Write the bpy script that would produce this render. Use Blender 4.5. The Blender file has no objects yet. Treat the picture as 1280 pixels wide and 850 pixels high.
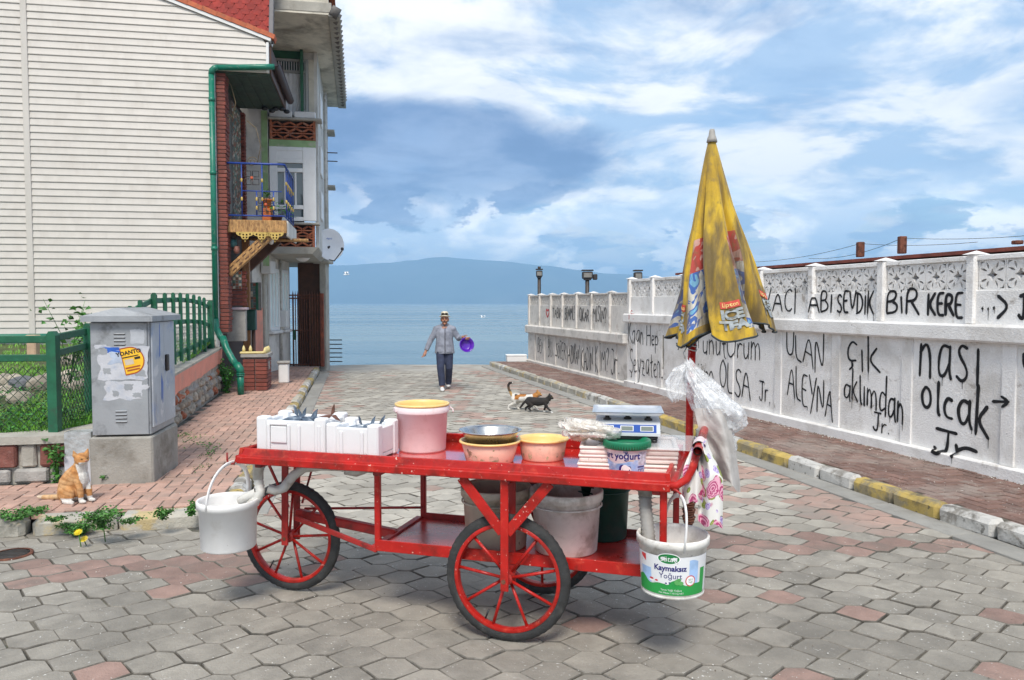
import bpy, math, random
from math import sin, cos, pi, radians, sqrt, atan2
from mathutils import Vector, Matrix, noise

random.seed(7)
SC = bpy.context.scene
COL = SC.collection

# ------------------------------------------------------------------ camera
EYE = 1.75                     # the photographer's eye height over the paving
FOC = 980.0                    # focal length in units of 1/1280 of the frame width
PITCH = radians(2.69)
cam_d = bpy.data.cameras.new('camera')
cam_d.sensor_width = 36.0
cam_d.lens = FOC / 1280 * 36
cam_d.clip_start = 0.05
cam_d.clip_end = 30000
cam = bpy.data.objects.new('camera', cam_d)
cam.location = (0, 0, EYE)
cam.rotation_euler = (pi / 2 - PITCH, 0, 0)
COL.objects.link(cam)
SC.camera = cam
SC.render.resolution_x, SC.render.resolution_y = 1024, 680

# ------------------------------------------------------------------ light
SUN_EL, SUN_AZ = radians(52), radians(181)      # azimuth clockwise from +Y: behind the photographer
sd = bpy.data.lights.new('sun', 'SUN')
sd.energy = 2.95
sd.angle = radians(18)
sd.color = (1.0, 0.94, 0.85)
sun = bpy.data.objects.new('sun', sd)
sun.rotation_euler = Vector((-sin(SUN_AZ) * cos(SUN_EL), -cos(SUN_AZ) * cos(SUN_EL), -sin(SUN_EL))).to_track_quat('-Z', 'Y').to_euler()
sun.location = (-6, -8, 14)
COL.objects.link(sun)
SC.view_settings.view_transform = 'Standard'
SC.view_settings.look = 'None'
SC.view_settings.exposure = 0.45
SC.view_settings.gamma = 1.0
SC.cycles.use_denoising = True
SC.cycles.max_bounces = 8
SC.cycles.transparent_max_bounces = 16
SC.cycles.volume_bounces = 0


class NT:
    """small helper around a node tree"""
    def __init__(s, tree):
        s.t = tree
        s.n = tree.nodes
        s.n.clear()

    def new(s, typ, **kw):
        n = s.n.new(typ)
        for k, v in kw.items():
            setattr(n, k, v)
        return n

    def put(s, sock, v):
        if v is None:
            return
        if isinstance(v, bpy.types.NodeSocket):
            s.t.links.new(v, sock)
        elif hasattr(sock.default_value, '__len__') and not hasattr(v, '__len__'):
            sock.default_value = [v] * len(sock.default_value)
        elif hasattr(v, '__len__') and len(v) == 3 and len(sock.default_value) == 4:
            sock.default_value = (*v, 1)
        else:
            sock.default_value = v

    def math(s, op, a, b=None, c=None, clamp=False):
        n = s.new('ShaderNodeMath', operation=op, use_clamp=clamp)
        s.put(n.inputs[0], a)
        s.put(n.inputs[1], b)
        s.put(n.inputs[2], c)
        return n.outputs[0]

    def vmath(s, op, a, b=None):
        n = s.new('ShaderNodeVectorMath', operation=op)
        s.put(n.inputs[0], a)
        if b is not None:
            s.put(n.inputs[1], b)
        return n.outputs[1] if op in ('LENGTH', 'DOT_PRODUCT', 'DISTANCE') else n.outputs[0]

    def mix(s, fac, a, b, blend='MIX'):
        n = s.new('ShaderNodeMix', data_type='RGBA', blend_type=blend)
        s.put(n.inputs[0], fac)
        s.put(n.inputs[6], a)
        s.put(n.inputs[7], b)
        return n.outputs[2]

    def noise(s, vec, scale=5, detail=4, rough=.55, dist=0.0, dim='3D'):
        n = s.new('ShaderNodeTexNoise', noise_dimensions=dim)
        s.put(n.inputs['Vector'], vec)
        n.inputs['Scale'].default_value = scale
        n.inputs['Detail'].default_value = detail
        n.inputs['Roughness'].default_value = rough
        n.inputs['Distortion'].default_value = dist
        return n.outputs[0]

    def ramp(s, v, lo, hi):
        n = s.new('ShaderNodeMapRange', interpolation_type='SMOOTHSTEP')
        s.put(n.inputs[0], v)
        n.inputs[1].default_value = lo
        n.inputs[2].default_value = hi
        return n.outputs[0]

    def xyz(s, v):
        n = s.new('ShaderNodeSeparateXYZ')
        s.put(n.inputs[0], v)
        return n.outputs

    def vec(s, x, y, z):
        n = s.new('ShaderNodeCombineXYZ')
        for i, q in enumerate((x, y, z)):
            s.put(n.inputs[i], q)
        return n.outputs[0]


def make_world():
    w = bpy.data.worlds.new('World')
    SC.world = w
    w.use_nodes = True
    k = NT(w.node_tree)
    sky = k.new('ShaderNodeTexSky', sky_type='NISHITA')
    sky.sun_disc = False
    sky.sun_elevation = SUN_EL
    sky.sun_rotation = SUN_AZ
    sky.air_density = 1.0
    sky.dust_density = 0.6
    d = k.vmath('NORMALIZE', k.new('ShaderNodeTexCoord').outputs['Generated'])
    x, y, z = k.xyz(d)
    zc = k.math('MAXIMUM', z, 0.0)
    # clouds lie on a high sheet: project the direction on it
    inv = k.math('DIVIDE', 1.0, k.math('ADD', zc, 0.16))
    q = k.vec(k.math('MULTIPLY', x, inv), k.math('MULTIPLY', y, inv), 0.0)
    az = k.math('ARCTAN2', x, y)
    # clear sky
    blue = k.mix(1.0, sky.outputs[0], (0.11, 0.118, 0.125), 'MULTIPLY')
    # bright veil with torn gaps
    n1 = k.noise(q, 1.15, 9, .58, .5)
    n1b = k.noise(k.vmath('ADD', q, (7.3, 2.1, 0)), 2.6, 7, .6, .3)
    cov = k.ramp(k.math('ADD', k.math('MULTIPLY', n1, .7), k.math('MULTIPLY', n1b, .3)), .33, .53)
    gap = k.ramp(k.math('ADD', k.math('MULTIPLY', az, 2.2), k.math('MULTIPLY', z, -1.2)), .55, 1.2)
    cov = k.math('SUBTRACT', cov, k.math('MULTIPLY', gap, k.math('MULTIPLY', k.ramp(n1b, .62, .40), .55)), clamp=True)
    n3 = k.noise(k.vmath('ADD', q, (3.1, -4.2, 0)), 1.9, 8, .6, .35)
    white = k.mix(k.ramp(n3, .42, .57), (.42, .57, .77), (.97, .97, .96))
    c = k.mix(k.math('MULTIPLY', cov, .97), blue, white)
    # heavier blue-grey bank, thick towards the sea on the left and in ragged patches all round
    n4 = k.noise(k.vmath('ADD', q, (-2.4, 5.7, 0)), .75, 8, .56, .5)
    ea = k.math('DIVIDE', k.math('ADD', az, .20), .40)
    ez = k.math('DIVIDE', k.math('SUBTRACT', z, .165), .095)
    blob = k.math('SUBTRACT', 1.0, k.math('ADD', k.math('MULTIPLY', ea, ea), k.math('MULTIPLY', ez, ez)), clamp=True)
    dk = k.math('ADD', k.math('MULTIPLY', n4, .9), k.math('MULTIPLY', blob, .50))
    dark = k.ramp(dk, .50, .74)
    low = k.ramp(z, .055, .115)
    dark = k.math('MULTIPLY', dark, low)
    dcol = k.mix(k.ramp(n3, .35, .7), (.115, .195, .385), (.25, .37, .60))
    c = k.mix(k.math('MULTIPLY', dark, .9), c, dcol)
    # low cumulus over the far shore
    cv = k.vec(k.math('MULTIPLY', az, 1.0), k.math('MULTIPLY', z, 2.1), 0.3)
    n5 = k.noise(cv, 9.5, 11, .58, .15)
    band = k.math('MULTIPLY', k.ramp(z, .020, .05), k.ramp(z, .165, .075))
    puff = k.math('MULTIPLY', k.ramp(n5, .45, .50), band)
    pcol = k.mix(k.ramp(k.noise(k.vmath('ADD', cv, (0, .055, 0)), 8.5, 7, .55, .25), .38, .6), (1.75, 1.66, 1.50), (.70, .85, 1.02))
    c = k.mix(k.math('MULTIPLY', puff, .92), c, pcol)
    # milky air near the horizon
    c = k.mix(k.math('MULTIPLY', k.ramp(z, .10, .0), .35), c, (.55, .74, .96))
    # below the horizon (only ever seen past the edge of the sea)
    c = k.mix(k.ramp(z, 0.0, -.03), c, (.30, .38, .46))
    bg = k.new('ShaderNodeBackground')
    k.put(bg.inputs[0], c)
    bg.inputs[1].default_value = 1.0
    out = k.new('ShaderNodeOutputWorld')
    k.t.links.new(bg.outputs[0], out.inputs[0])


make_world()

# ------------------------------------------------------------------ measuring helpers: a spot in the photograph -> a place in the street


def ray(px, py):
    a, b = (px - 640) / FOC, (425 - py) / FOC
    return Vector((a, cos(PITCH) + b * sin(PITCH), b * cos(PITCH) - sin(PITCH)))


def on_z(px, py, z=0.0):
    r = ray(px, py)
    return Vector((0, 0, EYE)) + r * ((z - EYE) / r.z)


def on_y(px, py, y):
    r = ray(px, py)
    return Vector((0, 0, EYE)) + r * (y / r.y)


def on_plane(px, py, p0, n):
    r = ray(px, py)
    e = Vector((0, 0, EYE))
    return e + r * ((Vector(p0) - e).dot(Vector(n)) / r.dot(Vector(n)))


def in_view(p, m=0.04):
    if p[1] < .5:
        return False
    u, v = p[0] / p[1], (p[2] - EYE) / p[1]
    return abs(u) < .653 + m and -.50 < v < .42


# ------------------------------------------------------------------ meshes
class MB:
    def __init__(s):
        s.v, s.f, s.m, s.s = [], [], [], []

    def add(s, vs, fs, mat=0, smooth=False, xf=None):
        o = len(s.v)
        if xf is not None:
            vs = [xf @ Vector(p) for p in vs]
        s.v.extend([tuple(p) for p in vs])
        for f in fs:
            s.f.append([i + o for i in f])
            s.m.append(mat)
            s.s.append(smooth)
        return s

    def box(s, c, d, mat=0, bev=0.0, xf=None, rz=0.0, rot=None):
        x, y, z = d[0] / 2, d[1] / 2, d[2] / 2
        R = (rot.to_4x4() if rot else Matrix.Rotation(rz, 4, 'Z'))
        T = Matrix.Translation(c) @ R
        if xf is not None:
            T = xf @ T
        if bev <= 0:
            vs = [(i * x, j * y, k * z) for i in (-1, 1) for j in (-1, 1) for k in (-1, 1)]
            fs = [(0, 1, 3, 2), (4, 6, 7, 5), (0, 4, 5, 1), (2, 3, 7, 6), (0, 2, 6, 4), (1, 5, 7, 3)]
            return s.add(vs, fs, mat, False, T)
        b = min(bev, x * .9, y * .9, z * .9)
        vs, idx = [], {}
        for i in (-1, 1):
            for j in (-1, 1):
                for k in (-1, 1):
                    for ax in range(3):
                        p = [i * x, j * y, k * z]
                        for q in range(3):
                            if q != ax:
                                p[q] -= (i, j, k)[q] * b
                        idx[i, j, k, ax] = len(vs)
                        vs.append(p)
        fs = []
        for ax in range(3):
            o1, o2 = [q for q in range(3) if q != ax]
            for sg in (-1, 1):
                quad = []
                for e1, e2 in ((-1, -1), (1, -1), (1, 1), (-1, 1)):
                    t = [0, 0, 0]
                    t[ax], t[o1], t[o2] = sg, e1, e2
                    quad.append(idx[t[0], t[1], t[2], ax])
                fs.append(quad)
            for e1 in (-1, 1):
                for e2 in (-1, 1):
                    t0, t1 = [0, 0, 0], [0, 0, 0]
                    t0[ax], t1[ax] = -1, 1
                    t0[o1] = t1[o1] = e1
                    t0[o2] = t1[o2] = e2
                    fs.append([idx[(*t0, o1)], idx[(*t1, o1)], idx[(*t1, o2)], idx[(*t0, o2)]])
        for i in (-1, 1):
            for j in (-1, 1):
                for k in (-1, 1):
                    fs.append([idx[i, j, k, q] for q in range(3)])
        return s.add(vs, fs, mat, False, T)

    def tube(s, pts, r, n=8, mat=0, cap=True, closed=False, smooth=True, xf=None, squash=None):
        P = [Vector(p) for p in pts]
        m = len(P)
        rr = r if isinstance(r, (list, tuple)) else [r] * m
        vs, fs = [], []
        up = None
        for i in range(m):
            if closed:
                t = P[(i + 1) % m] - P[i - 1]
            else:
                t = P[min(i + 1, m - 1)] - P[max(i - 1, 0)]
            if t.length < 1e-9:
                t = Vector((0, 0, 1))
            t.normalize()
            if up is None:
                a = Vector((0, 0, 1)) if abs(t.z) < .9 else Vector((1, 0, 0))
                up = (a - t * a.dot(t)).normalized()
            else:
                up = up - t * up.dot(t)
                up = up.normalized() if up.length > 1e-6 else t.orthogonal().normalized()
            si = t.cross(up)
            for k in range(n):
                an = 2 * pi * k / n
                e = (1, 1) if squash is None else squash
                vs.append(P[i] + up * (cos(an) * rr[i] * e[0]) + si * (sin(an) * rr[i] * e[1]))
        for i in range(m if closed else m - 1):
            j = (i + 1) % m
            for k in range(n):
                k2 = (k + 1) % n
                fs.append((i * n + k, i * n + k2, j * n + k2, j * n + k))
        s.add(vs, fs, mat, smooth, xf)
        if cap and not closed:
            o = len(s.v) - len(vs)
            for base in (0, (m - 1) * n):
                s.f.append([o + base + k for k in range(n)])
                s.m.append(mat)
                s.s.append(False)
        return s

    def lathe(s, prof, n=32, c=(0, 0, 0), mat=0, smooth=True, xf=None, sx=1.0, sy=1.0):
        vs, fs = [], []
        m = len(prof)
        for r, z in prof:
            for k in range(n):
                a = 2 * pi * k / n
                vs.append((c[0] + r * cos(a) * sx, c[1] + r * sin(a) * sy, c[2] + z))
        for i in range(m - 1):
            for k in range(n):
                k2 = (k + 1) % n
                fs.append((i * n + k, i * n + k2, (i + 1) * n + k2, (i + 1) * n + k))
        return s.add(vs, fs, mat, smooth, xf)

    def prism(s, poly, z0, z1, mat=0, xf=None, smooth=False):
        n = len(poly)
        vs = [(p[0], p[1], z0) for p in poly] + [(p[0], p[1], z1) for p in poly]
        fs = [tuple(range(n))[::-1], tuple(range(n, 2 * n))]
        fs += [(i, (i + 1) % n, n + (i + 1) % n, n + i) for i in range(n)]
        return s.add(vs, fs, mat, smooth, xf)

    def grid(s, nu, nv, fn, mat=0, smooth=True, wrap=False, xf=None):
        vs = [fn(i / nu, j / nv) for j in range(nv + 1) for i in range(nu if wrap else nu + 1)]
        w = nu if wrap else nu + 1
        fs = []
        for j in range(nv):
            for i in range(nu):
                i2 = (i + 1) % w
                fs.append((j * w + i, j * w + i2, (j + 1) * w + i2, (j + 1) * w + i))
        return s.add(vs, fs, mat, smooth, xf)

    def mesh(s, name, mats, recalc=True):
        me = bpy.data.meshes.new(name)
        me.from_pydata(s.v, [], s.f)
        for m in (mats if isinstance(mats, (list, tuple)) else [mats]):
            me.materials.append(m)
        me.polygons.foreach_set('material_index', s.m)
        me.polygons.foreach_set('use_smooth', s.s)
        if recalc and len(s.f) < 60000:
            import bmesh
            b = bmesh.new()
            b.from_mesh(me)
            bmesh.ops.recalc_face_normals(b, faces=b.faces)
            b.to_mesh(me)
            b.free()
        me.update()
        return me

    def build(s, name, mats, parent=None, loc=None, rz=0.0, recalc=True):
        return place(name, s.mesh(name, mats, recalc), parent, loc, rz)


def place(name, me, parent=None, loc=None, rz=0.0, mat4=None):
    o = bpy.data.objects.new(name, me)
    COL.objects.link(o)
    if parent is not None:
        o.parent = parent
    if mat4 is not None:
        o.matrix_basis = mat4
    else:
        if loc is not None:
            o.location = loc
        o.rotation_euler.z = rz
    return o


def tag(o, label=None, cat=None, group=None, kind=None):
    if label:
        o['label'] = label
    if cat:
        o['category'] = cat
    if group:
        o['group'] = group
    if kind:
        o['kind'] = kind
    return o


def thing(name, label, cat, loc=(0, 0, 0), rz=0.0, group=None):
    o = bpy.data.objects.new(name, None)
    COL.objects.link(o)
    o.empty_display_size = .1
    o.location = loc
    o.rotation_euler.z = rz
    return tag(o, label, cat, group)


def copy_thing(o, label=None, parent=None):
    c = o.copy()
    COL.objects.link(c)
    c.parent = parent
    for ch in list(o.children):
        copy_thing(ch, None, c)
    if label:
        c['label'] = label
    return c


def from_modifiers(me, mods):
    o = bpy.data.objects.new('temporary', me)
    COL.objects.link(o)
    for typ, kw in mods:
        m = o.modifiers.new('m', typ)
        for k, v in kw.items():
            setattr(m, k, v)
    dg = bpy.context.evaluated_depsgraph_get()
    dg.update()
    out = bpy.data.meshes.new_from_object(o.evaluated_get(dg))
    bpy.data.objects.remove(o)
    return out


def ellipsoid(mb, c, r, rot=None, n=14, mat=0):
    vs, fs = [], []
    R = rot.to_3x3() if rot else Matrix.Identity(3)
    m = n // 2 + 1
    for j in range(m + 1):
        t = pi * j / m
        for i in range(n):
            a = 2 * pi * i / n
            vs.append(Vector(c) + R @ Vector((r[0] * sin(t) * cos(a), r[1] * sin(t) * sin(a), r[2] * cos(t))))
    for j in range(m):
        for i in range(n):
            fs.append((j * n + i, (j + 1) * n + i, (j + 1) * n + (i + 1) % n, j * n + (i + 1) % n))
    mb.add(vs, fs, mat, True)


def blob_mesh(name, prims, voxel, mats, smooth=4, paint=None):
    """one continuous surface grown from tapered limbs and ellipsoids"""
    mb = MB()
    for p in prims:
        if p[0] == 'e':
            ellipsoid(mb, p[1], p[2], p[3] if len(p) > 3 else None)
        else:
            _, pts, rs = p[:3]
            mb.tube(pts, rs, 12, squash=p[3] if len(p) > 3 else None)
            for q, r in ((pts[0], rs[0]), (pts[-1], rs[-1])):
                if len(p) < 5:
                    ellipsoid(mb, q, (r * .98,) * 3)
    me = from_modifiers(mb.mesh(name, mats), [('REMESH', dict(mode='VOXEL', voxel_size=voxel)),
                                              ('SMOOTH', dict(iterations=smooth, factor=.5))])
    me.name = name
    me.polygons.foreach_set('use_smooth', [True] * len(me.polygons))
    if paint:
        at = me.color_attributes.new('coat', 'FLOAT_COLOR', 'POINT')
        buf = []
        for v in me.vertices:
            buf.extend((*paint(v.co), 1.0))
        at.data.foreach_set('color', buf)
    return me


def text_mesh(s, size, extrude=0.0, align='CENTER', shear=0.0, bold=0.0):
    c = bpy.data.curves.new('lettering', 'FONT')
    c.body = s
    c.size = size
    c.align_x = align
    c.align_y = 'CENTER'
    c.extrude = extrude
    c.shear = shear
    c.offset = bold
    c.resolution_u = 3
    o = bpy.data.objects.new('temporary', c)
    COL.objects.link(o)
    dg = bpy.context.evaluated_depsgraph_get()
    dg.update()
    me = bpy.data.meshes.new_from_object(o.evaluated_get(dg))
    bpy.data.objects.remove(o)
    return me


def lettering(name, s, size, mat, fn, parent, sub=0, **kw):
    """flat lettering laid onto a surface: fn maps (x, y) of the text onto it"""
    me = text_mesh(s, size, **kw)
    for v in me.vertices:
        v.co = fn(v.co.x, v.co.y)
    me.materials.clear()
    me.materials.append(mat)
    return place(name, me, parent)


def curve_plate(name, outline, holes, thick, mats):
    """flat plate with holes, thick in z, from 2D polygons"""
    c = bpy.data.curves.new(name, 'CURVE')
    c.dimensions = '2D'
    c.fill_mode = 'BOTH'
    c.extrude = thick / 2
    for poly in [outline] + holes:
        sp = c.splines.new('POLY')
        sp.points.add(len(poly) - 1)
        for p, (x, y) in zip(sp.points, poly):
            p.co = (x, y, 0, 1)
        sp.use_cyclic_u = True
    o = bpy.data.objects.new('temporary', c)
    COL.objects.link(o)
    dg = bpy.context.evaluated_depsgraph_get()
    dg.update()
    me = bpy.data.meshes.new_from_object(o.evaluated_get(dg))
    bpy.data.objects.remove(o)
    me.materials.clear()
    for m in (mats if isinstance(mats, (list, tuple)) else [mats]):
        me.materials.append(m)
    return me


# ------------------------------------------------------------------ materials
MATS = {}


def mat(name, col, rough=.6, var=.12, scale=6, bump=0.0, bscale=60, metal=0.0, spec=.5, rand=0.0,
        dirt=None, dirt2=None, speck=None, alpha=None, trans=0.0, sub=0.0, sheen=0.0, attr=None, stretch=None, coat=0.0, world=None):
    """a worn real-world surface: grain, blotches of dirt, specks and relief"""
    if name in MATS:
        return MATS[name]
    m = bpy.data.materials.new(name)
    m.use_nodes = True
    k = NT(m.node_tree)
    tc = k.new('ShaderNodeTexCoord').outputs['Object']
    if stretch:
        tc = k.vmath('MULTIPLY', tc, stretch)
    oi = k.new('ShaderNodeObjectInfo').outputs['Random']
    p = k.vmath('ADD', tc, k.vmath('SCALE', (13.7, 9.1, 5.3))) if False else tc
    off = k.vec(k.math('MULTIPLY', oi, 37.0), k.math('MULTIPLY', oi, 17.0), k.math('MULTIPLY', oi, 23.0))
    p = k.vmath('ADD', tc, off)
    base = col
    if attr:
        a = k.new('ShaderNodeAttribute', attribute_name=attr)
        base = a.outputs['Color']
    n = k.noise(p, scale, 6, .6)
    lo = k.mix(1.0, base, (1 - var,) * 3, 'MULTIPLY')
    hi = k.mix(1.0, base, (1 + var,) * 3, 'MULTIPLY')
    c = k.mix(k.ramp(n, .3, .7), lo, hi)
    if rand:
        isl = k.new('ShaderNodeNewGeometry').outputs['Random Per Island']
        rv = k.math('FRACT', k.math('ADD', oi, isl))
        c = k.mix(1.0, c, k.mix(rv, (1 - rand,) * 3, (1 + rand,) * 3), 'MULTIPLY')
    r = rough
    for d, sd_ in ((dirt, 0.0), (dirt2, 4.7)):
        if d:
            dc, amt, ds, lo_, hi_ = d
            dn = k.noise(k.vmath('ADD', p, (sd_, sd_, 1.3)), ds, 8, .65, .3)
            f = k.math('MULTIPLY', k.ramp(dn, lo_, hi_), amt)
            c = k.mix(f, c, dc)
    if speck:
        dc, amt, ds, th = speck
        sn = k.noise(k.vmath('ADD', p, (9.2, 1.1, 3.3)), ds, 2, .5)
        cl = k.ramp(k.noise(k.vmath('ADD', p, (2.2, 7.1, 0)), ds / 9, 3, .6), .44, .60)
        c = k.mix(k.math('MULTIPLY', k.math('MULTIPLY', k.ramp(sn, th, th + .04), amt), k.math('MULTIPLY_ADD', cl, .85, .15)), c, dc)
    if world:      # stains that run on from piece to piece
        dc, amt, ds = world
        wn = k.noise(k.new('ShaderNodeNewGeometry').outputs['Position'], ds, 9, .66, .6)
        c = k.mix(k.math('MULTIPLY', k.ramp(wn, .47, .68), amt), c, dc)
    b = k.new('ShaderNodeBsdfPrincipled')
    k.put(b.inputs['Base Color'], c)
    rn = k.math('ADD', r, k.math('MULTIPLY', k.math('SUBTRACT', n, .5), .25), clamp=True)
    k.put(b.inputs['Roughness'], rn)
    b.inputs['Metallic'].default_value = metal
    b.inputs['Specular IOR Level'].default_value = spec
    if trans:
        b.inputs['Transmission Weight'].default_value = trans
    if sub:
        b.inputs['Subsurface Weight'].default_value = sub
        b.inputs['Subsurface Radius'].default_value = (.03, .03, .03)
        b.inputs['Subsurface Scale'].default_value = .5
    if coat:
        b.inputs['Coat Weight'].default_value = coat
        b.inputs['Coat Roughness'].default_value = .08
    if alpha is not None:
        b.inputs['Alpha'].default_value = alpha
    if bump:
        bn = k.noise(p, bscale, 4, .6)
        bb = k.new('ShaderNodeBump')
        bb.inputs['Strength'].default_value = bump
        bb.inputs['Distance'].default_value = .02
        k.put(bb.inputs['Height'], bn)
        k.t.links.new(bb.outputs[0], b.inputs['Normal'])
    o = k.new('ShaderNodeOutputMaterial')
    k.t.links.new(b.outputs[0], o.inputs[0])
    MATS[name] = m
    return m


RUST = (.10, .035, .012)
GRIME = (.09, .08, .065)
m_red = mat('red_paint', (.43, .016, .012), .30, .16, 5, .25, 14, dirt=((.13, .018, .012), .85, 6, .46, .72), dirt2=((.66, .09, .05), .5, 16, .54, .72), speck=((.75, .5, .42), .9, 55, .675), spec=.32)
m_redold = mat('red_paint_dull', (.36, .018, .014), .5, .2, 6, .15, 40, dirt=((.09, .015, .012), .8, 9, .48, .68))
m_tray = mat('red_tray_wet', (.60, .032, .024), .10, .1, 4, .05, 12, dirt=((.36, .02, .016), .5, 9, .5, .7), speck=((.8, .6, .55), .5, 60, .72), spec=.9, coat=1.0)
m_shelf = mat('red_shelf', (.38, .024, .020), .28, .25, 4, .06, 15, dirt=((.10, .015, .014), .8, 5, .45, .68), spec=.6)
m_rubber = mat('tyre_rubber', (.028, .028, .028), .75, .3, 12, .35, 120, dirt=((.12, .115, .10), .5, 14, .5, .75))
m_rusty = mat('rusty_steel', (.13, .045, .025), .8, .4, 14, .5, 60, dirt=((.26, .10, .05), .7, 20, .5, .7))
m_white_pl = mat('white_plastic', (.84, .83, .81), .38, .05, 5, 0, dirt=((.50, .46, .39), .35, 9, .54, .75), speck=((.25, .2, .15), .6, 45, .73), sub=.15)
m_dirty_pl = mat('dirty_white_plastic', (.80, .78, .73), .45, .12, 5, .05, 30, dirt=((.30, .26, .20), .7, 6, .45, .7), speck=((.12, .08, .05), .7, 30, .70), sub=.1)
m_glowpink_pl = mat('glow_pink_plastic', (.80, .66, .66), .42, .05, 5, 0, dirt=((.62, .44, .42), .5, 10, .5, .72), speck=((.25, .12, .10), .6, 40, .72), sub=.15)  # the pink paints the red tray's glow onto the bucket's outside
m_yell_pl = mat('pale_yellow_plastic', (.84, .58, .22), .4, .06, 5, 0, dirt=((.55, .36, .16), .5, 12, .5, .72), sub=.15)
m_glowsalmon = mat('glow_salmon_plastic', (.80, .47, .36), .42, .06, 5, 0, dirt=((.42, .30, .22), .55, 10, .50, .70), speck=((.16, .10, .05), .8, 26, .655), sub=.1)  # salmon puts the tray's red bounce light into the yellow basins' outside colour
m_label = mat('printed_leaf_worn', (.34, .32, .18), .6, .4, 30, dirt=((.72, .46, .36), .9, 24, .42, .55))
m_steel = mat('steel', (.55, .55, .55), .28, .1, 10, .05, 30, metal=1.0, dirt=((.32, .30, .28), .5, 8, .5, .7))
m_foam = mat('white_foam', (.74, .74, .74), .75, .02, 8, .12, 160, sub=.35)
m_foam_old = mat('stained_foam', (.80, .70, .64), .8, .06, 8, .2, 120, dirt=((.55, .36, .28), .5, 8, .5, .68), speck=((.15, .07, .05), .8, 22, .68), sub=.2)
m_green_pl = mat('green_plastic', (.012, .19, .09), .4, .12, 6, dirt=((.03, .10, .06), .5, 10, .5, .7))
m_dkgreen_pl = mat('dark_green_plastic', (.008, .055, .04), .4, .2, 6, dirt=((.05, .06, .05), .5, 9, .5, .7))
m_pvc = mat('grey_pvc', (.55, .54, .50), .5, .1, 6, .05, 30, dirt=((.25, .20, .15), .7, 9, .48, .7))
m_black = mat('black_plastic', (.02, .02, .022), .45, .2, 8)
m_dkmetal = mat('dark_metal', (.05, .045, .042), .5, .3, 10, .1, 30, metal=.4, dirt=((.12, .05, .03), .6, 14, .5, .7))
m_greenpaint = mat('green_paint', (.010, .105, .050), .5, .2, 6, .2, 30, dirt=((.03, .05, .03), .6, 9, .5, .72), speck=((.22, .22, .18), .6, 40, .71))
m_tealpipe = mat('green_pipe_paint', (.006, .16, .10), .4, .15, 5, .08, 30, dirt=((.30, .33, .28), .6, 12, .56, .72))
m_blue = mat('blue_paint', (.015, .05, .26), .45, .2, 8)
m_gold = mat('gold_paint', (.52, .36, .09), .45, .2, 12)
m_siding = mat('cream_siding', (.575, .535, .485), .45, .03, 3, .04, 9, rand=.02, dirt=((.44, .40, .35), .45, 2.2, .46, .72), stretch=(1.5, 1, .35))
m_whitetrim = mat('white_trim', (.72, .71, .69), .45, .04, 4, dirt=((.5, .48, .44), .3, 4, .5, .75))
m_shingle = mat('red_shingle', (.30, .040, .030), .85, .18, 8, .5, 150, rand=.16, dirt=((.12, .03, .03), .4, 5, .5, .7))
m_tile = mat('clay_tile', (.46, .12, .05), .75, .18, 8, .2, 50, rand=.12, dirt=((.22, .10, .06), .5, 8, .5, .7))
m_brick = mat('dark_red_brick', (.19, .050, .034), .75, .2, 9, .35, 70, rand=.22, dirt=((.28, .22, .19), .3, 12, .56, .74))
m_brickor = mat('orange_brick', (.36, .11, .05), .85, .2, 9, .3, 60, rand=.15, dirt=((.4, .34, .28), .5, 9, .5, .7))
m_mortar = mat('mortar', (.22, .20, .18), .9, .2, 14, .4, 90)
m_conc = mat('weathered_concrete', (.40, .38, .33), .88, .12, 3, .35, 45, dirt=((.20, .185, .155), .7, 1.7, .46, .72), dirt2=((.55, .53, .48), .4, 4, .55, .75))
m_conc2 = mat('grey_render', (.62, .60, .56), .88, .1, 3, .3, 45, dirt=((.28, .26, .23), .6, 2.2, .48, .72), dirt2=((.62, .61, .57), .4, 4, .55, .75))
m_soffit = mat('soffit_plaster', (.64, .60, .50), .9, .12, 2, .15, 30, dirt=((.15, .13, .10), .7, 1.6, .45, .7))
m_greenwall = mat('green_wall_paint', (.28, .42, .20), .8, .12, 5, .2, 40, dirt=((.5, .47, .38), .7, 5, .52, .7))
m_dkgreenwall = mat('deep_green_wall_paint', (.035, .13, .075), .8, .12, 5, .2, 40, dirt=((.02, .05, .03), .6, 5, .5, .7))
m_pinkwall = mat('pink_render', (.72, .30, .22), .85, .08, 4, .3, 60, dirt=((.45, .30, .24), .6, 3, .5, .72))
m_wood = mat('varnished_wood', (.30, .135, .045), .45, .25, 6, .2, 30, dirt=((.10, .045, .02), .6, 6, .5, .7), stretch=(6, 6, 1))
m_woodlt = mat('carved_light_wood', (.42, .23, .08), .5, .3, 7, .3, 30, dirt=((.17, .07, .02), .8, 11, .47, .62), stretch=(3, 3, 1))
m_wooddk = mat('dark_wood', (.085, .035, .018), .55, .25, 6, .2, 30)
m_gutter = mat('brown_gutter', (.065, .035, .032), .5, .15, 6)
m_glass = mat('window_glass', (.06, .085, .09), .08, .15, 2, spec=1.0)
m_curtain = mat('white_curtain', (.72, .73, .75), .9, .1, 3)
m_pvcwin = mat('white_window_frame', (.80, .80, .79), .35, .03, 4, dirt=((.55, .54, .5), .3, 5, .5, .75))
m_skyglass = mat('pale_shutter_paint', (.66, .80, .80), .35, .06, 3, dirt=((.45, .52, .5), .5, 4, .5, .75))
m_wallwhite = mat('white_wall_paint', (.81, .795, .775), .8, .04, 2.5, .55, 55, dirt=((.54, .51, .47), .7, 1.3, .46, .66), dirt2=((.30, .26, .22), .75, 4, .59, .70), speck=((.30, .27, .24), .6, 26, .70))
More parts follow.
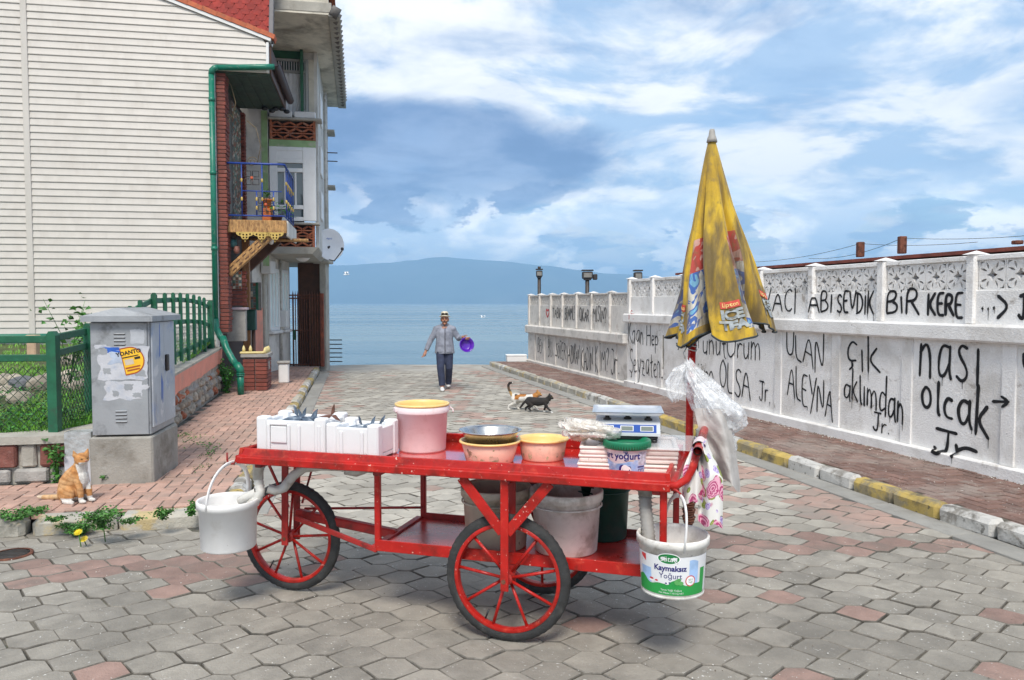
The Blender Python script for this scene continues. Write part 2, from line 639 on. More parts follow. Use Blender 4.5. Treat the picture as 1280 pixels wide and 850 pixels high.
m_wallold = mat('peeling_white_wall_paint', (.66, .63, .59), .85, .1, 3, .45, 60, dirt=((.30, .28, .25), .7, 3.0, .50, .70), dirt2=((.42, .32, .27), .5, 5, .55, .72))
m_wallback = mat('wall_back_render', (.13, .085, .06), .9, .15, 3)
m_graf = mat('black_spray_paint', (.012, .012, .014), .6, .3, 20, spec=.3)
m_grafthin = mat('faded_black_paint', (.085, .083, .083), .75, .3, 14, dirt=((.34, .33, .32), .55, 9, .48, .66))
m_grafred = mat('red_spray_paint', (.55, .03, .03), .6, .2, 20)
m_kerbw = mat('white_kerb_paint', (.56, .545, .51), .8, .08, 5, .4, 60, rand=.06, dirt=((.22, .20, .17), .9, 4.5, .47, .62), dirt2=((.085, .077, .062), .85, 2.6, .52, .66), speck=((.10, .09, .07), .8, 22, .64))
m_kerby = mat('yellow_kerb_paint', (.47, .34, .095), .8, .12, 5, .4, 60, rand=.08, dirt=((.25, .215, .145), .9, 4.5, .46, .60), dirt2=((.085, .077, .058), .85, 2.6, .51, .66), speck=((.10, .09, .06), .8, 22, .64))
m_kerbg = mat('bare_kerb_concrete', (.38, .36, .31), .9, .15, 5, .5, 50, rand=.1, dirt=((.50, .37, .15), .75, 4, .50, .64), dirt2=((.14, .13, .10), .6, 4, .54, .7))
m_gutterc = mat('gutter_concrete', (.29, .28, .255), .9, .1, 5, .3, 60, rand=.08, dirt=((.2, .19, .17), .6, 4, .5, .7))
m_paveg2 = mat('pale_street_paver', (.40, .372, .318), .9, .12, 7, .35, 80, rand=.18, dirt=((.25, .23, .20), .7, 2.0, .46, .70), dirt2=((.42, .40, .36), .4, 5, .54, .72), world=((.22, .20, .165), .5, .55))
m_paver2 = mat('pale_red_paver', (.385, .255, .208), .9, .12, 7, .35, 80, rand=.18, dirt=((.28, .24, .205), .8, 2.0, .44, .66), world=((.25, .23, .20), .6, .55))
m_paveg = mat('grey_paver', (.305, .280, .238), .88, .12, 7, .45, 80, rand=.13, dirt=((.17, .156, .133), .6, 2.2, .46, .70), dirt2=((.33, .31, .28), .35, 5, .54, .72), speck=((.66, .65, .61), .85, 48, .665), world=((.15, .138, .118), .5, .8))
m_paver = mat('red_paver', (.285, .188, .155), .88, .14, 7, .45, 80, rand=.18, dirt=((.18, .145, .122), .7, 2.6, .46, .68), speck=((.62, .58, .53), .7, 48, .69))
m_pedge = mat('dirty_paver_edge', (.23, .21, .18), .95, .3, 9, .4, 60, dirt=((.085, .076, .062), .7, 3.0, .44, .60), world=((.055, .05, .04), .7, 1.7))
m_joint = mat('sandy_joint', (.15, .138, .112), .95, .35, 9, .6, 60, world=((.03, .027, .02), .95, 1.7), dirt=((.05, .075, .025), .7, 5, .55, .7))
m_swbrick = mat('pink_brick_paver', (.47, .295, .23), .88, .12, 7, .4, 80, rand=.16, dirt=((.30, .22, .18), .7, 2.0, .46, .70), speck=((.66, .60, .53), .6, 46, .69), world=((.25, .205, .165), .4, .7))
m_swbrick2 = mat('brown_brick_paver', (.185, .108, .086), .88, .15, 7, .4, 80, rand=.22, dirt=((.27, .235, .205), .6, 2.4, .50, .70), speck=((.58, .54, .5), .8, 44, .66), world=((.36, .32, .28), .5, .9))
m_blockred = mat('red_stone_block', (.20, .075, .058), .9, .2, 8, .5, 60, dirt=((.30, .26, .23), .5, 7, .55, .72))
m_blockgrey = mat('grey_stone_block', (.35, .335, .31), .9, .15, 6, .5, 50, dirt=((.2, .19, .17), .6, 5, .5, .7))
m_rubble = mat('rubble_stone', (.36, .315, .25), .92, .25, 9, .6, 40, rand=.3, dirt=((.16, .13, .10), .7, 7, .48, .68))
m_rubbled = mat('dark_rubble_stone', (.12, .125, .135), .85, .25, 9, .5, 40, rand=.2)
m_grass = mat('grass_blades', (.13, .34, .030), .6, .3, 3, rand=.45, sub=0, dirt=((.20, .34, .04), .6, 2, .45, .65))
m_leaf = mat('clover_leaves', (.035, .16, .020), .55, .3, 5, rand=.45, dirt=((.08, .26, .03), .6, 3, .5, .65))
m_weed = mat('weed_leaves', (.055, .17, .025), .55, .3, 8, rand=.4)
m_soil = mat('garden_soil', (.075, .10, .032), .95, .35, 4, .6, 40, dirt=((.10, .075, .05), .7, 3, .5, .7))
m_dandelion = mat('dandelion_petals', (.80, .62, .02), .7, .15, 30)
m_cabinet = mat('grey_cabinet_steel', (.32, .335, .35), .5, .08, 4, .1, 30, metal=.25, dirt=((.36, .37, .38), .5, 5, .52, .72), dirt2=((.12, .12, .12), .75, 5, .52, .70), speck=((.5, .5, .5), .5, 36, .70))
m_cabside = mat('pale_cabinet_door', (.42, .45, .49), .5, .08, 3, .08, 30, metal=.15, dirt=((.12, .22, .45), .55, 2.6, .55, .68), dirt2=((.66, .67, .69), .7, 4, .56, .66))
m_paper = mat('torn_white_paper', (.50, .51, .54), .85, .06, 8, .2, 60, dirt=((.34, .39, .48), .7, 6, .48, .64))
m_cabconc = mat('cabinet_plinth_concrete', (.31, .295, .262), .92, .14, 4, .4, 50, dirt=((.15, .13, .10), .75, 2.6, .50, .68), dirt2=((.45, .44, .41), .5, 5, .56, .72))
m_sticker = mat('orange_sticker', (.82, .47, .02), .5, .1, 6)
m_stickerred = mat('sticker_brown_red', (.35, .07, .015), .5, .1, 6)
m_ink = mat('black_ink', (.015, .012, .01), .6, .1, 6)
m_bluemark = mat('blue_spray_mark', (.02, .10, .42), .6, .2, 8)
# ================================================================== THE SETTING
SW = 0.12                                  # pavement height above the road
ROAD_END = 22.2


def kx(y):                                 # foot of the right kerb
    return 5.056 - .262 * y


def wx(y):                                 # face of the garden wall
    return 6.62 - .283 * y


def lx(y):                                 # foot of the left kerb
    return -1.02 - .194 * y


FK_A, FK_B = Vector((-12.0, 3.93)), Vector((-2.23, 6.14))       # foot of the front kerb of the left corner


def fy(x):
    return FK_A.y + (FK_B.y - FK_A.y) * (x - FK_A.x) / (FK_B.x - FK_A.x)


def on_left_block(x, y, m=0.0):
    return y > fy(x) - m and x < lx(y) + m


def on_road(x, y, m=0.0):
    if x > kx(y) - .26 - m or y > ROAD_END - 2.0:
        return False
    if y > 6 and x < lx(y) + (.24 if y > 7 else 0) + m:
        return False
    return not on_left_block(x, y, m)


# land: one slab of ground under everything, ending in a sea wall
mb = MB()
mb.box((-60, -40, -1.56), (220, 120 + 2 * 2.1, 3.0), 0)
ground = mb.build('ground', mat('earth', (.20, .18, .15), .95, .2, 3, .4, 20), loc=(0, 0, 0))
tag(ground, kind='structure')
mb = MB()
edge = [(-7.2, 22.1), (-6.1, 22.35), (-5.3, 22.0), (-4.6, 22.25), (-3.6, 22.4), (-2.4, 22.3), (-1.3, 22.45), (-.2, 22.2), (.3, 22.1), (1.2, 22.6), (8, 22.5)]
poly = [(8, 19.8), (-7.2, 19.8)] + edge
mb.prism(poly, -1.9, -.004)
quay = mb.build('quay', mat('quay_concrete', (.36, .34, .30), .92, .15, 2.2, .45, 40, dirt=((.20, .16, .12), .7, 1.3, .48, .68), dirt2=((.36, .25, .20), .7, 1.1, .55, .7)))
tag(quay, kind='structure')

# road bed and pavers
mb = MB()
mb.add([(-14, -6, -.013), (14, -6, -.013), (14, 20.3, -.013), (-14, 20.3, -.013)], [(0, 1, 2, 3)])
road = mb.build('road', m_joint)
tag(road, kind='structure')


def paver_shape(rs, h=.03):
    """six sided paving stone: short flat ends, long slanting sides, chamfered top"""
    fl, sx_, sy_ = .086, .108, .114
    pts = [(-fl / 2, -sy_), (fl / 2, -sy_), (fl / 2 + sx_, 0), (fl / 2, sy_), (-fl / 2, sy_), (-fl / 2 - sx_, 0)]
    g = .968
    pts = [(x * g + rs.uniform(-.005, .005), y * g + rs.uniform(-.005, .005)) for x, y in pts]
    n = 6
    vs = [(x, y, -h) for x, y in pts] + [(x, y, -.005) for x, y in pts] + [(x * .968, y * .968, 0) for x, y in pts]
    fs = []
    for L in (0, 1):
        for i in range(n):
            fs.append((L * n + i, L * n + (i + 1) % n, (L + 1) * n + (i + 1) % n, (L + 1) * n + i))
    fs.append(tuple(range(2 * n, 3 * n)))
    return vs, fs


rs = random.Random(11)
PV = [paver_shape(rs) for _ in range(10)]
PVM = {}
for i, (vs, fs) in enumerate(PV):
    for c, mm in enumerate((m_paveg, m_paver, m_paveg2, m_paver2)):
        q = MB()
        q.add(vs, fs)
        q.m = [1] * 12 + [0]
        PVM[i, c] = q.mesh('paver', [mm, m_pedge])
cells = []
CP, RP = .194, .228
ROT = radians(-3)
for i in range(-70, 70):
    for j in range(-35, 100):
        x0, y0 = i * CP, j * RP + (RP / 2 if i % 2 else 0)
        x, y = x0 * cos(ROT) - y0 * sin(ROT), x0 * sin(ROT) + y0 * cos(ROT)
        if y < -2 or abs(x) > 3 + .75 * max(y, 1) or not on_road(x, y, -.09):
            continue
        cells.append((x, y, i, j))


def is_red(x, y, rnd):
    """red pavers: bands along both gutters, one across the mouth of the street, a slanting one in the middle, and strays"""
    if y > 6.0:
        d = kx(y) - x
        if d < .95:
            return rnd < .66
        if y < 10 and d < 2.3:
            return rnd < (.45 if y > 7.6 else .42)
        d2 = x - lx(y)
        if .24 < d2 < .62:
            return rnd < .7
        mx = -.30 - .125 * (y - 9)
        if abs(x - mx) < .22 and y > 8.6:
            return rnd < .5
        return rnd < .04
    if x > .9 and abs(y - (5.62 - .0 * x)) < .16:
        return rnd < .75
    if x < -1.2 and abs(y - (5.15 + .10 * (x + 2))) < .26:
        return rnd < .62
    if x > 1.2 and y > 5.6:
        return rnd < .4
    return rnd < .065


pav = MB()
cells = [(x, y, i, j, rs.random()) for x, y, i, j in cells]


def show_size(c):
    if not in_view((c[0], c[1], 0), -.01):
        return 0
    return 1 / c[1] ** 3


order = sorted(cells, key=show_size, reverse=True)
for n_, (x, y, i, j, rnd) in enumerate(order):
    red = (1 if is_red(x, y, rnd) else 0) + (2 if y > 6.0 - .04 * x else 0)
    k = rs.randrange(10)
    flip = rs.choice((0, pi))
    wob = .018 * noise.noise(Vector((x * .9, y * .9, 0)))
    M4 = Matrix.Translation((x + rs.uniform(-.004, .004), y + rs.uniform(-.004, .004), rs.uniform(-.004, .004) + .35 * wob)) @ \
        Matrix.Rotation(ROT + flip + rs.uniform(-.018, .018) + wob, 4, 'Z') @ Matrix.Rotation(rs.uniform(-.02, .02), 4, 'X') @ Matrix.Rotation(rs.uniform(-.016, .016), 4, 'Y')
    if n_ < 300:
        place('paver', PVM[k, red], road, mat4=M4)
    else:
        pav.add(PV[k][0], PV[k][1], red, False, M4)
        pav.m[-13:] = [4] * 12 + [red]
o = pav.build('paving', [m_paveg, m_paver, m_paveg2, m_paver2, m_pedge], road, recalc=False)
tag(o, kind='stuff')

# grit, crumbs and seed husks lying on the road and pavements
mb = MB()
for n_ in range(2400):
    y = 3.2 + 9 * rs.random() ** 1.6
    x = rs.uniform(-.7, .75) * y if n_ < 1500 else wx(y) - .05 - abs(rs.gauss(0, .07))
    if on_left_block(x, y, -.1):
        z = SW
    elif x > kx(y):
        if x > wx(y):
            continue
        z = SW
    elif on_road(x, y):
        z = 0
    else:
        continue
    if n_ < 1500 and noise.noise(Vector((x * 1.3, y * 1.3, 3))) < -.02:
        continue
    s = rs.uniform(.0025, .0065) if n_ < 1500 else rs.uniform(.004, .013)
    a = rs.uniform(0, 3)
    mb.add([(x + s * cos(a + t), y + s * sin(a + t), z + .004) for t in (0, 2.1, 4.2)] + [(x, y, z + .004 + s * .8)],
           [(0, 1, 3), (1, 2, 3), (2, 0, 3)], rs.random() < (.3 if n_ < 1500 else .85))
o = mb.build('grit', [mat('pale_grit', (.62, .60, .55), .9), mat('dark_grit', (.16, .13, .10), .9)], recalc=False)
tag(o, 'pale specks of grit scattered over the paving', kind='stuff')


c = on_z(14, 694, 0)
mc = thing('manhole_cover', 'small dark round iron cover in the paving at the left edge', 'cover', (c.x, c.y, .002))
q = MB()
q.lathe([(.115, -.01), (.135, -.01), (.135, .010), (.115, .010)], 36)
q.build('ring', m_rusty, mc)
q = MB()
q.lathe([(0, .006), (.112, .006), (.112, -.01), (0, -.01)], 36)
for k in range(-3, 4):
    q.box((0, k * .03, .008), (2 * sqrt(max(.001, .0110 - (k * .03) ** 2)), .010, .005), 0, .002)
q.build('lid', m_dkmetal, mc)


# ---- gutters and kerbs
def run_stones(parent, name, p, q, length, size, mats_, pattern, gap=.012, jit=.0, z=0.0, seed=1, bev=.02):
    r = random.Random(seed)
    p, q = Vector(p), Vector(q)
    d = (q - p)
    L = d.length
    d.normalize()
    an = atan2(d.y, d.x)
    t, k = 0.0, 0
    while t < L - .05:
        l = min(length * r.uniform(.93, 1.08), L - t)
        c = p + d * (t + l / 2)
        m = MB()
        m.box((0, 0, 0), (l - gap, size[0], size[1]), 0, bev)
        if bev > .012:
            for i_, v in enumerate(m.v):
                m.v[i_] = tuple(v[a_] + r.uniform(-.006, .006) for a_ in range(3))
        mm = mats_[pattern(k, c, r)]
        o_ = m.build(name, mm, parent)
        o_.matrix_basis = Matrix.Translation((c.x + r.uniform(-jit, jit), c.y + r.uniform(-jit, jit), z + size[1] / 2 - .02 + r.uniform(-jit, jit))) @ \
            Matrix.Rotation(an + r.uniform(-jit, jit), 4, 'Z') @ Matrix.Rotation(r.uniform(-jit, jit) * 1.5, 4, 'Y')
        t += l
        k += 1


kerb_r = tag(MB().add([(kx(2) + .03, 2, -.02), (kx(22) + .03, 22, -.02), (kx(22) + .1, 22, -.02), (kx(2) + .1, 2, -.02)], [(0, 1, 2, 3)]).build('kerb', m_joint), kind='structure')


def pat_r(k, c, r):
    y = c.y
    if y > 14:
        return 2 if r.random() < .8 else 0
    if y > 11.2:
        return r.choice((1, 2, 2, 0))
    return 0 if (k + 1) % 4 < 2 else 1


run_stones(kerb_r, 'kerb_stone', (kx(1.9) + .075, 1.9), (kx(21.6) + .075, 21.6), .50, (.15, .155), (m_kerbw, m_kerby, m_kerbg), pat_r, jit=.006, seed=5, bev=.03)
gut_r = tag(MB().add([(kx(2) - .26, 2, -.022), (kx(2), 2, -.022), (kx(21.6), 21.6, -.022), (kx(21.6) - .26, 21.6, -.022)], [(0, 1, 2, 3)]).build('gutter', m_joint), kind='structure')
run_stones(gut_r, 'gutter_slab', (kx(1.9) - .125, 1.9), (kx(21.6) - .125, 21.6), .98, (.235, .06), (m_gutterc,), lambda *a: 0, z=-.026, seed=6, jit=.003, bev=.006)

kerb_l = tag(MB().add([(lx(6.2) - .1, 6.2, -.02), (lx(6.2) - .03, 6.2, -.02), (lx(20.3) - .03, 20.3, -.02), (lx(20.3) - .1, 20.3, -.02)], [(0, 1, 2, 3)]).build('kerb.001', m_joint), kind='structure')
run_stones(kerb_l, 'kerb_stone', (lx(6.32) - .08, 6.32), (lx(19.6) - .08, 19.6), .52, (.15, .155), (m_kerbw, m_kerby, m_kerbg),
           lambda k, c, r: (1, 0, 1, 0, 2)[k % 5] if r.random() < .85 else 2, jit=.010, seed=8, bev=.035)
run_stones(kerb_l, 'kerb_stone', FK_A + Vector((.0, .07)), FK_B + Vector((-.12, .07)), .66, (.19, .17), (m_kerbw, m_kerby, m_kerbg),
           lambda k, c, r: 2 if r.random() < .75 else (1 if c.x < -2.9 else 0), jit=.010, seed=10, gap=.03, bev=.04, z=-.03)
gut_l = tag(MB().add([(lx(7), 7, -.022), (lx(7) + .25, 7, -.022), (lx(19.8) + .25, 19.8, -.022), (lx(19.8), 19.8, -.022)], [(0, 1, 2, 3)]).build('gutter.001', m_joint), kind='structure')
run_stones(gut_l, 'gutter_slab', (lx(6.4) + .12, 6.4), (lx(19.6) + .12, 19.6), .9, (.235, .06), (m_gutterc,), lambda *a: 0, z=-.026, seed=12, jit=.004, bev=.006)


# ---- pavements of small bricks laid in herringbone
def brick_shape(r, l, w, h=.035):
    q = MB()
    q.box((0, 0, -h / 2), (l - .011, w - .011, h), 0, .004)
    return q.v, q.f


def herringbone(parent, inside, mat_, u, ang, origin, rng, seed):
    r = random.Random(seed)
    sh = [brick_shape(r, 2 * u, u) for _ in range(2)]
    ms = []
    for vs, fs in sh:
        q = MB()
        q.add(vs, fs)
        ms.append(q.mesh('paving_brick', mat_))
    out = []
    ca, sa = cos(ang), sin(ang)
    for i in range(-rng, rng):
        for j in range(-rng, rng):
            s_ = (i - j) % 4
            if s_ == 0:
                cx, cy, a = (i + 1) * u, (j + .5) * u, 0
            elif s_ == 3:
                cx, cy, a = (i + .5) * u, (j + 1) * u, pi / 2
            else:
                continue
            x, y = origin[0] + cx * ca - cy * sa, origin[1] + cx * sa + cy * ca
            if y < 1 or abs(x) > 2 + .72 * y or not inside(x, y):
                continue
            out.append((x, y, a))
    out.sort(key=lambda c: -(1 / c[1] ** 3 if in_view((c[0], c[1], SW), -.005) else 0))
    rest = MB()
    for n_, (x, y, a) in enumerate(out):
        M4 = Matrix.Translation((x, y, SW + r.uniform(-.003, .003) + .012 * noise.noise(Vector((x * 1.2, y * 1.2, 5))))) @ Matrix.Rotation(ang + a + r.uniform(-.02, .02), 4, 'Z') @ \
            Matrix.Rotation(r.uniform(-.015, .015), 4, 'X') @ Matrix.Rotation(r.uniform(-.01, .01), 4, 'Y')
        if n_ < 300:
            place('paving_brick', ms[0], parent, mat4=M4)
        else:
            rest.add(sh[1][0], sh[1][1], 0, False, M4)
    tag(rest.build('brick_paving', mat_, parent, recalc=False), kind='stuff')


def in_left_pavement(x, y):
    if y > 20.2 or x > lx(y) - .11 or y < fy(x) + .20:
        return False
    if y < 7.05 + .2 * (x + 4) and x > -8:
        return True
    if x > -3.9 and y < 10:
        return True
    return x > -4.3 - .222 * (y - 10) - (.0 if y < 14.6 else .55)


def in_right_pavement(x, y):
    return kx(y) + .16 < x < wx(y) + .05 and 1.5 < y < 21.8


pl = tag(MB().add([(-9, 4.85, SW - .012), (-2.35, 6.35, SW - .012), (lx(7.5) - .1, 7.5, SW - .012), (lx(20.3) - .1, 20.3, SW - .012), (-6.4, 20.3, SW - .012), (-6.0, 14, SW - .012), (-9, 9, SW - .012)],
                  [(0, 1, 2, 3, 4, 5, 6)]).build('pavement', m_joint), kind='structure')
herringbone(pl, in_left_pavement, m_swbrick, .112, radians(10.5), (-4, 10), 130, 21)
pr = tag(MB().add([(kx(1.5) + .1, 1.5, SW - .012), (wx(1.5) + .1, 1.5, SW - .012), (wx(21.9) + .1, 21.9, SW - .012), (kx(21.9) + .1, 21.9, SW - .012)], [(0, 1, 2, 3)]).build('pavement.001', m_joint), kind='structure')
herringbone(pr, in_right_pavement, m_swbrick2, .105, radians(15.5), (3, 9), 170, 22)
# ends of the pavements towards the water
for nm, poly in (('pavement_end', [(kx(21.75) + .02, 21.75), (kx(21.75) + .02, 22.0), (4, 22.3), (4, 21.75)]), ('pavement_end.001', [(-6.3, 20.2), (lx(20.2) - .02, 20.2), (lx(20.8) - .1, 20.8), (-6.5, 21.2)])):
    q = MB()
    q.prism(poly, -.02, SW - .006)
    tag(q.build(nm, m_gutterc), kind='structure')


# ---- water
def make_sea():
    m = bpy.data.materials.new('sea_water')
    m.use_nodes = True
    k = NT(m.node_tree)
    g = k.new('ShaderNodeNewGeometry').outputs['Position']
    b = k.new('ShaderNodeBsdfPrincipled')
    b.inputs['Roughness'].default_value = .16
    b.inputs['IOR'].default_value = 1.333
    p1 = k.vmath('MULTIPLY', g, (.35, .9, 1))
    p2 = k.vmath('MULTIPLY', g, (.010, .045, 1))
    n2 = k.noise(p2, 1.0, 6, .6, .6)
    n1 = k.noise(p1, 1.0, 5, .65, .3)
    n0 = k.noise(k.vmath('MULTIPLY', g, (1.4, 3.4, 1)), 1.0, 3, .6)
    col = k.mix(k.ramp(n2, .35, .65), (.085, .165, .21), (.17, .265, .315))
    k.put(b.inputs['Base Color'], col)
    k.put(b.inputs['Roughness'], k.math('MULTIPLY_ADD', k.ramp(n2, .38, .62), .22, .10))
    bp = k.new('ShaderNodeBump')
    bp.inputs['Strength'].default_value = .8
    bp.inputs['Distance'].default_value = .45
    k.put(bp.inputs['Height'], k.math('ADD', n1, k.math('MULTIPLY', n0, .35)))
    k.t.links.new(bp.outputs[0], b.inputs['Normal'])
    o_ = k.new('ShaderNodeOutputMaterial')
    k.t.links.new(b.outputs[0], o_.inputs[0])
    return m


SEA = -1.55
mb = MB()
mb.add([(-6400, 12, SEA), (6400, 12, SEA), (6400, 6900, SEA), (-6400, 6900, SEA)], [(0, 1, 2, 3)])
tag(mb.build('sea', make_sea()), kind='structure')


# ---- far shore
def hill_profile(a):
    """height over the sea in metres, against bearing (from the photographer)"""
    pts = [(-.9, 190), (-.6, 250), (-.45, 260), (-.30, 285), (-.235, 300), (-.205, 302), (-.16, 315), (-.125, 342), (-.105, 362), (-.085, 366), (-.065, 355),
           (-.03, 338), (.0, 326), (.04, 300), (.08, 262), (.13, 236), (.2, 205), (.4, 190), (.9, 160)]
    for (a0, h0), (a1, h1) in zip(pts, pts[1:]):
        if a0 <= a <= a1:
            t = (a - a0) / (a1 - a0)
            t = t * t * (3 - 2 * t) * .5 + t * .5
            return h0 + (h1 - h0) * t
    return 150


mb = MB()
NU, NV = 240, 26


def hill(u, v):
    a = -.85 + 1.7 * u
    d = 5200 + 1250 * v
    h = hill_profile(a) * 6300 / 6300
    if v < .8:
        f = sin(v / .8 * pi / 2) ** .9
    else:
        f = cos((v - .8) / .2 * pi / 2)
    rug = noise.fractal(Vector((a * 14, v * 4, 2)), 1.0, 2.0, 5) * 22 * f * (1 - .85 * max(0, 1 - abs(v - .8) * 6))
    x, y = d * math.tan(a), d
    return (max(-6200, min(6200, x)), min(y, 6850), SEA - 2 + h * f + rug)


mb.grid(NU, NV, hill)
tag(mb.build('hills', mat('far_scrub', (.055, .075, .05), .95, .35, .004, dirt=((.12, .11, .08), .5, .003, .5, .7)), recalc=False), kind='structure')


def make_haze():
    m = bpy.data.materials.new('sea_haze')
    m.use_nodes = True
    k = NT(m.node_tree)
    v = k.new('ShaderNodeVolumePrincipled')
    v.inputs['Color'].default_value = (.37, .66, 1.0, 1)
    v.inputs['Density'].default_value = .00030
    v.inputs['Anisotropy'].default_value = -.22
    o_ = k.new('ShaderNodeOutputMaterial')
    k.t.links.new(v.outputs[0], o_.inputs['Volume'])
    q = MB()
    q.box((0, 3300, 187), (13000, 7400, 384), 0)
    h = q.build('haze', m)
    tag(h, kind='stuff')


HAZE = True
if HAZE:
    make_haze()


# ================================================================== THE GARDEN WALL ON THE RIGHT
WALL_ANG = atan2(1.0, -.283)               # heading along the wall, away from the photographer
wall = thing('garden_wall', 'long white painted wall with pierced blocks on top and black graffiti, right of the street', 'wall')
WN = Vector((-1, -.283, 0)).normalized()   # its face looks at the street
WD = Vector((-.283, 1, 0)).normalized()
W0 = Vector((wx(0), 0, 0))
# wall frame: local x runs along the wall towards the photographer, local y out of the face, local z up
WM = Matrix(((-WD.x, WN.x, 0, W0.x), (-WD.y, WN.y, 0, W0.y), (0, 0, 1, 0), (0, 0, 0, 1)))


def wu(y):                                 # run along the wall for a street depth y
    return -y / WD.y


def wall_at(px, py, proud=0.0):
    p = on_plane(px, py, W0 + WN * proud, WN)
    return (-(p - W0).dot(WD), p.z)


def wbox(mb_, u0, u1, y0, y1, z0, z1, m=0, bev=.006):
    mb_.box(((u0 + u1) / 2, (y0 + y1) / 2, (z0 + z1) / 2), (abs(u1 - u0), abs(y1 - y0), z1 - z0), m, bev, WM)


S2A, S2B = wu(15.45), wu(2.2)              # nearer, taller part of the wall
S1A, S1B = wu(21.9), wu(15.45)
q = MB()
wbox(q, S2A, S2B, -.20, -.03, -.1, 1.40)
wbox(q, S2A, S2B, -.17, -.05, 1.40, 1.875)
wbox(q, S2A, S2B, -.17, -.05, 2.165, 2.215)
q.build('wall_body', [m_wallwhite], wall)
q = MB()
wbox(q, S2A, S2B, -.20, .045, -.1, .235, 0, .012)
q.build('plinth', [m_wallwhite], wall)
q = MB()
wbox(q, S2A - .04, S2B, -.22, .055, 1.375, 1.545, 0, .02)
q.build('ledge', [m_wallwhite], wall)
q = MB()
wbox(q, S1A, S1B, -.20, -.03, -.1, 1.0)
wbox(q, S1A, S1B, -.17, -.05, 1.0, 1.70)
wbox(q, S1A, S1B, -.17, -.05, 1.93, 1.965)
q.build('wall_body', [m_wallold], wall)
q = MB()
wbox(q, S1A - .05, S1B, -.22, .06, .93, 1.15, 0, .03)
q.build('ledge', [m_wallold], wall)
q = MB()
wbox(q, S1A - .03, S1B, -.20, .03, -.1, .19, 0, .02)
q.build('plinth', [m_wallold], wall)


def post(u, w, z0, z1, m, out=-.018):
    q_ = MB()
    wbox(q_, u - w / 2, u + w / 2, -.20, out, z0, z1, 0, .01)
    # stepped pyramid on top
    c = WM @ Vector((u, -.095, z1))
    a = w / 2 + .012
    base = [WM @ Vector((u + i * a, -.095 + j * .115, z1 + .002)) for i, j in ((-1, -1), (1, -1), (1, 1), (-1, 1))]
    q_.add(base + [c + Vector((0, 0, .042))], [(0, 1, 4), (1, 2, 4), (2, 3, 4), (3, 0, 4), (0, 3, 2, 1)])
    q_.build('post', m, wall)


P2 = [15.40, 14.42, 13.30, 12.22, 11.12, 10.02, 8.84, 7.67, 6.40, 5.2, 4.0, 2.8]
for y in P2:
    post(wu(y), .10, 1.546, 2.222, m_wallwhite)
P1 = [21.85, 20.95, 20.05, 19.2, 18.25, 17.35, 16.35]
for y in P1:
    post(wu(y), .095, 1.152, 1.972, m_wallold)
# plain strips that divide the lower panels
for y in (15.1, 14.05, 12.95, 11.8, 10.65, 9.52, 8.42, 7.22, 6.05, 4.9, 3.7, 2.6):
    q = MB()
    wbox(q, wu(y) - .075, wu(y) + .075, -.06, -.014, .236, 1.374, 0, .006)
    q.build('pilaster', m_wallwhite, wall)
for y in (21.3, 20.5, 19.65, 18.75, 17.85, 16.9, 16.0):
    q = MB()
    wbox(q, wu(y) - .07, wu(y) + .07, -.06, -.008, .191, .929, 0, .006)
    q.build('pilaster', m_wallold, wall)


def leaf_hole(cx, cy, ang, l, w):
    pts = []
    for t in (0, .25, .5, .75):
        pts.append((t, sin(pi * t) * w))
    for t in (1, .75, .5, .25):
        pts.append((t, -sin(pi * t) * w))
    return [(cx + (p - .5) * l * cos(ang) - s * sin(ang), cy + (p - .5) * l * sin(ang) + s * cos(ang)) for p, s in pts]


def block_mesh(w, h, m):
    """pierced block: star hole in the middle, a pair of leaf slots and a corner notch towards each corner"""
    out = [(-w / 2, -h / 2), (w / 2, -h / 2), (w / 2, h / 2), (-w / 2, h / 2)]
    star = []
    for i in range(8):
        a = i * pi / 4
        r_ = (.20 if i % 2 == 0 else .10)
        star.append((r_ * w * cos(a), r_ * h * 1.05 * sin(a)))
    holes = [star]
    for sx_ in (-1, 1):
        for sy_ in (-1, 1):
            a = atan2(sy_ * h, sx_ * w)
            for off in (-.27, .27):
                d_ = .335
                cx, cy = w * d_ * cos(a + off) * 1.05, h * d_ * sin(a + off) * 1.05
                holes.append(leaf_hole(cx, cy, a + off * 1.6, .27 * w, .042 * w))
            e = .455
            holes.append([(sx_ * w * e, sy_ * h * e), (sx_ * w * (e - .19), sy_ * h * e), (sx_ * w * (e - .06), sy_ * h * (e - .06)), (sx_ * w * e, sy_ * h * (e - .19))])
    me = curve_plate('pierced_block', out, holes, .075, m)
    return me


BM = {}
for (ys, m, z0, z1, nb, post_w) in ((P2, m_wallwhite, 1.875, 2.165, 4, .11), (P1 + [15.50], m_wallold, 1.70, 1.93, 4, .095)):
    for ya, yb in zip(ys, ys[1:]):
        ua, ub = wu(ya) + post_w / 2, wu(yb) - post_w / 2
        w = (ub - ua) / nb
        key = (m.name, round(w, 2))
        if key not in BM:
            BM[key] = block_mesh(1, 1, m)
        for k in range(nb):
            L = WM @ Matrix.Translation((ua + w * (k + .5), -.11, (z0 + z1) / 2)) @ Matrix.Rotation(pi / 2, 4, 'X') @ Matrix.Diagonal((w - .004, z1 - z0 - .004, 1, 1))
            place('pierced_block', BM[key], wall, mat4=L)
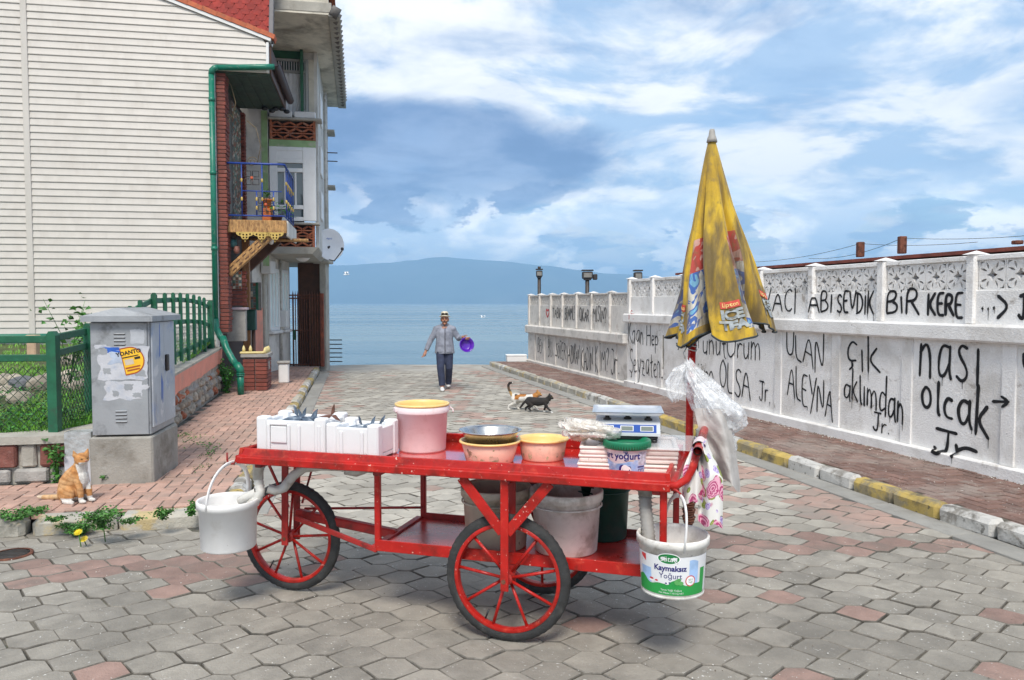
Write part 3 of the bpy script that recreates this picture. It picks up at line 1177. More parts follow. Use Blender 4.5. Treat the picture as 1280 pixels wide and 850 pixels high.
# seen through the slots: the brown render of the building behind
# ---- graffiti: hand strokes of spray paint lying on the wall
GL = {
    'A': (.8, ['0,0 .4,1 .8,0', '.15,.38 .68,.36']), 'B': (.7, ['0.05,0 .05,1 .5,.98 .6,.78 .45,.55 .08,.52', '.4,.54 .68,.35 .6,.08 .05,0']),
    'C': (.65, ['.62,.85 .4,1 .12,.8 .05,.45 .2,.08 .45,.0 .65,.12']), 'D': (.7, ['.05,0 .05,1', '-.03,1 .45,.92 .68,.5 .45,.06 -.02,0']),
    'E': (.6, ['.6,1 .05,1 .05,0 .6,.02', '.05,.52 .48,.54']), 'G': (.7, ['.62,.85 .4,1 .12,.8 .05,.45 .2,.05 .5,.0 .66,.2 .66,.45 .4,.45']),
    'H': (.7, ['.05,1 .05,0', '.65,1 .65,0', '.05,.5 .65,.53']), 'I': (.2, ['.1,1 .1,0']), 'İ': (.2, ['.1,.85 .1,0', '.08,1.1 .12,1.12']),
    'J': (.6, ['.05,1 .65,1', '.42,1 .42,.2 .3,.0 .1,.05 .02,.2']), 'K': (.7, ['.05,1 .05,0', '.62,1 .08,.5 .7,0']),
    'L': (.55, ['.05,1 .05,.02 .55,.04']), 'M': (.85, ['0,0 .1,1 .42,.35 .72,1 .82,0']), 'N': (.75, ['.05,0 .08,1 .66,.02 .7,1']),
    'O': (.75, ['.38,1 .1,.8 .05,.4 .22,.03 .5,.02 .7,.35 .65,.75 .38,1']), 'P': (.65, ['.05,0 .05,1 .5,.98 .62,.75 .45,.5 .06,.47']),
    'R': (.7, ['.05,0 .05,1 .5,.98 .6,.75 .45,.52 .06,.48', '.3,.48 .72,0']), 'S': (.6, ['.58,.88 .35,1 .1,.85 .15,.6 .48,.45 .58,.2 .35,.0 .02,.12']),
    'T': (.7, ['0,1 .7,1', '.35,1 .35,0']), 'U': (.7, ['.05,1 .05,.25 .25,0 .5,.02 .65,.25 .66,1']), 'V': (.7, ['0,1 .35,0 .7,1']),
    'Y': (.7, ['0,1 .35,.5', '.72,1 .2,-.1']), 'Z': (.65, ['0,1 .62,1 .02,0 .66,.02']), 'Ş': (.6, ['.58,.88 .35,1 .1,.85 .15,.6 .48,.45 .58,.2 .35,.0 .02,.12', '.3,-.02 .36,-.15 .22,-.2']),
    'Ö': (.75, ['.38,.9 .1,.72 .05,.4 .22,.03 .5,.02 .7,.35 .65,.7 .38,.9', '.22,1.05 .25,1.07', '.5,1.05 .53,1.07']),
    'a': (.55, ['.48,.55 .2,.6 .05,.35 .12,.06 .32,.06 .48,.3', '.5,.62 .48,.15 .56,0']), 'c': (.45, ['.42,.52 .22,.6 .05,.35 .15,.03 .42,.08']),
    'ç': (.5, ['.48,.75 .25,.85 .05,.6 .12,.28 .45,.28', '.25,.28 .32,.08 .12,-.02']), 'd': (.55, ['.48,.5 .2,.6 .05,.32 .15,.03 .48,.2', '.5,1 .5,0']),
    'e': (.5, ['.06,.3 .45,.36 .36,.6 .12,.55 .04,.25 .2,.0 .48,.1']), 'h': (.5, ['.05,1 .05,0', '.05,.4 .3,.6 .46,.4 .46,0']),
    'i': (.18, ['.1,.6 .1,0', '.08,.85 .12,.88']), 'ı': (.18, ['.1,.62 .1,0']), 'k': (.5, ['.05,1 .05,0', '.42,.62 .06,.3 .52,0']),
    'l': (.2, ['.1,1 .1,.12 .22,.0']), 'm': (.75, ['.05,.6 .05,0', '.05,.4 .2,.6 .36,.4 .36,0', '.36,.4 .54,.6 .7,.4 .7,0']),
    'n': (.5, ['.05,.6 .05,0', '.05,.4 .28,.62 .45,.4 .45,0']), 'o': (.5, ['.25,.6 .06,.42 .1,.08 .3,.0 .46,.2 .42,.5 .25,.6']),
    'p': (.55, ['.05,.6 .05,-.35', '.05,.45 .3,.62 .5,.4 .4,.08 .06,.1']), 'r': (.4, ['.05,.6 .05,0', '.05,.35 .22,.6 .42,.55']),
    's': (.45, ['.42,.55 .2,.62 .06,.45 .36,.25 .4,.06 .2,-.02 .02,.06']), 't': (.4, ['.2,.95 .2,.08 .38,.0', '.02,.62 .4,.64']),
    'u': (.5, ['.05,.6 .08,.12 .25,.0 .42,.2', '.44,.62 .44,0']), 'v': (.5, ['.02,.6 .24,0 .48,.62']), 'y': (.5, ['.03,.6 .25,.12', '.5,.62 .15,-.35 .0,-.3']),
    'z': (.5, ['.02,.6 .46,.6 .04,.02 .5,.03', '.12,.3 .4,.32']), 'ş': (.45, ['.42,.55 .2,.62 .06,.45 .36,.25 .4,.06 .2,-.02 .02,.06', '.2,-.04 .26,-.16 .12,-.2']),
    'ü': (.5, ['.05,.6 .08,.12 .25,.0 .42,.2', '.44,.62 .44,0', '.12,.82 .15,.84', '.36,.82 .39,.84']),
    '?': (.5, ['.02,.8 .2,1 .42,.88 .4,.62 .2,.45 .2,.28', '.18,.03 .22,.05']), '!': (.2, ['.12,1 .1,.25', '.08,.03 .12,.05']), '.': (.2, ['.08,.02 .12,.04']),
    '-': (.5, ['.05,.45 .45,.47']), ':': (.2, ['.08,.2 .12,.22', '.08,.6 .12,.62']), "'": (.2, ['.1,1 .1,.85']), ' ': (.35, []),
    '>': (.9, ['.1,1 .85,.5 .1,0']), '→': (1.0, ['0,.5 .95,.48', '.55,.9 .98,.48 .6,.05']), '♥': (.8, ['.4,0 .05,.55 .2,.9 .4,.65 .6,.9 .75,.55 .4,0']),
}


def chaikin(p, it=2):
    for _ in range(it):
        q = [p[0]]
        for a, b in zip(p, p[1:]):
            q.append((a[0] * .75 + b[0] * .25, a[1] * .75 + b[1] * .25))
            q.append((a[0] * .25 + b[0] * .75, a[1] * .25 + b[1] * .75))
        q.append(p[-1])
        p = q
    return p


def skin(u, z, proud):
    """how far the wall's face stands out at this spot, so that paint follows posts and strips"""
    y = -u * WD.y
    hw = .08 / WD.y
    if y < 15.45:
        if z < .24:
            return .050
        if z > 1.545:
            return -.0145 if any(abs(y - p) < .056 for p in P2) else proud
        return -.010 if any(abs(y - p) < hw for p in PILS2) else proud
    if z > 1.15:
        return -.0145 if any(abs(y - p) < .052 for p in P1) else proud
    return -.004 if any(abs(y - p) < hw for p in PILS1) else proud


PILS2 = (15.1, 14.05, 12.95, 11.8, 10.65, 9.52, 8.42, 7.22, 6.05, 4.9, 3.7, 2.6)
PILS1 = (21.3, 20.5, 19.65, 18.75, 17.85, 16.9, 16.0)


def graffiti(s, a, b, m, wid=.024, proud=.004, gap=.12, seed=1, drip=.0, to=None, name='graffiti'):
    """word between two corners of the photograph; a, b = (px, bottom py, top py) of its ends, laid as strokes on the wall"""
    r = random.Random(seed)
    u0, zb0 = wall_at(a[0], a[1], proud)
    _, zt0 = wall_at(a[0], a[2], proud)
    u1, zb1 = wall_at(b[0], b[1], proud)
    _, zt1 = wall_at(b[0], b[2], proud)
    tot = sum(GL[c][0] + gap for c in s) - gap
    x = 0.0
    q_ = MB()
    n_ = 0
    for c in s:
        w, strokes = GL[c]
        sl, sc, up = r.uniform(-.06, .06), r.uniform(.9, 1.08), r.uniform(-.05, .05)
        for st in strokes:
            pts = [tuple(float(t) for t in p.split(',')) for p in st.split()]
            pts = [(px + sl * py + r.uniform(-.02, .02), py * sc + up + r.uniform(-.025, .025)) for px, py in pts]
            pts = chaikin(pts)
            P = []
            dense = [pts[0]]
            for a_, b_ in zip(pts, pts[1:]):
                n__ = max(1, int((abs(b_[0] - a_[0]) + abs(b_[1] - a_[1])) / .06))
                dense += [(a_[0] + (b_[0] - a_[0]) * k_ / n__, a_[1] + (b_[1] - a_[1]) * k_ / n__) for k_ in range(1, n__ + 1)]
            for px, py in dense:
                t = (x + px) / tot
                zb, zt = zb0 + (zb1 - zb0) * t, zt0 + (zt1 - zt0) * t
                P.append(Vector((u0 + (u1 - u0) * t, zb + (zt - zb) * py)))
            n_ += 1
            de = .0004 * (n_ % 5)
            vs, fs = [], []
            m_ = len(P)
            for i in range(m_):
                d = P[min(i + 1, m_ - 1)] - P[max(i - 1, 0)]
                d = d.normalized() if d.length > 1e-6 else Vector((1, 0))
                nn = Vector((-d.y, d.x)) * wid * .5 * (1 + .42 * noise.noise(Vector((P[i].x * 6, P[i].y * 6, seed))))
                if i in (0, m_ - 1):
                    nn *= .7
                e = skin(P[i].x, P[i].y, proud) + de
                vs += [(P[i].x + nn.x, e, P[i].y + nn.y), (P[i].x - nn.x, e, P[i].y - nn.y)]
            for i in range(m_ - 1):
                fs.append((2 * i, 2 * i + 1, 2 * i + 3, 2 * i + 2))
            # rounded ends
            for j, sgn in ((0, -1), (m_ - 1, 1)):
                d = (P[1] - P[0]) if j == 0 else (P[-1] - P[-2])
                d = d.normalized() if d.length > 1e-6 else Vector((1, 0))
                tip = P[j] + d * sgn * wid * .32
                vs.append((tip.x, skin(P[j].x, P[j].y, proud) + de, tip.y))
                fs.append((2 * j, 2 * j + 1, len(vs) - 1))
            q_.add(vs, fs, 0, False, WM)
            if drip and r.random() < drip:
                i = max(range(m_), key=lambda i_: -P[i_].y)
                l = r.uniform(.03, .11)
                e = skin(P[i].x, P[i].y, proud) + de
                q_.add([(P[i].x - .004, e + .0002, P[i].y), (P[i].x + .004, e + .0002, P[i].y), (P[i].x + .002, e + .0002, P[i].y - l), (P[i].x - .002, e + .0002, P[i].y - l)], [(0, 1, 2, 3)], 0, False, WM)
        x += w + gap
    return q_.build(name, m, wall, recalc=False)


# upper band of the near part
UP = -.046
graffiti('BOYACI', (930, 389, 366), (995, 391, 360), m_graf, .024, UP, seed=2)
graffiti('ABİ', (1013, 390, 366), (1040, 391, 364), m_graf, .026, UP, seed=3, drip=.2)
graffiti('SEVDİK', (1046, 391, 366), (1092, 392, 364), m_graf, .026, UP, seed=4, drip=.2)
graffiti('BİR', (1107, 392, 366), (1148, 394, 363), m_graf, .030, UP, seed=5, drip=.2)
graffiti('KERE', (1159, 394, 368), (1203, 396, 365), m_graf, .032, UP, seed=6)
graffiti("...", (1226, 386, 374), (1245, 386, 372), m_graf, .036, UP, seed=7, drip=.8)
graffiti('>', (1245, 397, 370), (1263, 397, 370), m_graf, .034, UP, seed=8)
graffiti('J', (1273, 397, 368), (1283, 399, 365), m_graf, .034, UP, seed=9)
# lower panels of the near part
LO = -.026
graffiti('Kaan', (785, 428, 401), (804, 431, 402), m_graf, .022, LO, seed=11)
graffiti('Hep', (808, 432, 407), (823, 434, 410), m_graf, .022, LO, seed=12)
graffiti('Şeyzaten..', (787, 466, 436), (832, 474, 440), m_graf, .022, LO, seed=13)
graffiti('Şevdi', (845, 432, 410), (874, 436, 415), m_graf, .020, LO, seed=14)
graffiti('unutUrum', (878, 443, 414), (950, 452, 416), m_graf, .022, LO, seed=15)
graffiti('Ölüm', (853, 478, 447), (892, 484, 450), m_graf, .022, LO, seed=16)
graffiti('OLSA', (899, 484, 452), (938, 503, 460), m_graf, .024, LO, seed=17)
graffiti('Jr.', (949, 500, 476), (963, 504, 480), m_graf, .022, LO, seed=18, drip=.5)
graffiti('ULAN', (982, 440, 416), (1030, 470, 414), m_graf, .022, LO, seed=19, drip=.3)
graffiti('ALEYNA', (984, 494, 452), (1042, 528, 482), m_graf, .022, LO, seed=20, drip=.3)
graffiti('çık', (1058, 462, 422), (1099, 466, 420), m_graf, .026, LO, seed=21, drip=.3)
graffiti('aklımdan', (1054, 496, 462), (1130, 530, 478), m_graf, .024, LO, gap=.1, seed=22, drip=.3)
graffiti('Jr.', (1091, 538, 517), (1112, 543, 522), m_graf, .022, LO, seed=23)
graffiti('nası', (1148, 466, 403), (1224, 485, 408), m_graf, .032, LO, gap=.2, seed=24, drip=.4)
graffiti('olcak', (1150, 508, 470), (1235, 548, 478), m_graf, .036, LO, gap=.12, seed=25, drip=.3)
graffiti('→', (1240, 508, 493), (1263, 510, 492), m_graf, .034, LO, seed=26)
graffiti('J', (1167, 566, 536), (1192, 570, 543), m_graf, .036, LO, seed=27)
graffiti('r', (1194, 570, 543), (1222, 584, 546), m_graf, .036, LO, seed=28, drip=.5)
graffiti('u', (1278, 460, 430), (1290, 466, 430), m_graf, .034, LO, seed=29)
# far part
LU = -.044
graffiti('♥', (682, 396, 384), (687, 396, 384), m_grafred, .05, LU, seed=30)
graffiti('TABİR', (691, 397, 384), (701.5, 398, 384), m_grafthin, .030, LU, seed=31)
graffiti('BENİMLE', (706, 399, 384), (719, 400, 384), m_grafthin, .030, LU, seed=32)
graffiti('ÇIKAR'.replace('Ç', 'C'), (724, 401, 385), (736, 402, 386), m_grafthin, .030, LU, seed=33)
graffiti('MISIN?', (741, 402, 384), (758, 404, 382), m_grafthin, .030, LU, seed=34)
LL = -.026
graffiti('BEN', (672, 440, 423), (679, 441, 423), m_grafthin, .026, LL, seed=35)
graffiti('BU', (685, 447, 426), (690, 447, 426), m_grafthin, .028, LL, seed=36)
graffiti('SÖZER', (695, 446, 428), (707, 450, 428), m_grafthin, .030, LL, seed=37)
graffiti('YAZDIRAN', (709, 452, 432), (724, 455, 430), m_grafthin, .026, LL, seed=38)
graffiti('KADIN', (727, 462, 434), (741, 463, 432), m_graf, .024, LL, seed=39)
graffiti('KİM?', (744, 463, 434), (761, 466, 432), m_graf, .024, LL, seed=40)
graffiti('Jr.', (764, 467, 433), (774, 468, 440), m_graf, .028, LL, seed=41)
graffiti('rS.', (786, 399, 388), (792, 399, 388), m_grafred, .022, .058, seed=42)
# a strip of plaster fallen off near the seaward end of the tall part
q = MB()
u_, z_ = wall_at(829, 440, LO)
pl_ = [(u_ + .045 * noise.noise(Vector((t * 3, s_, 1))) + s_ * (.03 + .02 * noise.noise(Vector((t * 5, s_ * 3, 2)))), LO, z_ + .30 - t * .60) for s_ in (-1, 1) for t in (0, .15, .3, .45, .6, .75, .9, 1)]
q.add(pl_, [(i, i + 1, 9 + i, 8 + i) for i in range(7)], 0, False, WM)
q.build('bare_plaster_patch', mat('bare_grey_plaster', (.30, .285, .25), .95, .2, 12, .5, 60), wall, recalc=False)

# ---- behind the wall
roofb = thing('lean_to_roof', 'rust brown metal roof edge with dark posts showing above the white wall', 'roof')
BN = -WN


def behind(y, d, z):
    p = W0 + WD * (y / WD.y) + BN * d
    return Vector((p.x, p.y, z))


q = MB()
pts = [behind(14.6, .60, 2.315), behind(3.0, .60, 2.315), behind(3.0, 4.5, 2.33), behind(14.6, 4.5, 2.33)]
q.add(pts + [p - Vector((0, 0, .04)) for p in pts], [(0, 1, 2, 3), (7, 6, 5, 4), (0, 4, 5, 1), (1, 5, 6, 2), (2, 6, 7, 3), (3, 7, 4, 0)])
q.build('roof_sheet', mat('rusty_roof', (.22, .055, .035), .75, .25, 5, .2, 30, dirt=((.12, .05, .03), .6, 6, .5, .7)), roofb)
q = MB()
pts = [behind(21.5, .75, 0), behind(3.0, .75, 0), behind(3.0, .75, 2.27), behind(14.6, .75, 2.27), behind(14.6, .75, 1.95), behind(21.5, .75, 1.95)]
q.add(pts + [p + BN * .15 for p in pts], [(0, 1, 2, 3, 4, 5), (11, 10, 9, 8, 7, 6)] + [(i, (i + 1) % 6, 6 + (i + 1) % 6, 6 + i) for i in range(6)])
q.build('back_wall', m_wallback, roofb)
PT = []
for px, top in ((1075, 303), (1127, 296), (1271, 301)):
    base = on_plane(px, 330, W0 - WN * .9, WN)
    h = EYE + (379 - top) / FOC * base.y
    q = MB()
    q.box((base.x, base.y, (2.36 + h) / 2), (.085, .085, h - 2.36), 0, .008)
    q.build('roof_post', m_rusty, roofb)
    PT.append(Vector((base.x, base.y, h - .02)))


def wire(a, b, sag, r=.004):
    return [a.lerp(b, t / 14) - Vector((0, 0, sag * 4 * (t / 14) * (1 - t / 14))) for t in range(15)]


q = MB()
for a, b, s_ in ((PT[0], behind(12.6, .9, 2.42), .05), (PT[0], behind(8.4, .9, 2.42), .03), (PT[1], behind(11.2, .9, 2.40), .08), (PT[1], behind(7.6, .9, 2.44), .03)):
    q.tube(wire(a, b, s_), .003, 5)
q.build('stay_wire', m_dkmetal, roofb)

for n_, (px, top, y, lab) in enumerate(((674, 335, 25.0, 'slim dark lamp post with small lantern, seaward end of the wall'), (734, 336, 22.5, 'dark lamp post with boxy double lantern beyond the far wall'),
                                        (797, 336, 20.0, 'dark lamp head just peeping over the taller wall'))):
    b = on_y(px, 379, y)
    h = EYE + (379 - top) / FOC * y
    L = thing('lamp_post', lab, 'lamp post', (b.x, b.y, 0), 0, 'lamp posts behind the wall')
    w = .055 if n_ != 1 else .06
    q = MB()
    q.tube([(0, 0, -.2), (0, 0, h - .12)], w, 10)
    q.build('pole', m_dkmetal, L)
    q = MB()
    ww = .20 if n_ != 1 else .30
    q.box((0, 0, h - .19), (ww, .24, .20), 0, .02)
    q.box((0, 0, h - .05), (ww * 1.12, .27, .035), 0, .008)
    q.box((0, 0, h - .31), (ww * .7, .18, .04), 0, .008)
    if n_ == 1:
        q.box((.22, 0, h - .24), (.12, .2, .16), 0, .015)
    if n_ == 0:
        q.tube([(0, 0, h - .04), (0, 0, h + .04)], .05, 8)
    q.build('lantern', m_dkmetal, L)
    q = MB()
    q.box((0, -.122, h - .19), (ww * .75, .006, .12), 0)
    q.build('lantern_pane', mat('lantern_glass', (.22, .21, .19), .3), L)

# white foam box left on the quay at the wall's end
fb = thing('foam_box', 'small white foam box on the quay at the end of the graffiti wall', 'box', (.12, 22.02, -.004 + .114), .1)
q = MB()
q.box((0, 0, .08), (.56, .36, .16), 0, .015)
q.build('box_body', m_foam, fb)
q = MB()
q.box((0, 0, .180), (.58, .38, .035), 0, .012)
q.build('lid', m_foam, fb)

# rusty ladder of rods standing in the water beside the house
b = on_y(416, 455, 23.2)
ld = thing('landing_rack', 'dark metal rack of level rods standing in the water beyond the kerb', 'rack', (b.x, b.y, SEA))
for k in range(6):
    z = EYE + (379 - (425 + k * 5.4)) / FOC * 23.2 - SEA
    q = MB()
    q.tube([(-.42, 0, z), (.28, 0, z)], .016, 6)
    q.build('rod', m_dkmetal, ld)
q = MB()
q.tube([(-.14, 0, -.4), (-.14, 0, EYE + (379 - 420) / FOC * 23.2 - SEA)], .02, 8)
q.build('upright', m_dkmetal, ld)

# gulls
for n_, (px, py, y, sp, lab) in enumerate(((432.5, 343.5, 60, .65, 'white gull flying in front of the hazy hills'), (603, 397, 80, .9, 'white gull skimming the sea right of the man'))):
    c = on_y(px, py, y)
    G = thing('gull', lab, 'gull', tuple(c), .6, 'gulls over the water')
    me = blob_mesh('gull_body', [('t', [(-.20, 0, 0), (0, 0, 0), (.2, 0, .03), (.3, 0, .02)], [.02, .06, .05, .012])], .012, mat('gull_white', (.8, .8, .8), .8), 2)
    place('body', me, G)
    q = MB()
    for sg in (-1, 1):
        W = [(-.08, 0, .03), (.08, 0, .03), (.10, sg * sp * .3, .22), (-.04, sg * sp * .3, .22), (.03, sg * sp * .62, .12), (-.05, sg * sp * .62, .12)]
        q.add(W, [(0, 1, 2, 3), (3, 2, 4, 5)], 0, True)
        q.add([(a_, b_, c_ + .012) for a_, b_, c_ in W], [(0, 1, 2, 3), (3, 2, 4, 5)], 0, True)
    q.build('wings', mat('gull_white', (.8, .8, .8), .8), G)
# ================================================================== LEFT: SIDING HOUSE
PHI = radians(10.5)


class Frame:
    def __init__(s, x, y, phi):
        s.o = Vector((x, y, 0))
        s.phi = phi
        s.r = Vector((cos(phi), sin(phi), 0))
        s.d = Vector((-sin(phi), cos(phi), 0))

    def at(s, px, py, b=0.0):
        """(a, z) on the upright plane b behind the frame's front"""
        p = on_plane(px, py, s.o + s.d * b, s.d)
        return (p - s.o).dot(s.r), p.z

    def side(s, px, py, a):
        """(b, z) on the upright plane a to the right of the frame's origin"""
        p = on_plane(px, py, s.o + s.r * a, s.r)
        return (p - s.o).dot(s.d), p.z


HF = Frame(-5.37, 14.3, PHI)
house = thing('siding_house', 'house with cream horizontal siding, red shingles and a blue railed balcony', 'house', HF.o, PHI)
EAVE, RAKE0, RS = .97, 6.50, .345


def rake(z):
    return EAVE - (z - RAKE0) / RS


def sbox(q, a0, a1, b0, b1, z0, z1, m=0, bev=0.0):
    return q.box(((a0 + a1) / 2, (b0 + b1) / 2, (z0 + z1) / 2), (abs(a1 - a0), abs(b1 - b0), abs(z1 - z0)), m, bev)


# body of the house behind the boards
q = MB()
sbox(q, -9, 0, .02, 8, .3, 5.95)
q.add([(-9, .02, 5.95), (EAVE - .02, .02, 5.95), (EAVE - .02, .02, RAKE0 - .02), (rake(9.0), .02, 8.98), (-9, .02, 8.98),
       (-9, 8, 5.95), (0, 8, 5.95), (0, 8, RAKE0 - .02), (rake(9.0), 8, 8.98), (-9, 8, 8.98)], [(0, 1, 2, 3, 4), (9, 8, 7, 6, 5), (3, 8, 9, 4), (0, 4, 9, 5)])
q.build('core', m_mortar, house, recalc=False)
TR_A = HF.at(35, 200)[0]
PITCHB = .1212
z = .95
while z < 8.5:
    z1 = z + PITCHB
    for left in (True, False):
        if left:
            a0, ar0, ar1 = -9.0, TR_A - .04, TR_A - .04
        else:
            a0 = TR_A + .04
            if z < 5.90:
                ar0 = ar1 = -.02
            else:
                ar0, ar1 = min(EAVE - .03, rake(z) - .03), min(EAVE - .03, rake(z1) - .03)
        if ar1 <= a0:
            if ar0 <= a0 + .1:
                continue
        if left:
            ar0, ar1 = min(ar0, rake(z) - .03), min(ar1, rake(z1) - .03)
        q = MB()
        prof = ((.0, 0.004), (-.018, .004), (-.021, .012), (-.012, PITCHB * .55), (-.004, PITCHB + .006), (.012, PITCHB + .006))
        jb, jz = -abs(random.gauss(0, .0012)), random.gauss(0, .0012)
        L = [(a0, b_ + jb, z + zz + random.gauss(0, .0006)) for b_, zz in prof]
        R = [(ar0 + (ar1 - ar0) * zz / PITCHB, b_ + jb, z + zz + jz) for b_, zz in prof]
        n = len(prof)
        q.add(L + R, [(i, i + 1, n + i + 1, n + i) for i in range(n - 1)] + [tuple(range(n)), tuple(range(2 * n - 1, n - 1, -1))])
        q.build('siding_board', m_siding, house, recalc=False)
    z = z1
q = MB()
sbox(q, TR_A - .05, TR_A + .05, -.036, .0, .95, 8.6, 0, .006)
q.build('joint_trim', m_siding, house)
q = MB()
sbox(q, -.03, .03, -.036, .10, .95, 5.93, 0, .006)
sbox(q, EAVE - .05, EAVE, -.038, .06, 5.93, RAKE0 - .03, 0, .006)
q.build('corner_trim', m_whitetrim, house)
# white rake board and red flashing pieces along the roof edge
da, dz = -1 / sqrt(1 + RS * RS), RS / sqrt(1 + RS * RS)


def along(s, up=0.0):
    return (EAVE + da * s + (-dz) * 0 + up * RS / sqrt(1 + RS * RS) * 1.0, RAKE0 + dz * s + up / sqrt(1 + RS * RS))


q = MB()
c0, c1 = along(-.03), along(7.5)
c2, c3 = along(7.5, .055), along(-.03, .055)
q.prism([c0, c1, c2, c3], -.05, .3, 0, Matrix.Rotation(pi / 2, 4, 'X') @ Matrix.Diagonal((1, 1, -1, 1)))
q.build('rake_board', m_whitetrim, house)
s = -.08
while s < 5.0:
    q = MB()
    c0, c1, c2, c3 = along(s, .058), along(s + .27, .066), along(s + .27, .15), along(s, .138)
    q.prism([c0, c1, c2, c3], -.065, .22, 0, Matrix.Rotation(pi / 2, 4, 'X') @ Matrix.Diagonal((1, 1, -1, 1)))
    q.build('flashing_piece', m_tile, house)
    s += .26

# shingled upper slope just behind the gable edge
SL = radians(14)
sh_m = MB()
w, h = .19, .105
hexp = [(-w / 2, .0), (-w * .28, -h * .95), (w * .28, -h * .95), (w / 2, 0), (w * .5, h * .9), (-w * .5, h * .9)]
sh_m.prism(hexp, -.006, .006)
sh_me = sh_m.mesh('shingle', m_shingle)
base_b = .24
sh_root = MB()
sh_root.add([(-2.6, base_b + .012, 6.3), (EAVE - .02, base_b + .012, 6.3), (EAVE - .02, base_b + .012 + 2.2 * math.tan(SL), 8.5), (-2.6, base_b + .012 + 2.2 * math.tan(SL), 8.5)], [(0, 1, 2, 3)])
shr = sh_root.build('shingle_slope', mat('slope_felt', (.05, .02, .02), .95), house)
nsh = 0
for j in range(16):
    for i in range(18):
        a = EAVE - .06 - .2 * i - (.1 if j % 2 else 0)
        zz = 6.36 + j * .105
        if zz < RAKE0 + RS * (EAVE - a) - .02 or a < -2.5 or zz > 8.3:
            continue
        M4 = Matrix.Translation((a, base_b - .006 + (zz - 6.3) * math.tan(SL), zz)) @ Matrix.Rotation(pi / 2 - SL * 1.0 - .05, 4, 'X')
        place('shingle', sh_me, shr, mat4=M4)
        nsh += 1
q = MB()
q.box((EAVE + .03, .30, 7.35), (.085, .10, 1.75), 0, .01, rot=Matrix.Rotation(-SL, 3, 'X'))
q.build('slope_edge_strip', mat('lead_grey_strip', (.12, .115, .12), .6, .2), house)
q = MB()
sbox(q, .02, EAVE + .02, .35, 3.0, 6.42, 6.47, 0, .01)
q.build('roof_deck', m_wooddk, house)

# eave soffit, gutter and downpipe
q = MB()
sbox(q, .0, EAVE + .03, .03, 2.65, 5.90, 5.945, 0, .008)
for k in range(5):
    sbox(q, .02 + k * .19, .19 + k * .19, .06, 2.6, 5.885, 5.9, 0, .004)
q.build('soffit', mat('dark_green_soffit', (.045, .075, .055), .7, .3, 4, .1, 20, dirt=((.10, .10, .08), .6, 5, .5, .7)), house)
q = MB()
sbox(q, EAVE + .0, EAVE + .035, .03, 2.65, 5.90, 6.42, 0, .008)
q.build('eave_board', m_wooddk, house)
q = MB()
prof = [(cos(t) * .075, sin(t) * .075) for t in [pi + pi * k / 8 for k in range(9)]]
q.grid(8, 1, lambda u, v: (EAVE + .115 + prof[int(round(u * 8))][0], -.02 + v * 2.75, 6.12 + prof[int(round(u * 8))][1]))
q.grid(8, 1, lambda u, v: (EAVE + .115 + prof[int(round(u * 8))][0] * .9, -.02 + v * 2.75, 6.122 + prof[int(round(u * 8))][1] * .9))
q.tube([(EAVE + .19, -.02, 6.12), (EAVE + .19, 2.73, 6.12)], .012, 6)
q.build('gutter', m_gutter, house)
q = MB()
q.tube([(EAVE + .10, -.07, 6.03), (EAVE - .1, -.09, 6.01), (.10, -.10, 5.955)], .052, 12)
q.tube([(.10, -.10, 5.955), (.04, -.10, 5.94), (.0, -.10, 5.90), (-.015, -.10, 5.83)], .056, 12)
q.tube([(-.015, -.10, 5.85), (-.015, -.10, 1.45)], .050, 12)
for zz in (5.35, 4.05, 2.7):
    q.tube([(-.015, -.10, zz), (-.015, -.10, zz + .07)], .058, 12)
q.tube([(-.015, -.10, 1.47), (-.01, -.10, 1.30), (.06, -.13, 1.16), (.14, -.18, 1.05)], .056, 12)
q.build('downpipe', m_tealpipe, house)
# old green pipe along the foot of the boards
q = MB()
q.tube([(-9, -.10, 1.16), (-.7, -.10, 1.19)], .038, 8)
q.build('foot_pipe', m_tealpipe, house)

# street side: brick corner, dark porch with glazed door, wood post, brackets and balcony
q = MB()
sbox(q, -.02, .05, .02, 3.0, .2, 5.9)
q.build('street_wall', mat('porch_dark_render', (.06, .045, .04), .8, .2, 5), house)
bk = MB()
bk.box((0, 0, 0), (.15, .20, .062), 0, .006)
bk_me = bk.mesh('brick', m_brick)
ro = random.Random(3)
zz = 1.25
k = 0
while zz < 5.88:
    place('brick', bk_me, house, mat4=Matrix.Translation((.115 + (.012 if (k // 3) % 2 else 0) + ro.uniform(-.004, .004), .10, zz)))
    place('brick', bk_me, house, mat4=Matrix.Translation((.115 + (.012 if (k // 3) % 2 else 0) + ro.uniform(-.004, .004), .305, zz)))
    zz += .072
    k += 1
q = MB()
sbox(q, .04, .17, .02, .40, 1.2, 5.88)
q.build('brick_core', m_mortar, house)
zz = 3.3
while zz < 5.80:
    place('brick', bk_me, house, mat4=Matrix.Translation((.09, 2.6 + ro.uniform(-.01, .01), zz)))
    zz += .072
# door recess with mosaic strip and curls of wrought iron
q = MB()
sbox(q, .03, .07, .55, 1.35, 3.3, 5.55)
q.build('balcony_door', m_wooddk, house)
q = MB()
for kk in range(2):
    sbox(q, .072, .08, .62 + kk * .38, .92 + kk * .38, 3.5, 5.4)
q.build('door_pane', m_glass, house)


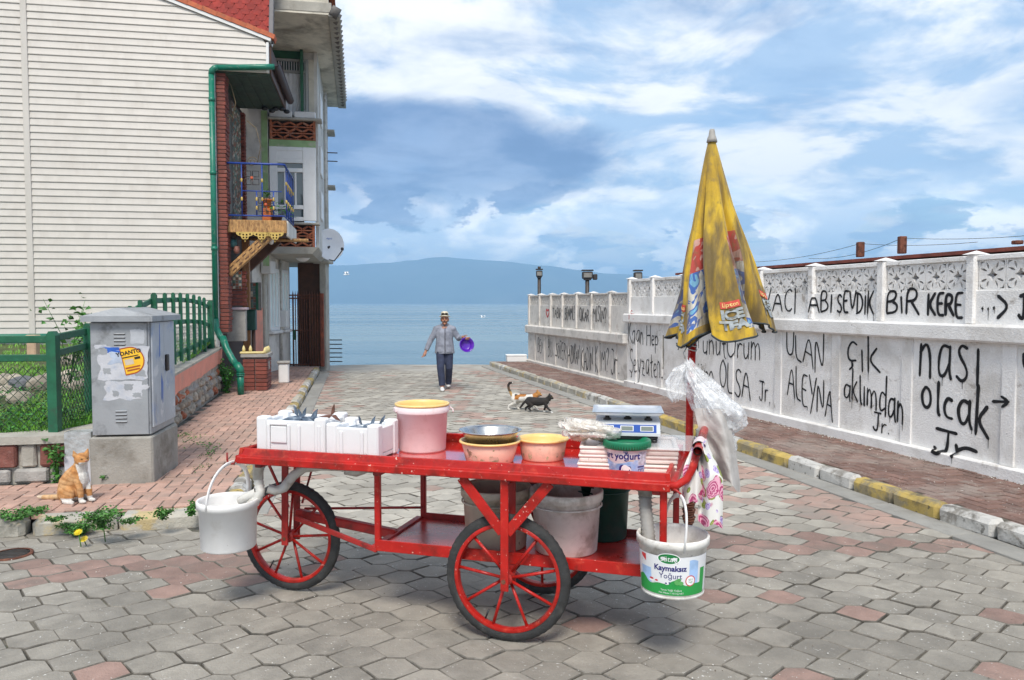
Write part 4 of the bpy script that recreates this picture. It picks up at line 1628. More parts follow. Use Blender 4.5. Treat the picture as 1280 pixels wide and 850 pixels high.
def mosaic(name, a0, a1, b0, b1, z0, z1, seed, face):
    """slab set with small pebbles of many colours"""
    r = random.Random(seed)
    q_ = MB()
    sbox(q_, a0, a1, b0, b1, z0, z1)
    ms_ = [m_mortar] + [mat('pebble_' + n_, c_, .6, .2, 20) for n_, c_ in (('rust', (.26, .08, .04)), ('cream', (.5, .45, .36)), ('slate', (.10, .15, .15)), ('brown', (.14, .08, .05)), ('green', (.10, .17, .12)))]
    cell = .055
    for i in range(int(abs((a1 - a0) if face == 'b' else (b1 - b0)) / cell)):
        for j in range(int((z1 - z0) / cell)):
            t, zc = (i + .5) * cell, z0 + (j + .5) * cell
            c = (a0 + t, b0 - .002, zc) if face == 'b' else (a1 + .002, b0 + t, zc)
            s_ = cell * r.uniform(.7, .92)
            q_.box(c, (s_, .012, s_) if face == 'b' else (.012, s_, s_), 1 + r.randrange(5), .004)
    return q_.build(name, ms_, house)


mosaic('mosaic_strip', .02, .09, 1.4, 2.45, 3.3, 5.75, 4, 'a')
MZ = HF.at(316, 388, .95)[1]
q = MB()
for (a_, z_, r_) in ((.20, 5.12, .09), (.62, 4.35, .10)):
    q.tube([(a_ + r_ * (1 - t / 26) * cos(t * .5), .18, z_ + r_ * (1 - t / 26) * sin(t * .5)) for t in range(24)], .007, 5)
    q.tube([(a_ + r_, .18, z_), (a_ + r_ + .06, .18, z_ + .3), (a_ + r_ - .02, .18, z_ + .62), (a_ - .08, .18, z_ + .75)], .007, 5)
q.build('iron_scroll', mat('bronze_iron', (.16, .11, .05), .5, .2, 12), house)
q = MB()
for t in range(5):
    ellipsoid(q, (.62 + .11 * t + ro.uniform(-.03, .03), 2.3, 5.82 + ro.uniform(-.04, .03)), (.07, .05, .045), n=8)
q.build('eave_bracket', m_black, house)

# balcony
BZ0, BZ1 = 3.05, 3.27
BA = HF.at(357, 288, .12)[0]
q = MB()
sbox(q, .06, BA, .16, 1.9, BZ0, BZ1, 0, .008)
q.build('balcony_floor', m_wooddk, house)
q = MB()
sbox(q, .06, BA + .02, .10, .16, BZ0 - .005, BZ1 + .01, 0, .01)
q.build('balcony_fascia', m_woodlt, house)
q = MB()
sbox(q, BA + .003, BA + .045, .17, 1.92, BZ0 - .06, BZ1 + .012, 0, .01)
q.build('balcony_side_board', m_conc2, house)
# scrollwork hanging from the fascia: three pendants of fretwork
for n_, aa in enumerate((.50, .80, 1.04)):
    wv = .155
    out = [(-wv, 0), (-wv, -.035), (-wv * .75, -.07), (-wv * .5, -.075), (-wv * .32, -.13), (-wv * .12, -.135), (0, -.19), (wv * .12, -.135), (wv * .32, -.13), (wv * .5, -.075), (wv * .75, -.07), (wv, -.035), (wv, 0)]
    hl = [[(cx + .018 * cos(t * pi / 3), cy + .018 * sin(t * pi / 3)) for t in range(6)] for cx, cy in ((-.09, -.038), (.09, -.038), (-.03, -.05), (.03, -.05), (-.028, -.1), (.028, -.1), (0, -.142))]
    me = curve_plate('fretwork', [(x, y + .002) for x, y in out], hl, .02, m_gold)
    place('fretwork', me, house, mat4=Matrix.Translation((aa * .98, .088, BZ0 + .005)) @ Matrix.Rotation(pi / 2, 4, 'X'))
# brackets
for n_, (bb, mm_, hh) in enumerate(((.22, m_woodlt, 0), (1.55, m_wooddk, .1))):
    q = MB()
    A0, A1 = Vector((.16, bb, 2.30)), Vector((.92, bb, BZ0 - .02))
    d = A1 - A0
    an = atan2(d.z, d.x)
    q.box(((A0 + A1) / 2), (d.length, .16, .17), 0, .012, rot=Matrix.Rotation(-an, 3, 'Y'))
    if n_ == 0:
        for t in range(6):
            for s_ in (-1, 1):
                c = A0.lerp(A1, .14 + t * .145) + Vector((-sin(an), 0, cos(an))) * (.035 * s_)
                q.box((c.x, bb - .083, c.z), (.085, .012, .016), 1, .003, rot=Matrix.Rotation(-an, 3, 'Y'))
    q.build('bracket', [mm_, m_wooddk], house)
q = MB()
sbox(q, .26, .40, 1.2, 1.34, .75, BZ0, 0, .012)
q.build('porch_post', m_wood, house)
q = MB()
q.tube([(.40, .95, 3.0), (BA + .35, .95, 2.98)], .035, 8)
q.build('porch_rail', m_woodlt, house)
# porch lantern, small pots hanging under the balcony
q = MB()
for (aa, zz, rr, mi) in ((.24, 2.86, .07, 0), (.30, 2.74, .06, 1), (.92, 2.92, .05, 2)):
    q.lathe([(0, -.07), (rr * .7, -.06), (rr, .0), (rr * .85, .07), (0, .08)], 10, (aa, .35, zz), mi)
    q.tube([(aa, .35, zz + .07), (aa, .35, BZ0)], .004, 4)
q.build('hanging_pots', [mat('pot_teal', (.05, .16, .17), .5), mat('pot_clay', (.36, .16, .12), .6), mat('pot_white', (.7, .7, .68), .5)], house)

# pots standing on the balcony
for n_, (aa, bb, rr, hh, m_, lab) in enumerate(((.84, .55, .085, .17, mat('orange_pot', (.62, .16, .03), .5, .1, 8), 'orange flower pot on the blue railed balcony'), (1.0, .62, .11, .15, mat('brown_pot', (.16, .07, .04), .6, .2, 8), 'brown pot with leafy plant at the corner of the balcony'))):
    p_ = HF.o + HF.r * aa + HF.d * bb
    T = thing('flower_pot', lab, 'flower pot', (p_.x, p_.y, BZ1 + (.28 if n_ == 0 else .002)), 0, 'flower pots on the balcony')
    q = MB()
    q.lathe([(0, 0), (rr * .7, 0), (rr * .95, hh * .85), (rr * 1.1, hh * .86), (rr * 1.1, hh), (rr * .9, hh), (rr * .85, hh * .8), (0, hh * .8)], 16)
    if n_ == 0:
        q.box((0, 0, -.14), (.16, .16, .275), 0, .01)
    q.build('pot', m_, T)
    q = MB()
    r_ = random.Random(n_ + 3)
    for _ in range(70 if n_ else 16):
        c_ = Vector((r_.gauss(0, .12 if n_ else .05), r_.gauss(0, .10 if n_ else .05), hh + abs(r_.gauss(.06, .12 if n_ else .05))))
        t_ = Vector((r_.uniform(-1, 1), r_.uniform(-1, 1), r_.uniform(-.4, .6))).normalized() * .085
        s_ = t_.cross(Vector((0, 0, 1))) * .45
        q.add([c_, c_ + t_ * .5 + s_, c_ + t_, c_ + t_ * .5 - s_], [(0, 1, 2, 3)])
    tag(q.build('foliage', m_leaf, T, recalc=False), kind='stuff')

# railing: blue bars with gilt knops and open squares with red bosses
RT, RB = 4.31, 3.36
rail = MB().tube([(.07, .12, RT), (BA - .06, .12, RT), (BA - .01, .14, RT), (BA - .01, 1.85, RT)], .020, 8).tube([(.07, .12, RB), (BA - .02, .12, RB), (BA - .01, 1.85, RB)], .014, 6) \
    .tube([(.45, .12, RT - .50), (BA - .06, .12, RT - .50)], .010, 5).build('railing', m_blue, house)


def baluster(a, b, z0, z1):
    q_ = MB()
    q_.tube([(a, b, z0), (a, b, z1)], .012, 6)
    for t in (.32, .68):
        zc = z0 + (z1 - z0) * t
        q_.lathe([(0, -.05), (.012, -.035), (.019, -.015), (.019, .015), (.012, .035), (0, .05)], 8, (a, b, zc), 1)
    q_.build('baluster', [m_blue, m_gold], rail)


for a_ in (.10, .44, .80):
    baluster(a_, .12, RB, RT)
for a_ in (.70, 1.0):
    baluster(a_, .12, RB, RT - .5)
for b_ in (.45, .8, 1.15, 1.5, 1.84):
    baluster(BA - .01, b_, RB, RT)
for (ca, cz) in ((.62, RT - .26), (.86, RT - .74)):
    q = MB()
    for sx_ in (-1, 1):
        for sz_ in (-1, 1):
            e = .125
            q.tube([(ca + sx_ * .015, .12, cz + sz_ * .02), (ca + sx_ * .015, .12, cz + sz_ * e), (ca + sx_ * e, .12, cz + sz_ * e), (ca + sx_ * e, .12, cz + sz_ * .02), (ca + sx_ * .04, .12, cz + sz_ * .02)], .009, 5)
    q.box((ca, .118, cz), (.05, .04, .05), 1, .01)
    q.build('rail_ornament', [m_dkmetal, mat('red_boss', (.5, .09, .03), .5)], rail)
for b_ in (.65, 1.0, 1.35):
    q = MB()
    for t in range(5):
        q.tube([(BA - .01, b_ + .1 * cos(t * 1.3 + k_ * .4), RB + .10 + t * .17 + .07 * sin(k_ * .785)) for k_ in range(8)], .009, 5, closed=True, mat=t % 2)
    q.build('rail_ornament', [m_blue, m_gold], rail)

# ---- ground floor of the house: brick pier, grey stone panel, mosaics, post box
pb = MB()
pb.box((0, 0, 0), (.19, .11, .062), 0, .005)
pb_me = pb.mesh('brick', m_brick)
q = MB()
sbox(q, .05, .40, .62, .80, 1.02, 1.62, 0, .01)
q.build('stone_panel', m_blockgrey, house)
q = MB()
sbox(q, .05, .44, .58, .82, 1.62, 1.67, 0, .01)
q.build('panel_sill', mat('lilac_sill', (.42, .34, .38), .7, .1, 5), house)
for j in range(9):
    place('brick', pb_me, house, mat4=Matrix.Translation((.15 + .02 * (j % 2), .70, 1.70 + .035 + j * .074)))
    place('brick', pb_me, house, mat4=Matrix.Translation((.33 - .02 * (j % 2), .70, 1.70 + .035 + j * .074)))
mosaic('mosaic_panel', .12, .34, .60, .68, 2.02, 2.36, 6, 'b')
a0, z0 = HF.at(306, 388, 1.6)
a1, z1 = HF.at(326, 353, 1.6)
mosaic('mosaic_panel', a0, a1, 1.60, 1.68, z0, z1, 7, 'b')
q = MB()
sbox(q, a1 - .10, a1 - .05, 1.585, 1.60, z0, z1, 0)
q.build('mosaic_batten', m_greenpaint, house)

# free-standing small things by the porch
B1 = on_z(283, 491, SW)
pier = thing('brick_pier', 'low dark red brick pier with cream scalloped cap beside the pavement', 'pier', (HF.o + HF.r * .62 + HF.d * .35).to_tuple()[:2] + (SW,), PHI)
q = MB()
sbox(q, -.20, .20, -.18, .42, .0, .62)
q.build('pier_core', m_mortar, pier)
pk = MB()
pk.box((0, 0, 0), (.205, .10, .064), 0, .005)
pk_me = pk.mesh('brick', m_brick)
pj = MB()
pj.box((0, 0, 0), (.10, .195, .064), 0, .005)
pj_me = pj.mesh('brick', m_brick)
for j in range(8):
    zz = .038 + j * .074
    o_ = .05 if j % 2 else -.05
    for aa in (-.11, .11):
        place('brick', pk_me, pier, mat4=Matrix.Translation((aa + o_ * .0, -.175, zz)))
    for bb in (-.1, .11, .32):
        if j in (5, 6) and bb == .11:
            continue
        place('brick', pj_me, pier, mat4=Matrix.Translation((.172, bb + o_ * .3, zz)))
q = MB()
sbox(q, .15, .222, .02, .21, .37, .55, 0, .006)
q.build('stone_plaque', m_blockgrey, pier)
q = MB()
sbox(q, -.25, .25, -.24, .47, .62, .69, 0, .01)
q.build('cap', m_blockgrey, pier)
cream = mat('cream_yellow_plaster', (.70, .58, .26), .7, .1, 6)
q = MB()
sbox(q, -.26, .17, -.25, -.10, .692, .73, 0, .01)
for t in range(7):
    q.lathe([(0, 0), (.03, 0), (.03, .05), (.02, .085), (.012, .10), (0, .12)], 7, (.18, -.20 + t * .10, .692))
for t in range(2):
    q.lathe([(0, 0), (.03, 0), (.03, .05), (.02, .085), (.012, .10), (0, .12)], 7, (-.20 + t * .12, -.16, .732))
q.build('scalloped_trim', cream, pier)
stub = thing('stone_stub', 'small whitewashed stone stub behind the brick pier', 'stone post', (HF.o + HF.r * 1.0 + HF.d * 1.55).to_tuple()[:2] + (SW,), PHI)
q = MB()
sbox(q, -.10, .10, -.1, .1, 0, .40, 0, .02)
q.build('stub_body', m_whitetrim, stub)
q = MB()
sbox(q, -.13, .13, -.13, .13, .40, .45, 0, .015)
q.build('stub_cap', m_blockgrey, stub)
a0, z0 = HF.at(304.5, 413, 1.1)
a1, z1 = HF.at(319, 388, 1.1)
mbx = thing('mail_box', 'dark green steel post box on a thin post by the porch', 'mailbox', (HF.o + HF.r * ((a0 + a1) / 2) + HF.d * 1.1).to_tuple()[:2] + (SW,), PHI)
q = MB()
sbox(q, -(a1 - a0) / 2, (a1 - a0) / 2, 0, .24, z0 - SW, z1 - SW, 0, .012)
q.build('box_body', m_dkgreen_pl, mbx)
q = MB()
sbox(q, -(a1 - a0) / 2 - .012, (a1 - a0) / 2 + .012, -.012, .25, z1 - SW, z1 - SW + .02, 0, .006)
q.build('lid', m_dkgreen_pl, mbx)
q = MB()
q.tube([(.06, .12, 0), (.06, .12, z0 - SW)], .035, 8)
q.build('post', m_wooddk, mbx)
dp = thing('drain_pipe', 'green plastic drain pipe bending down beside the brick pier', 'pipe', (HF.o + HF.r * .14 - HF.d * .18).to_tuple()[:2] + (SW,), PHI)
q = MB()
q.tube([(-.03, .02, 1.02), (.04, -.05, .82), (.16, -.16, .62), (.24, -.22, .52)], .062, 12)
q.tube([(.24, -.22, .54), (.30, -.24, .46), (.31, -.25, .36)], .068, 12)
q.tube([(.31, -.25, .38), (.31, -.25, 0.0)], .058, 12)
q.build('pipe', m_tealpipe, dp)
q = MB()
for zz in (.36, .33):
    q.tube([(.31, -.25, zz), (.31, -.25, zz + .02)], .072, 12)
q.build('pipe_collar', m_tealpipe, dp)

# ================================================================== CONCRETE HOUSE BEYOND
CF = Frame(-5.95, 17.28, radians(11))
flat = thing('concrete_house', 'grey concrete house with white bay window and pierced brick parapets, beyond the siding house', 'house', CF.o, CF.phi)


def cz(py, b=0.0, px=370):
    return CF.at(px, py, b)[1]


def ca(px, b=0.0, py=300):
    return CF.at(px, py, b)[0]


A_L, A_B0, A_B1 = -2.0, ca(338), ca(397)          # wall, bay left edge, bay right edge
DEP = 5.0
Z_SL = cz(316)
q = MB()
sbox(q, A_L, .20, .0, DEP, -.1, Z_SL - .02)
sbox(q, A_L, A_B0 - .02, .0, DEP, Z_SL - .018, 8.2)
q.build('wall', m_conc2, flat)
q = MB()
sbox(q, A_B0 - .16, A_B0 - .03, -.012, 0, Z_SL - .3, cz(140), 0)
q.build('green_stripe', m_greenwall, flat)
# bay: slab, parapets, window unit
SLB = cz(340, 3.2)
q = MB()
q.add([(A_B0 - .05, -.02, Z_SL + .13), (A_B1 + .02, -.02, Z_SL + .13), (A_B1 + .02, DEP, Z_SL + .13), (A_B0 - .05, DEP, Z_SL + .13),
       (A_B0 - .05, -.02, Z_SL - .02), (A_B1 - .12, -.02, Z_SL - .02), (A_B1 + .0, DEP, Z_SL - .10), (A_B0 - .05, DEP, Z_SL - .10)], [(0, 1, 2, 3), (7, 6, 5, 4), (0, 4, 5, 1), (1, 5, 6, 2), (2, 6, 7, 3), (3, 7, 4, 0)])
q.build('bay_slab', m_conc, flat)
lamp = MB()
lamp.lathe([(.17, 0), (.13, -.045), (.06, -.085), (0, -.09)], 16, ((A_B0 + A_B1) / 2 + .1, 1.2, Z_SL - .045))
lamp.build('ceiling_lamp', m_whitetrim, flat)


def brick_lattice(name, a0, a1, z0, z1, seed):
    """open-work parapet of small clay blocks with dark holes"""
    r = random.Random(seed)
    q_ = MB()
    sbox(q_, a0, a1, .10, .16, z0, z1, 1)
    nx, nz = int((a1 - a0) / .125), max(3, int((z1 - z0) / .105))
    w_, h_ = (a1 - a0) / nx, (z1 - z0) / nz
    for j in range(nz):
        for i in range(nx):
            c = (a0 + (i + .5) * w_, 0, z0 + (j + .5) * h_)
            an = (.5 if (i + j) % 2 else -.5) + r.uniform(-.08, .08)
            q_.box((c[0], .03, c[2]), (w_ * 1.02, .09, h_ * .30), 0, .006, rot=Matrix.Rotation(an, 3, 'Y'))
        sbox(q_, a0, a1, -.012, .08, z0 + j * h_ - .012, z0 + j * h_ + .012, 0)
    sbox(q_, a1 - .05, a1, -.02, .15, z0, z1, 0)
    sbox(q_, a0, a0 + .05, -.02, .15, z0, z1, 0)
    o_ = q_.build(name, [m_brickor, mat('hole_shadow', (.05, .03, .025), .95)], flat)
    tag(o_, kind='stuff')


Z1a, Z1b = Z_SL + .13, cz(281)
brick_lattice('brick_parapet', A_B0 + .02, A_B1 - .06, Z1a, Z1b, 1)
q = MB()
sbox(q, A_B0, A_B1 + .05, -.09, .22, Z1b, Z1b + .05, 0, .012)
q.build('parapet_coping', m_conc, flat)
Z2a, Z2b = cz(276), cz(184)
q = MB()      # window unit frame
fw = .09
for a0, a1 in ((A_B0 + .0, A_B0 + .17), (A_B1 - .30, A_B1 - .02)):
    sbox(q, a0, a1, -.03, .08, Z2a, Z2b, 0, .008)
i0, i1 = A_B0 + .17, A_B1 - .30
zt = cz(200)
for z_ in (Z2a + .04, cz(259), cz(213), cz(201.5)):
    sbox(q, i0, i1, -.025, .07, z_ - .045, z_ + .045, 0, .006)
sbox(q, i0, i1, -.02, .07, cz(199), Z2b, 0, .006)
sbox(q, i0 - .02, i1 + .02, -.035, -.02, cz(186), cz(188.5), 0, .003)
win = q.build('bay_window', m_pvcwin, flat)
q = MB()
sbox(q, i0, i1, .03, .045, Z2a, zt)
q.build('window_pane', m_glass, win)
q = MB()
for a0 in (i0 + .16, i1 - .16):
    sbox(q, a0 - .02, a0 + .02, -.005, .025, cz(257), cz(215), 0, .004)
sbox(q, i0 + .32, i0 + .40, .05, .06, Z2a + .1, cz(216))
q.build('sash', m_pvcwin, win)
q = MB()
for t in range(5):
    sbox(q, i0 + .45, i1 - .02, .055 + t * .001, .06 + t * .001, Z2a + .22 + t * .20, Z2a + .25 + t * .20, 0)
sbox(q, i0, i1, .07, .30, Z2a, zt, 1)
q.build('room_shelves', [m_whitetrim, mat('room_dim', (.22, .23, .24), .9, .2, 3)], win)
q = MB()
sbox(q, A_B0 + .0, A_B1 - .02, -.015, .06, cz(184) + .002, cz(175.5), 0)
q.build('lintel_band', m_greenwall, flat)
Z3a, Z3b = cz(175), cz(151)
brick_lattice('brick_parapet', A_B0 + .02, A_B1 - .02, Z3a + .01, Z3b, 2)
q = MB()
sbox(q, A_B0 - .02, A_B1 + .12, -.10, .25, Z3b, Z3b + .055, 0, .012)
q.build('parapet_coping', m_conc, flat)
for a0, a1 in ((A_B0 + .02, A_B0 + .50), (A_B0 + .54, A_B0 + 1.0)):
    q = MB()
    sbox(q, a0, a1, -.05, .2, Z3b + .057, Z3b + .20, 0, .015)
    q.build('planter_box', m_whitetrim, flat)
# top floor window, set back
tb = .26
a0, a1 = ca(345, tb), ca(386, tb)
z0, z1 = cz(147, tb), cz(74, tb)
q = MB()
sbox(q, A_B0 - .02, A_B1 - .02, tb + .05, DEP, Z3b - .6, 7.5)
q.build('upper_wall', m_conc2, flat)
q = MB()
for x0, x1 in ((a0 - .05, a0), (a1 - .03, a1 + .03)):
    sbox(q, x0, x1, tb - .04, tb + .048, z0, z1, 0, .006)
for zz in (z0 + .03, cz(90, tb), z1 - .03):
    sbox(q, a0, a1 - .03, tb - .035, tb + .048, zz - .025, zz + .025, 0, .005)
win = q.build('upper_window', mat('grey_window_frame', (.35, .35, .34), .5), flat)
q = MB()
q.grid(40, 1, lambda u, v: (a0 + (a1 - a0 - .03) * u, tb + .03 + .012 * sin(u * 48) + .006 * sin(u * 111), z0 + (cz(91, tb) - z0) * v))
q.build('curtain', m_curtain, win)
q = MB()
sbox(q, a0, a1 - .03, tb + .02, tb + .03, cz(89, tb), z1)
for t in range(12):
    sbox(q, a0 + .05 + t * .055, a0 + .062 + t * .055, tb + .005, tb + .018, cz(88, tb), z1 - .05, 1)
q.build('window_pane', [m_glass, m_curtain], win)
q = MB()
sbox(q, A_B0 - .02, A_B1 - .35, tb + .0, tb + .045, z1 + .01, 7.36)
sbox(q, A_B1 - .34, A_B1 - .28, .1, tb + .048, cz(140), 7.36)
q.build('green_lintel', m_dkgreenwall, flat)
q = MB()
sbox(q, a1 + .04, A_B1 - .05, tb - .02, tb + .049, z0, z1, 0)
q.build('upper_reveal', m_soffit, flat)
# street side of the bay
q = MB()
sbox(q, A_B1 - .05, A_B1 + .02, .26, DEP, Z_SL + .13, 7.38)
q.build('street_wall', m_conc2, flat)
for (zz, w_) in ((cz(250), .5), (cz(190), .5), (cz(120), .5)):
    q = MB()
    sbox(q, A_B1 + .022, A_B1 + .06, 1.0, 1.9, zz - .30, zz + .35, 0, .01)
    q.build('side_window', m_pvcwin, flat)
q = MB()
q.tube([(A_B1 + .10, 2.3, Z_SL + .05), (A_B1 + .10, 2.3, 7.0)], .04, 8)
q.tube([(A_B1 + .07, 3.6, Z_SL - .15), (A_B1 + .07, 3.6, 7.3)], .045, 8)
q.build('side_pipe', m_pvc, flat)
for py_ in (232, 163):
    q = MB()
    sbox(q, A_B1 + .02, A_B1 + .30, 3.2, 3.9, cz(py_, 3.5) - .05, cz(py_, 3.5), 0, .01)
    q.build('side_ledge', m_conc, flat)
for py_ in (191, 201.5):
    q = MB()
    z_ = CF.at(415, py_, 3.5)[1]
    q.tube([(A_B1, 3.5, z_), (ca(423, 3.5), 3.5, z_)], .014, 6)
    q.build('drying_rod', m_dkmetal, flat)
# roof overhang
RZ = 7.36
q = MB()
sbox(q, A_B0 - .3, 2.07, -2.15, DEP + .2, RZ, RZ + .035)
q.build('roof_soffit', m_soffit, flat)
q = MB()
sbox(q, A_B0 - .3, 2.06, -2.16, DEP + .19, RZ + .036, RZ + .23, 0, .01)
q.build('roof_slab', m_conc, flat)
q = MB()
q.add([(A_B0 - .9, -2.1, RZ + .23), (2.0, -2.1, RZ + .23), (2.0, -2.1, RZ + .40), (A_B0 - .9, -2.1, RZ + 1.5), (A_B0 - .9, DEP, RZ + .23), (2.0, DEP, RZ + .23), (2.0, DEP, RZ + .40), (A_B0 - .9, DEP, RZ + 1.5)],
      [(0, 1, 2, 3), (7, 6, 5, 4), (1, 5, 6, 2), (2, 6, 7, 3), (3, 7, 4, 0)])
q.build('gable', m_soffit, flat)
for t in range(7):
    q = MB()
    s0, s1 = t * .26, t * .26 + .30
    p = lambda s_, up: (2.12 - s_ * .93, RZ + .40 + s_ * .36 + up + .012 * (t % 2))
    (x0, y0), (x1, y1), (x2, y2), (x3, y3) = p(s0, 0), p(s1, .0), p(s1, .06), p(s0, .07)
    q.prism([(x0, y0), (x1, y1), (x2, y2), (x3, y3)], -.3, 2.2, 0, Matrix.Rotation(pi / 2, 4, 'X'))
    q.build('roof_tile', m_tile, flat)
for t in range(24):                       # tile ends along the eave
    q = MB()
    b0 = -2.15 + t * .30
    q.tube([(2.05, b0, RZ + .10), (2.20, b0 + .02, RZ + .02)], [.11, .12], 8)
    q.build('eave_tile', mat('grey_eave_tile', (.16, .15, .14), .9, .25, 8, .4, 50, rand=.2), flat)
q = MB()
sbox(q, 2.0, 2.22, -2.17, DEP + .15, RZ - .04, RZ + .02, 0, .01)
q.build('eave_board', m_conc, flat)

# ground floor: facade, pale shutters, sills, meter, step
FA, FB = Vector((-5.70, 17.25)), Vector((-5.76, 20.35))
fd = (FB - FA)
fac = thing('shop_front', 'pale ground floor front with tall pale shutters and grey panels under the bay', 'shop front', (FA.x, FA.y, 0), atan2(fd.y, fd.x) - pi / 2)
# local x out of the facade towards the street, local y away
T_ = lambda px: (lambda r_: (-5.70 - r_ * 17.25) / (r_ + .0194))((px - 640) / FOC)     # depth along the facade for a picture column
zf = lambda px, py: EYE + (379 - py) / FOC * (17.25 + T_(px))
FL = fd.length
q = MB()
sbox(q, -.25, 0, 0, FL, -.1, 3.0)
q.build('facade_wall', m_conc2, fac)
q = MB()
sbox(q, .002, .03, .02, T_(327), .1, zf(322, 385), 0, .004)
q.build('pink_panel', m_pinkwall, fac)
q = MB()
sbox(q, .002, .06, T_(328), T_(333), .1, 2.5, 0, .01)
q.build('pilaster', m_conc, fac)
for n_, (p0, p1) in enumerate(((335, 346.5), (350.5, 358))):
    t0, t1 = T_(p0), T_(p1)
    q = MB()
    zs0, zs1 = zf(340, 411), zf(340, 338)
    for zz in (zs0, zs1):
        sbox(q, .003, .07, t0, t1, zz - .04, zz + .04, 0, .005)
    n2 = 3 if n_ == 0 else 2
    for kk in range(n2 + 1):
        tt = t0 + (t1 - t0) * kk / n2
        sbox(q, .003, .065, tt - .03, tt + .03, zs0, zs1, 0, .005)
    sh = q.build('shutter', m_pvcwin, fac)
    for kk in range(n2):
        q = MB()
        sbox(q, .004, .035, t0 + (t1 - t0) * kk / n2 + .03, t0 + (t1 - t0) * (kk + 1) / n2 - .03, zs0 + .04, zs1 - .04, 0, .004)
        q.build('shutter_panel', m_skyglass, sh)
    q = MB()
    sbox(q, .003, .14, t0 - .03, t1 + .03, zs0 - .12, zs0 - .045, 0, .012)
    q.build('sill', m_whitetrim, fac)
    q = MB()
    sbox(q, .003, .03, t0, t1, .12, zs0 - .14, 0, .01)
    q.build('lower_panel', m_conc2, fac)
q = MB()
sbox(q, .01, .20, T_(348), T_(352), zf(350, 409), zf(350, 388), 0, .012)
q.build('meter_box', m_whitetrim, fac)
q = MB()
q.tube([(.05, T_(349), .1), (.05, T_(349), 2.9)], .035, 8)
q.tube([(.04, T_(330), .1), (.04, T_(330), 2.95)], .03, 8)
q.build('facade_pipe', m_pvc, fac)
q = MB()
sbox(q, .02, .25, .55, .95, 2.42, 2.72, 0, .02)
q.build('alarm_box', m_whitetrim, fac)

# end wall column and iron gate closing the passage to the water
GY = 20.3
gx = lambda px: (px - 640) / FOC * GY
gz = lambda py: EYE + (379 - py) / FOC * GY
colm = thing('corner_column', 'tall grey concrete column holding up the seaward end of the house', 'column', (gx(404), GY + .25, 0))
q = MB()
q.box((-.02, 0, 1.4), (.17, .34, 3.0), 0, .015)
q.box((-.42, .12, 1.45), (.62, .12, 2.85), 1, .01)
q.build('shaft', [m_conc, m_wooddk], colm)
q = MB()
q.box((-.05, 0, 2.82), (.44, .5, .09), 0, .02)
q.build('capital', m_conc, colm)
gate = thing('iron_gate', 'rusty brown iron gate with spiked bars and one sheeted leaf', 'gate', (gx(360), GY, SW))
gw = gx(405) - gx(360)
zt, zm = gz(371) - SW, gz(413) - SW
mid = gx(386) - gx(360)
for k_, px in enumerate((361, 366.5, 369.5, 372.3, 375, 377.5, 380.5, 383.5)):
    q = MB()
    r_ = .022 if k_ in (0, 1) else .013
    x = gx(px) - gx(360)
    q.tube([(x, 0, 0), (x, 0, zt + .05), (x, 0, zt + .16)], [r_, r_, .002], 6)
    q.build('bar', m_rusty, gate)
for k_ in range(5):
    q = MB()
    x = mid + .03 + k_ * (gw - mid - .12) / 4
    q.tube([(x, -.03, 0), (x, -.03, zt + .04), (x, -.03, zt + .15)], [.016, .016, .002], 6)
    q.build('bar', m_rusty, gate)
for zz in (.04, zm, zt - .04, zt + .04):
    q = MB()
    q.box((mid / 2 + .0, 0, zz), (mid, .03, .035), 0, .004)
    q.box(((mid + gw) / 2, -.005, zz), (gw - mid, .03, .035), 0, .004)
    q.build('cross_bar', m_rusty, gate)
q = MB()
q.box(((mid + gw) / 2, .02, zt / 2), (gw - mid, .012, zt), 0, .003)
q.build('sheet_panel', mat('rust_brown_sheet', (.10, .05, .025), .75, .3, 4, .15, 30, dirt=((.24, .08, .03), .7, 3, .5, .7), stretch=(4, 1, .6)), gate)
q = MB()
q.box((gw - .04, -.03, zt / 2 + .04), (.09, .07, zt + .1), 0, .01)
q.build('gate_post', mat('red_rust_post', (.20, .055, .03), .75, .3, 8, .2, 30, dirt=((.42, .09, .03), .6, 5, .52, .7)), gate)
q = MB()
q.box((.17, -.03, zm - .12), (.05, .05, .26), 0, .01)
q.build('lock', m_greenpaint, gate)

# satellite dish on the corner
sdh = thing('satellite_dish', 'white satellite dish on the seaward corner of the concrete house', 'satellite dish', tuple(on_y(404, 306, 19.6)))
q = MB()
DR = .40
Md = Matrix.Translation((.20, -.12, 0)) @ Matrix.Rotation(radians(28), 4, 'Z') @ Matrix.Rotation(radians(82), 4, 'X')
q.lathe([(0, -.085), (DR * .35, -.072), (DR * .7, -.04), (DR * .95, .0), (DR, .004), (DR, -.01), (DR * .95, -.014), (DR * .7, -.055), (DR * .35, -.088), (0, -.10)], 32, (0, 0, 0), 0, True, Md, .88, 1.0)
q.build('reflector', mat('dish_white', (.78, .79, .81), .45, .04), sdh)
q = MB()
q.tube([(.12, -.1, -.36), (.35, -.35, -.42), (.58, -.52, -.18)], .014, 6)
q.box((.59, -.53, -.14), (.06, .10, .07), 0, .015)
q.build('feed_arm', m_dkmetal, sdh)
q = MB()
q.tube([(-.08, 0, -.12), (.18, -.08, -.05)], .022, 6)
q.tube([(-.08, 0, -.32), (.18, -.08, -.05)], .018, 6)
q.build('mount', m_dkmetal, sdh)
lettering('dish_logo', 'digital', .06, m_bluemark, lambda x, y: Md @ Vector((x, y + .16, -.052 + .0)), sdh)
# ================================================================== FRONT GARDEN
def garden_z(x, y):
    t = max(0.0, min(1.0, (y - 7.0) / 7.0))
    return .44 + .62 * t + .05 * noise.noise(Vector((x * .8, y * .8, 2)))


def wall_line(y):                          # street face of the retaining wall
    return -4.41 - .222 * (y - 10.24)


def low_y(x):                              # street face of the low front wall
    return 7.12 + .19 * (x + 3.85)


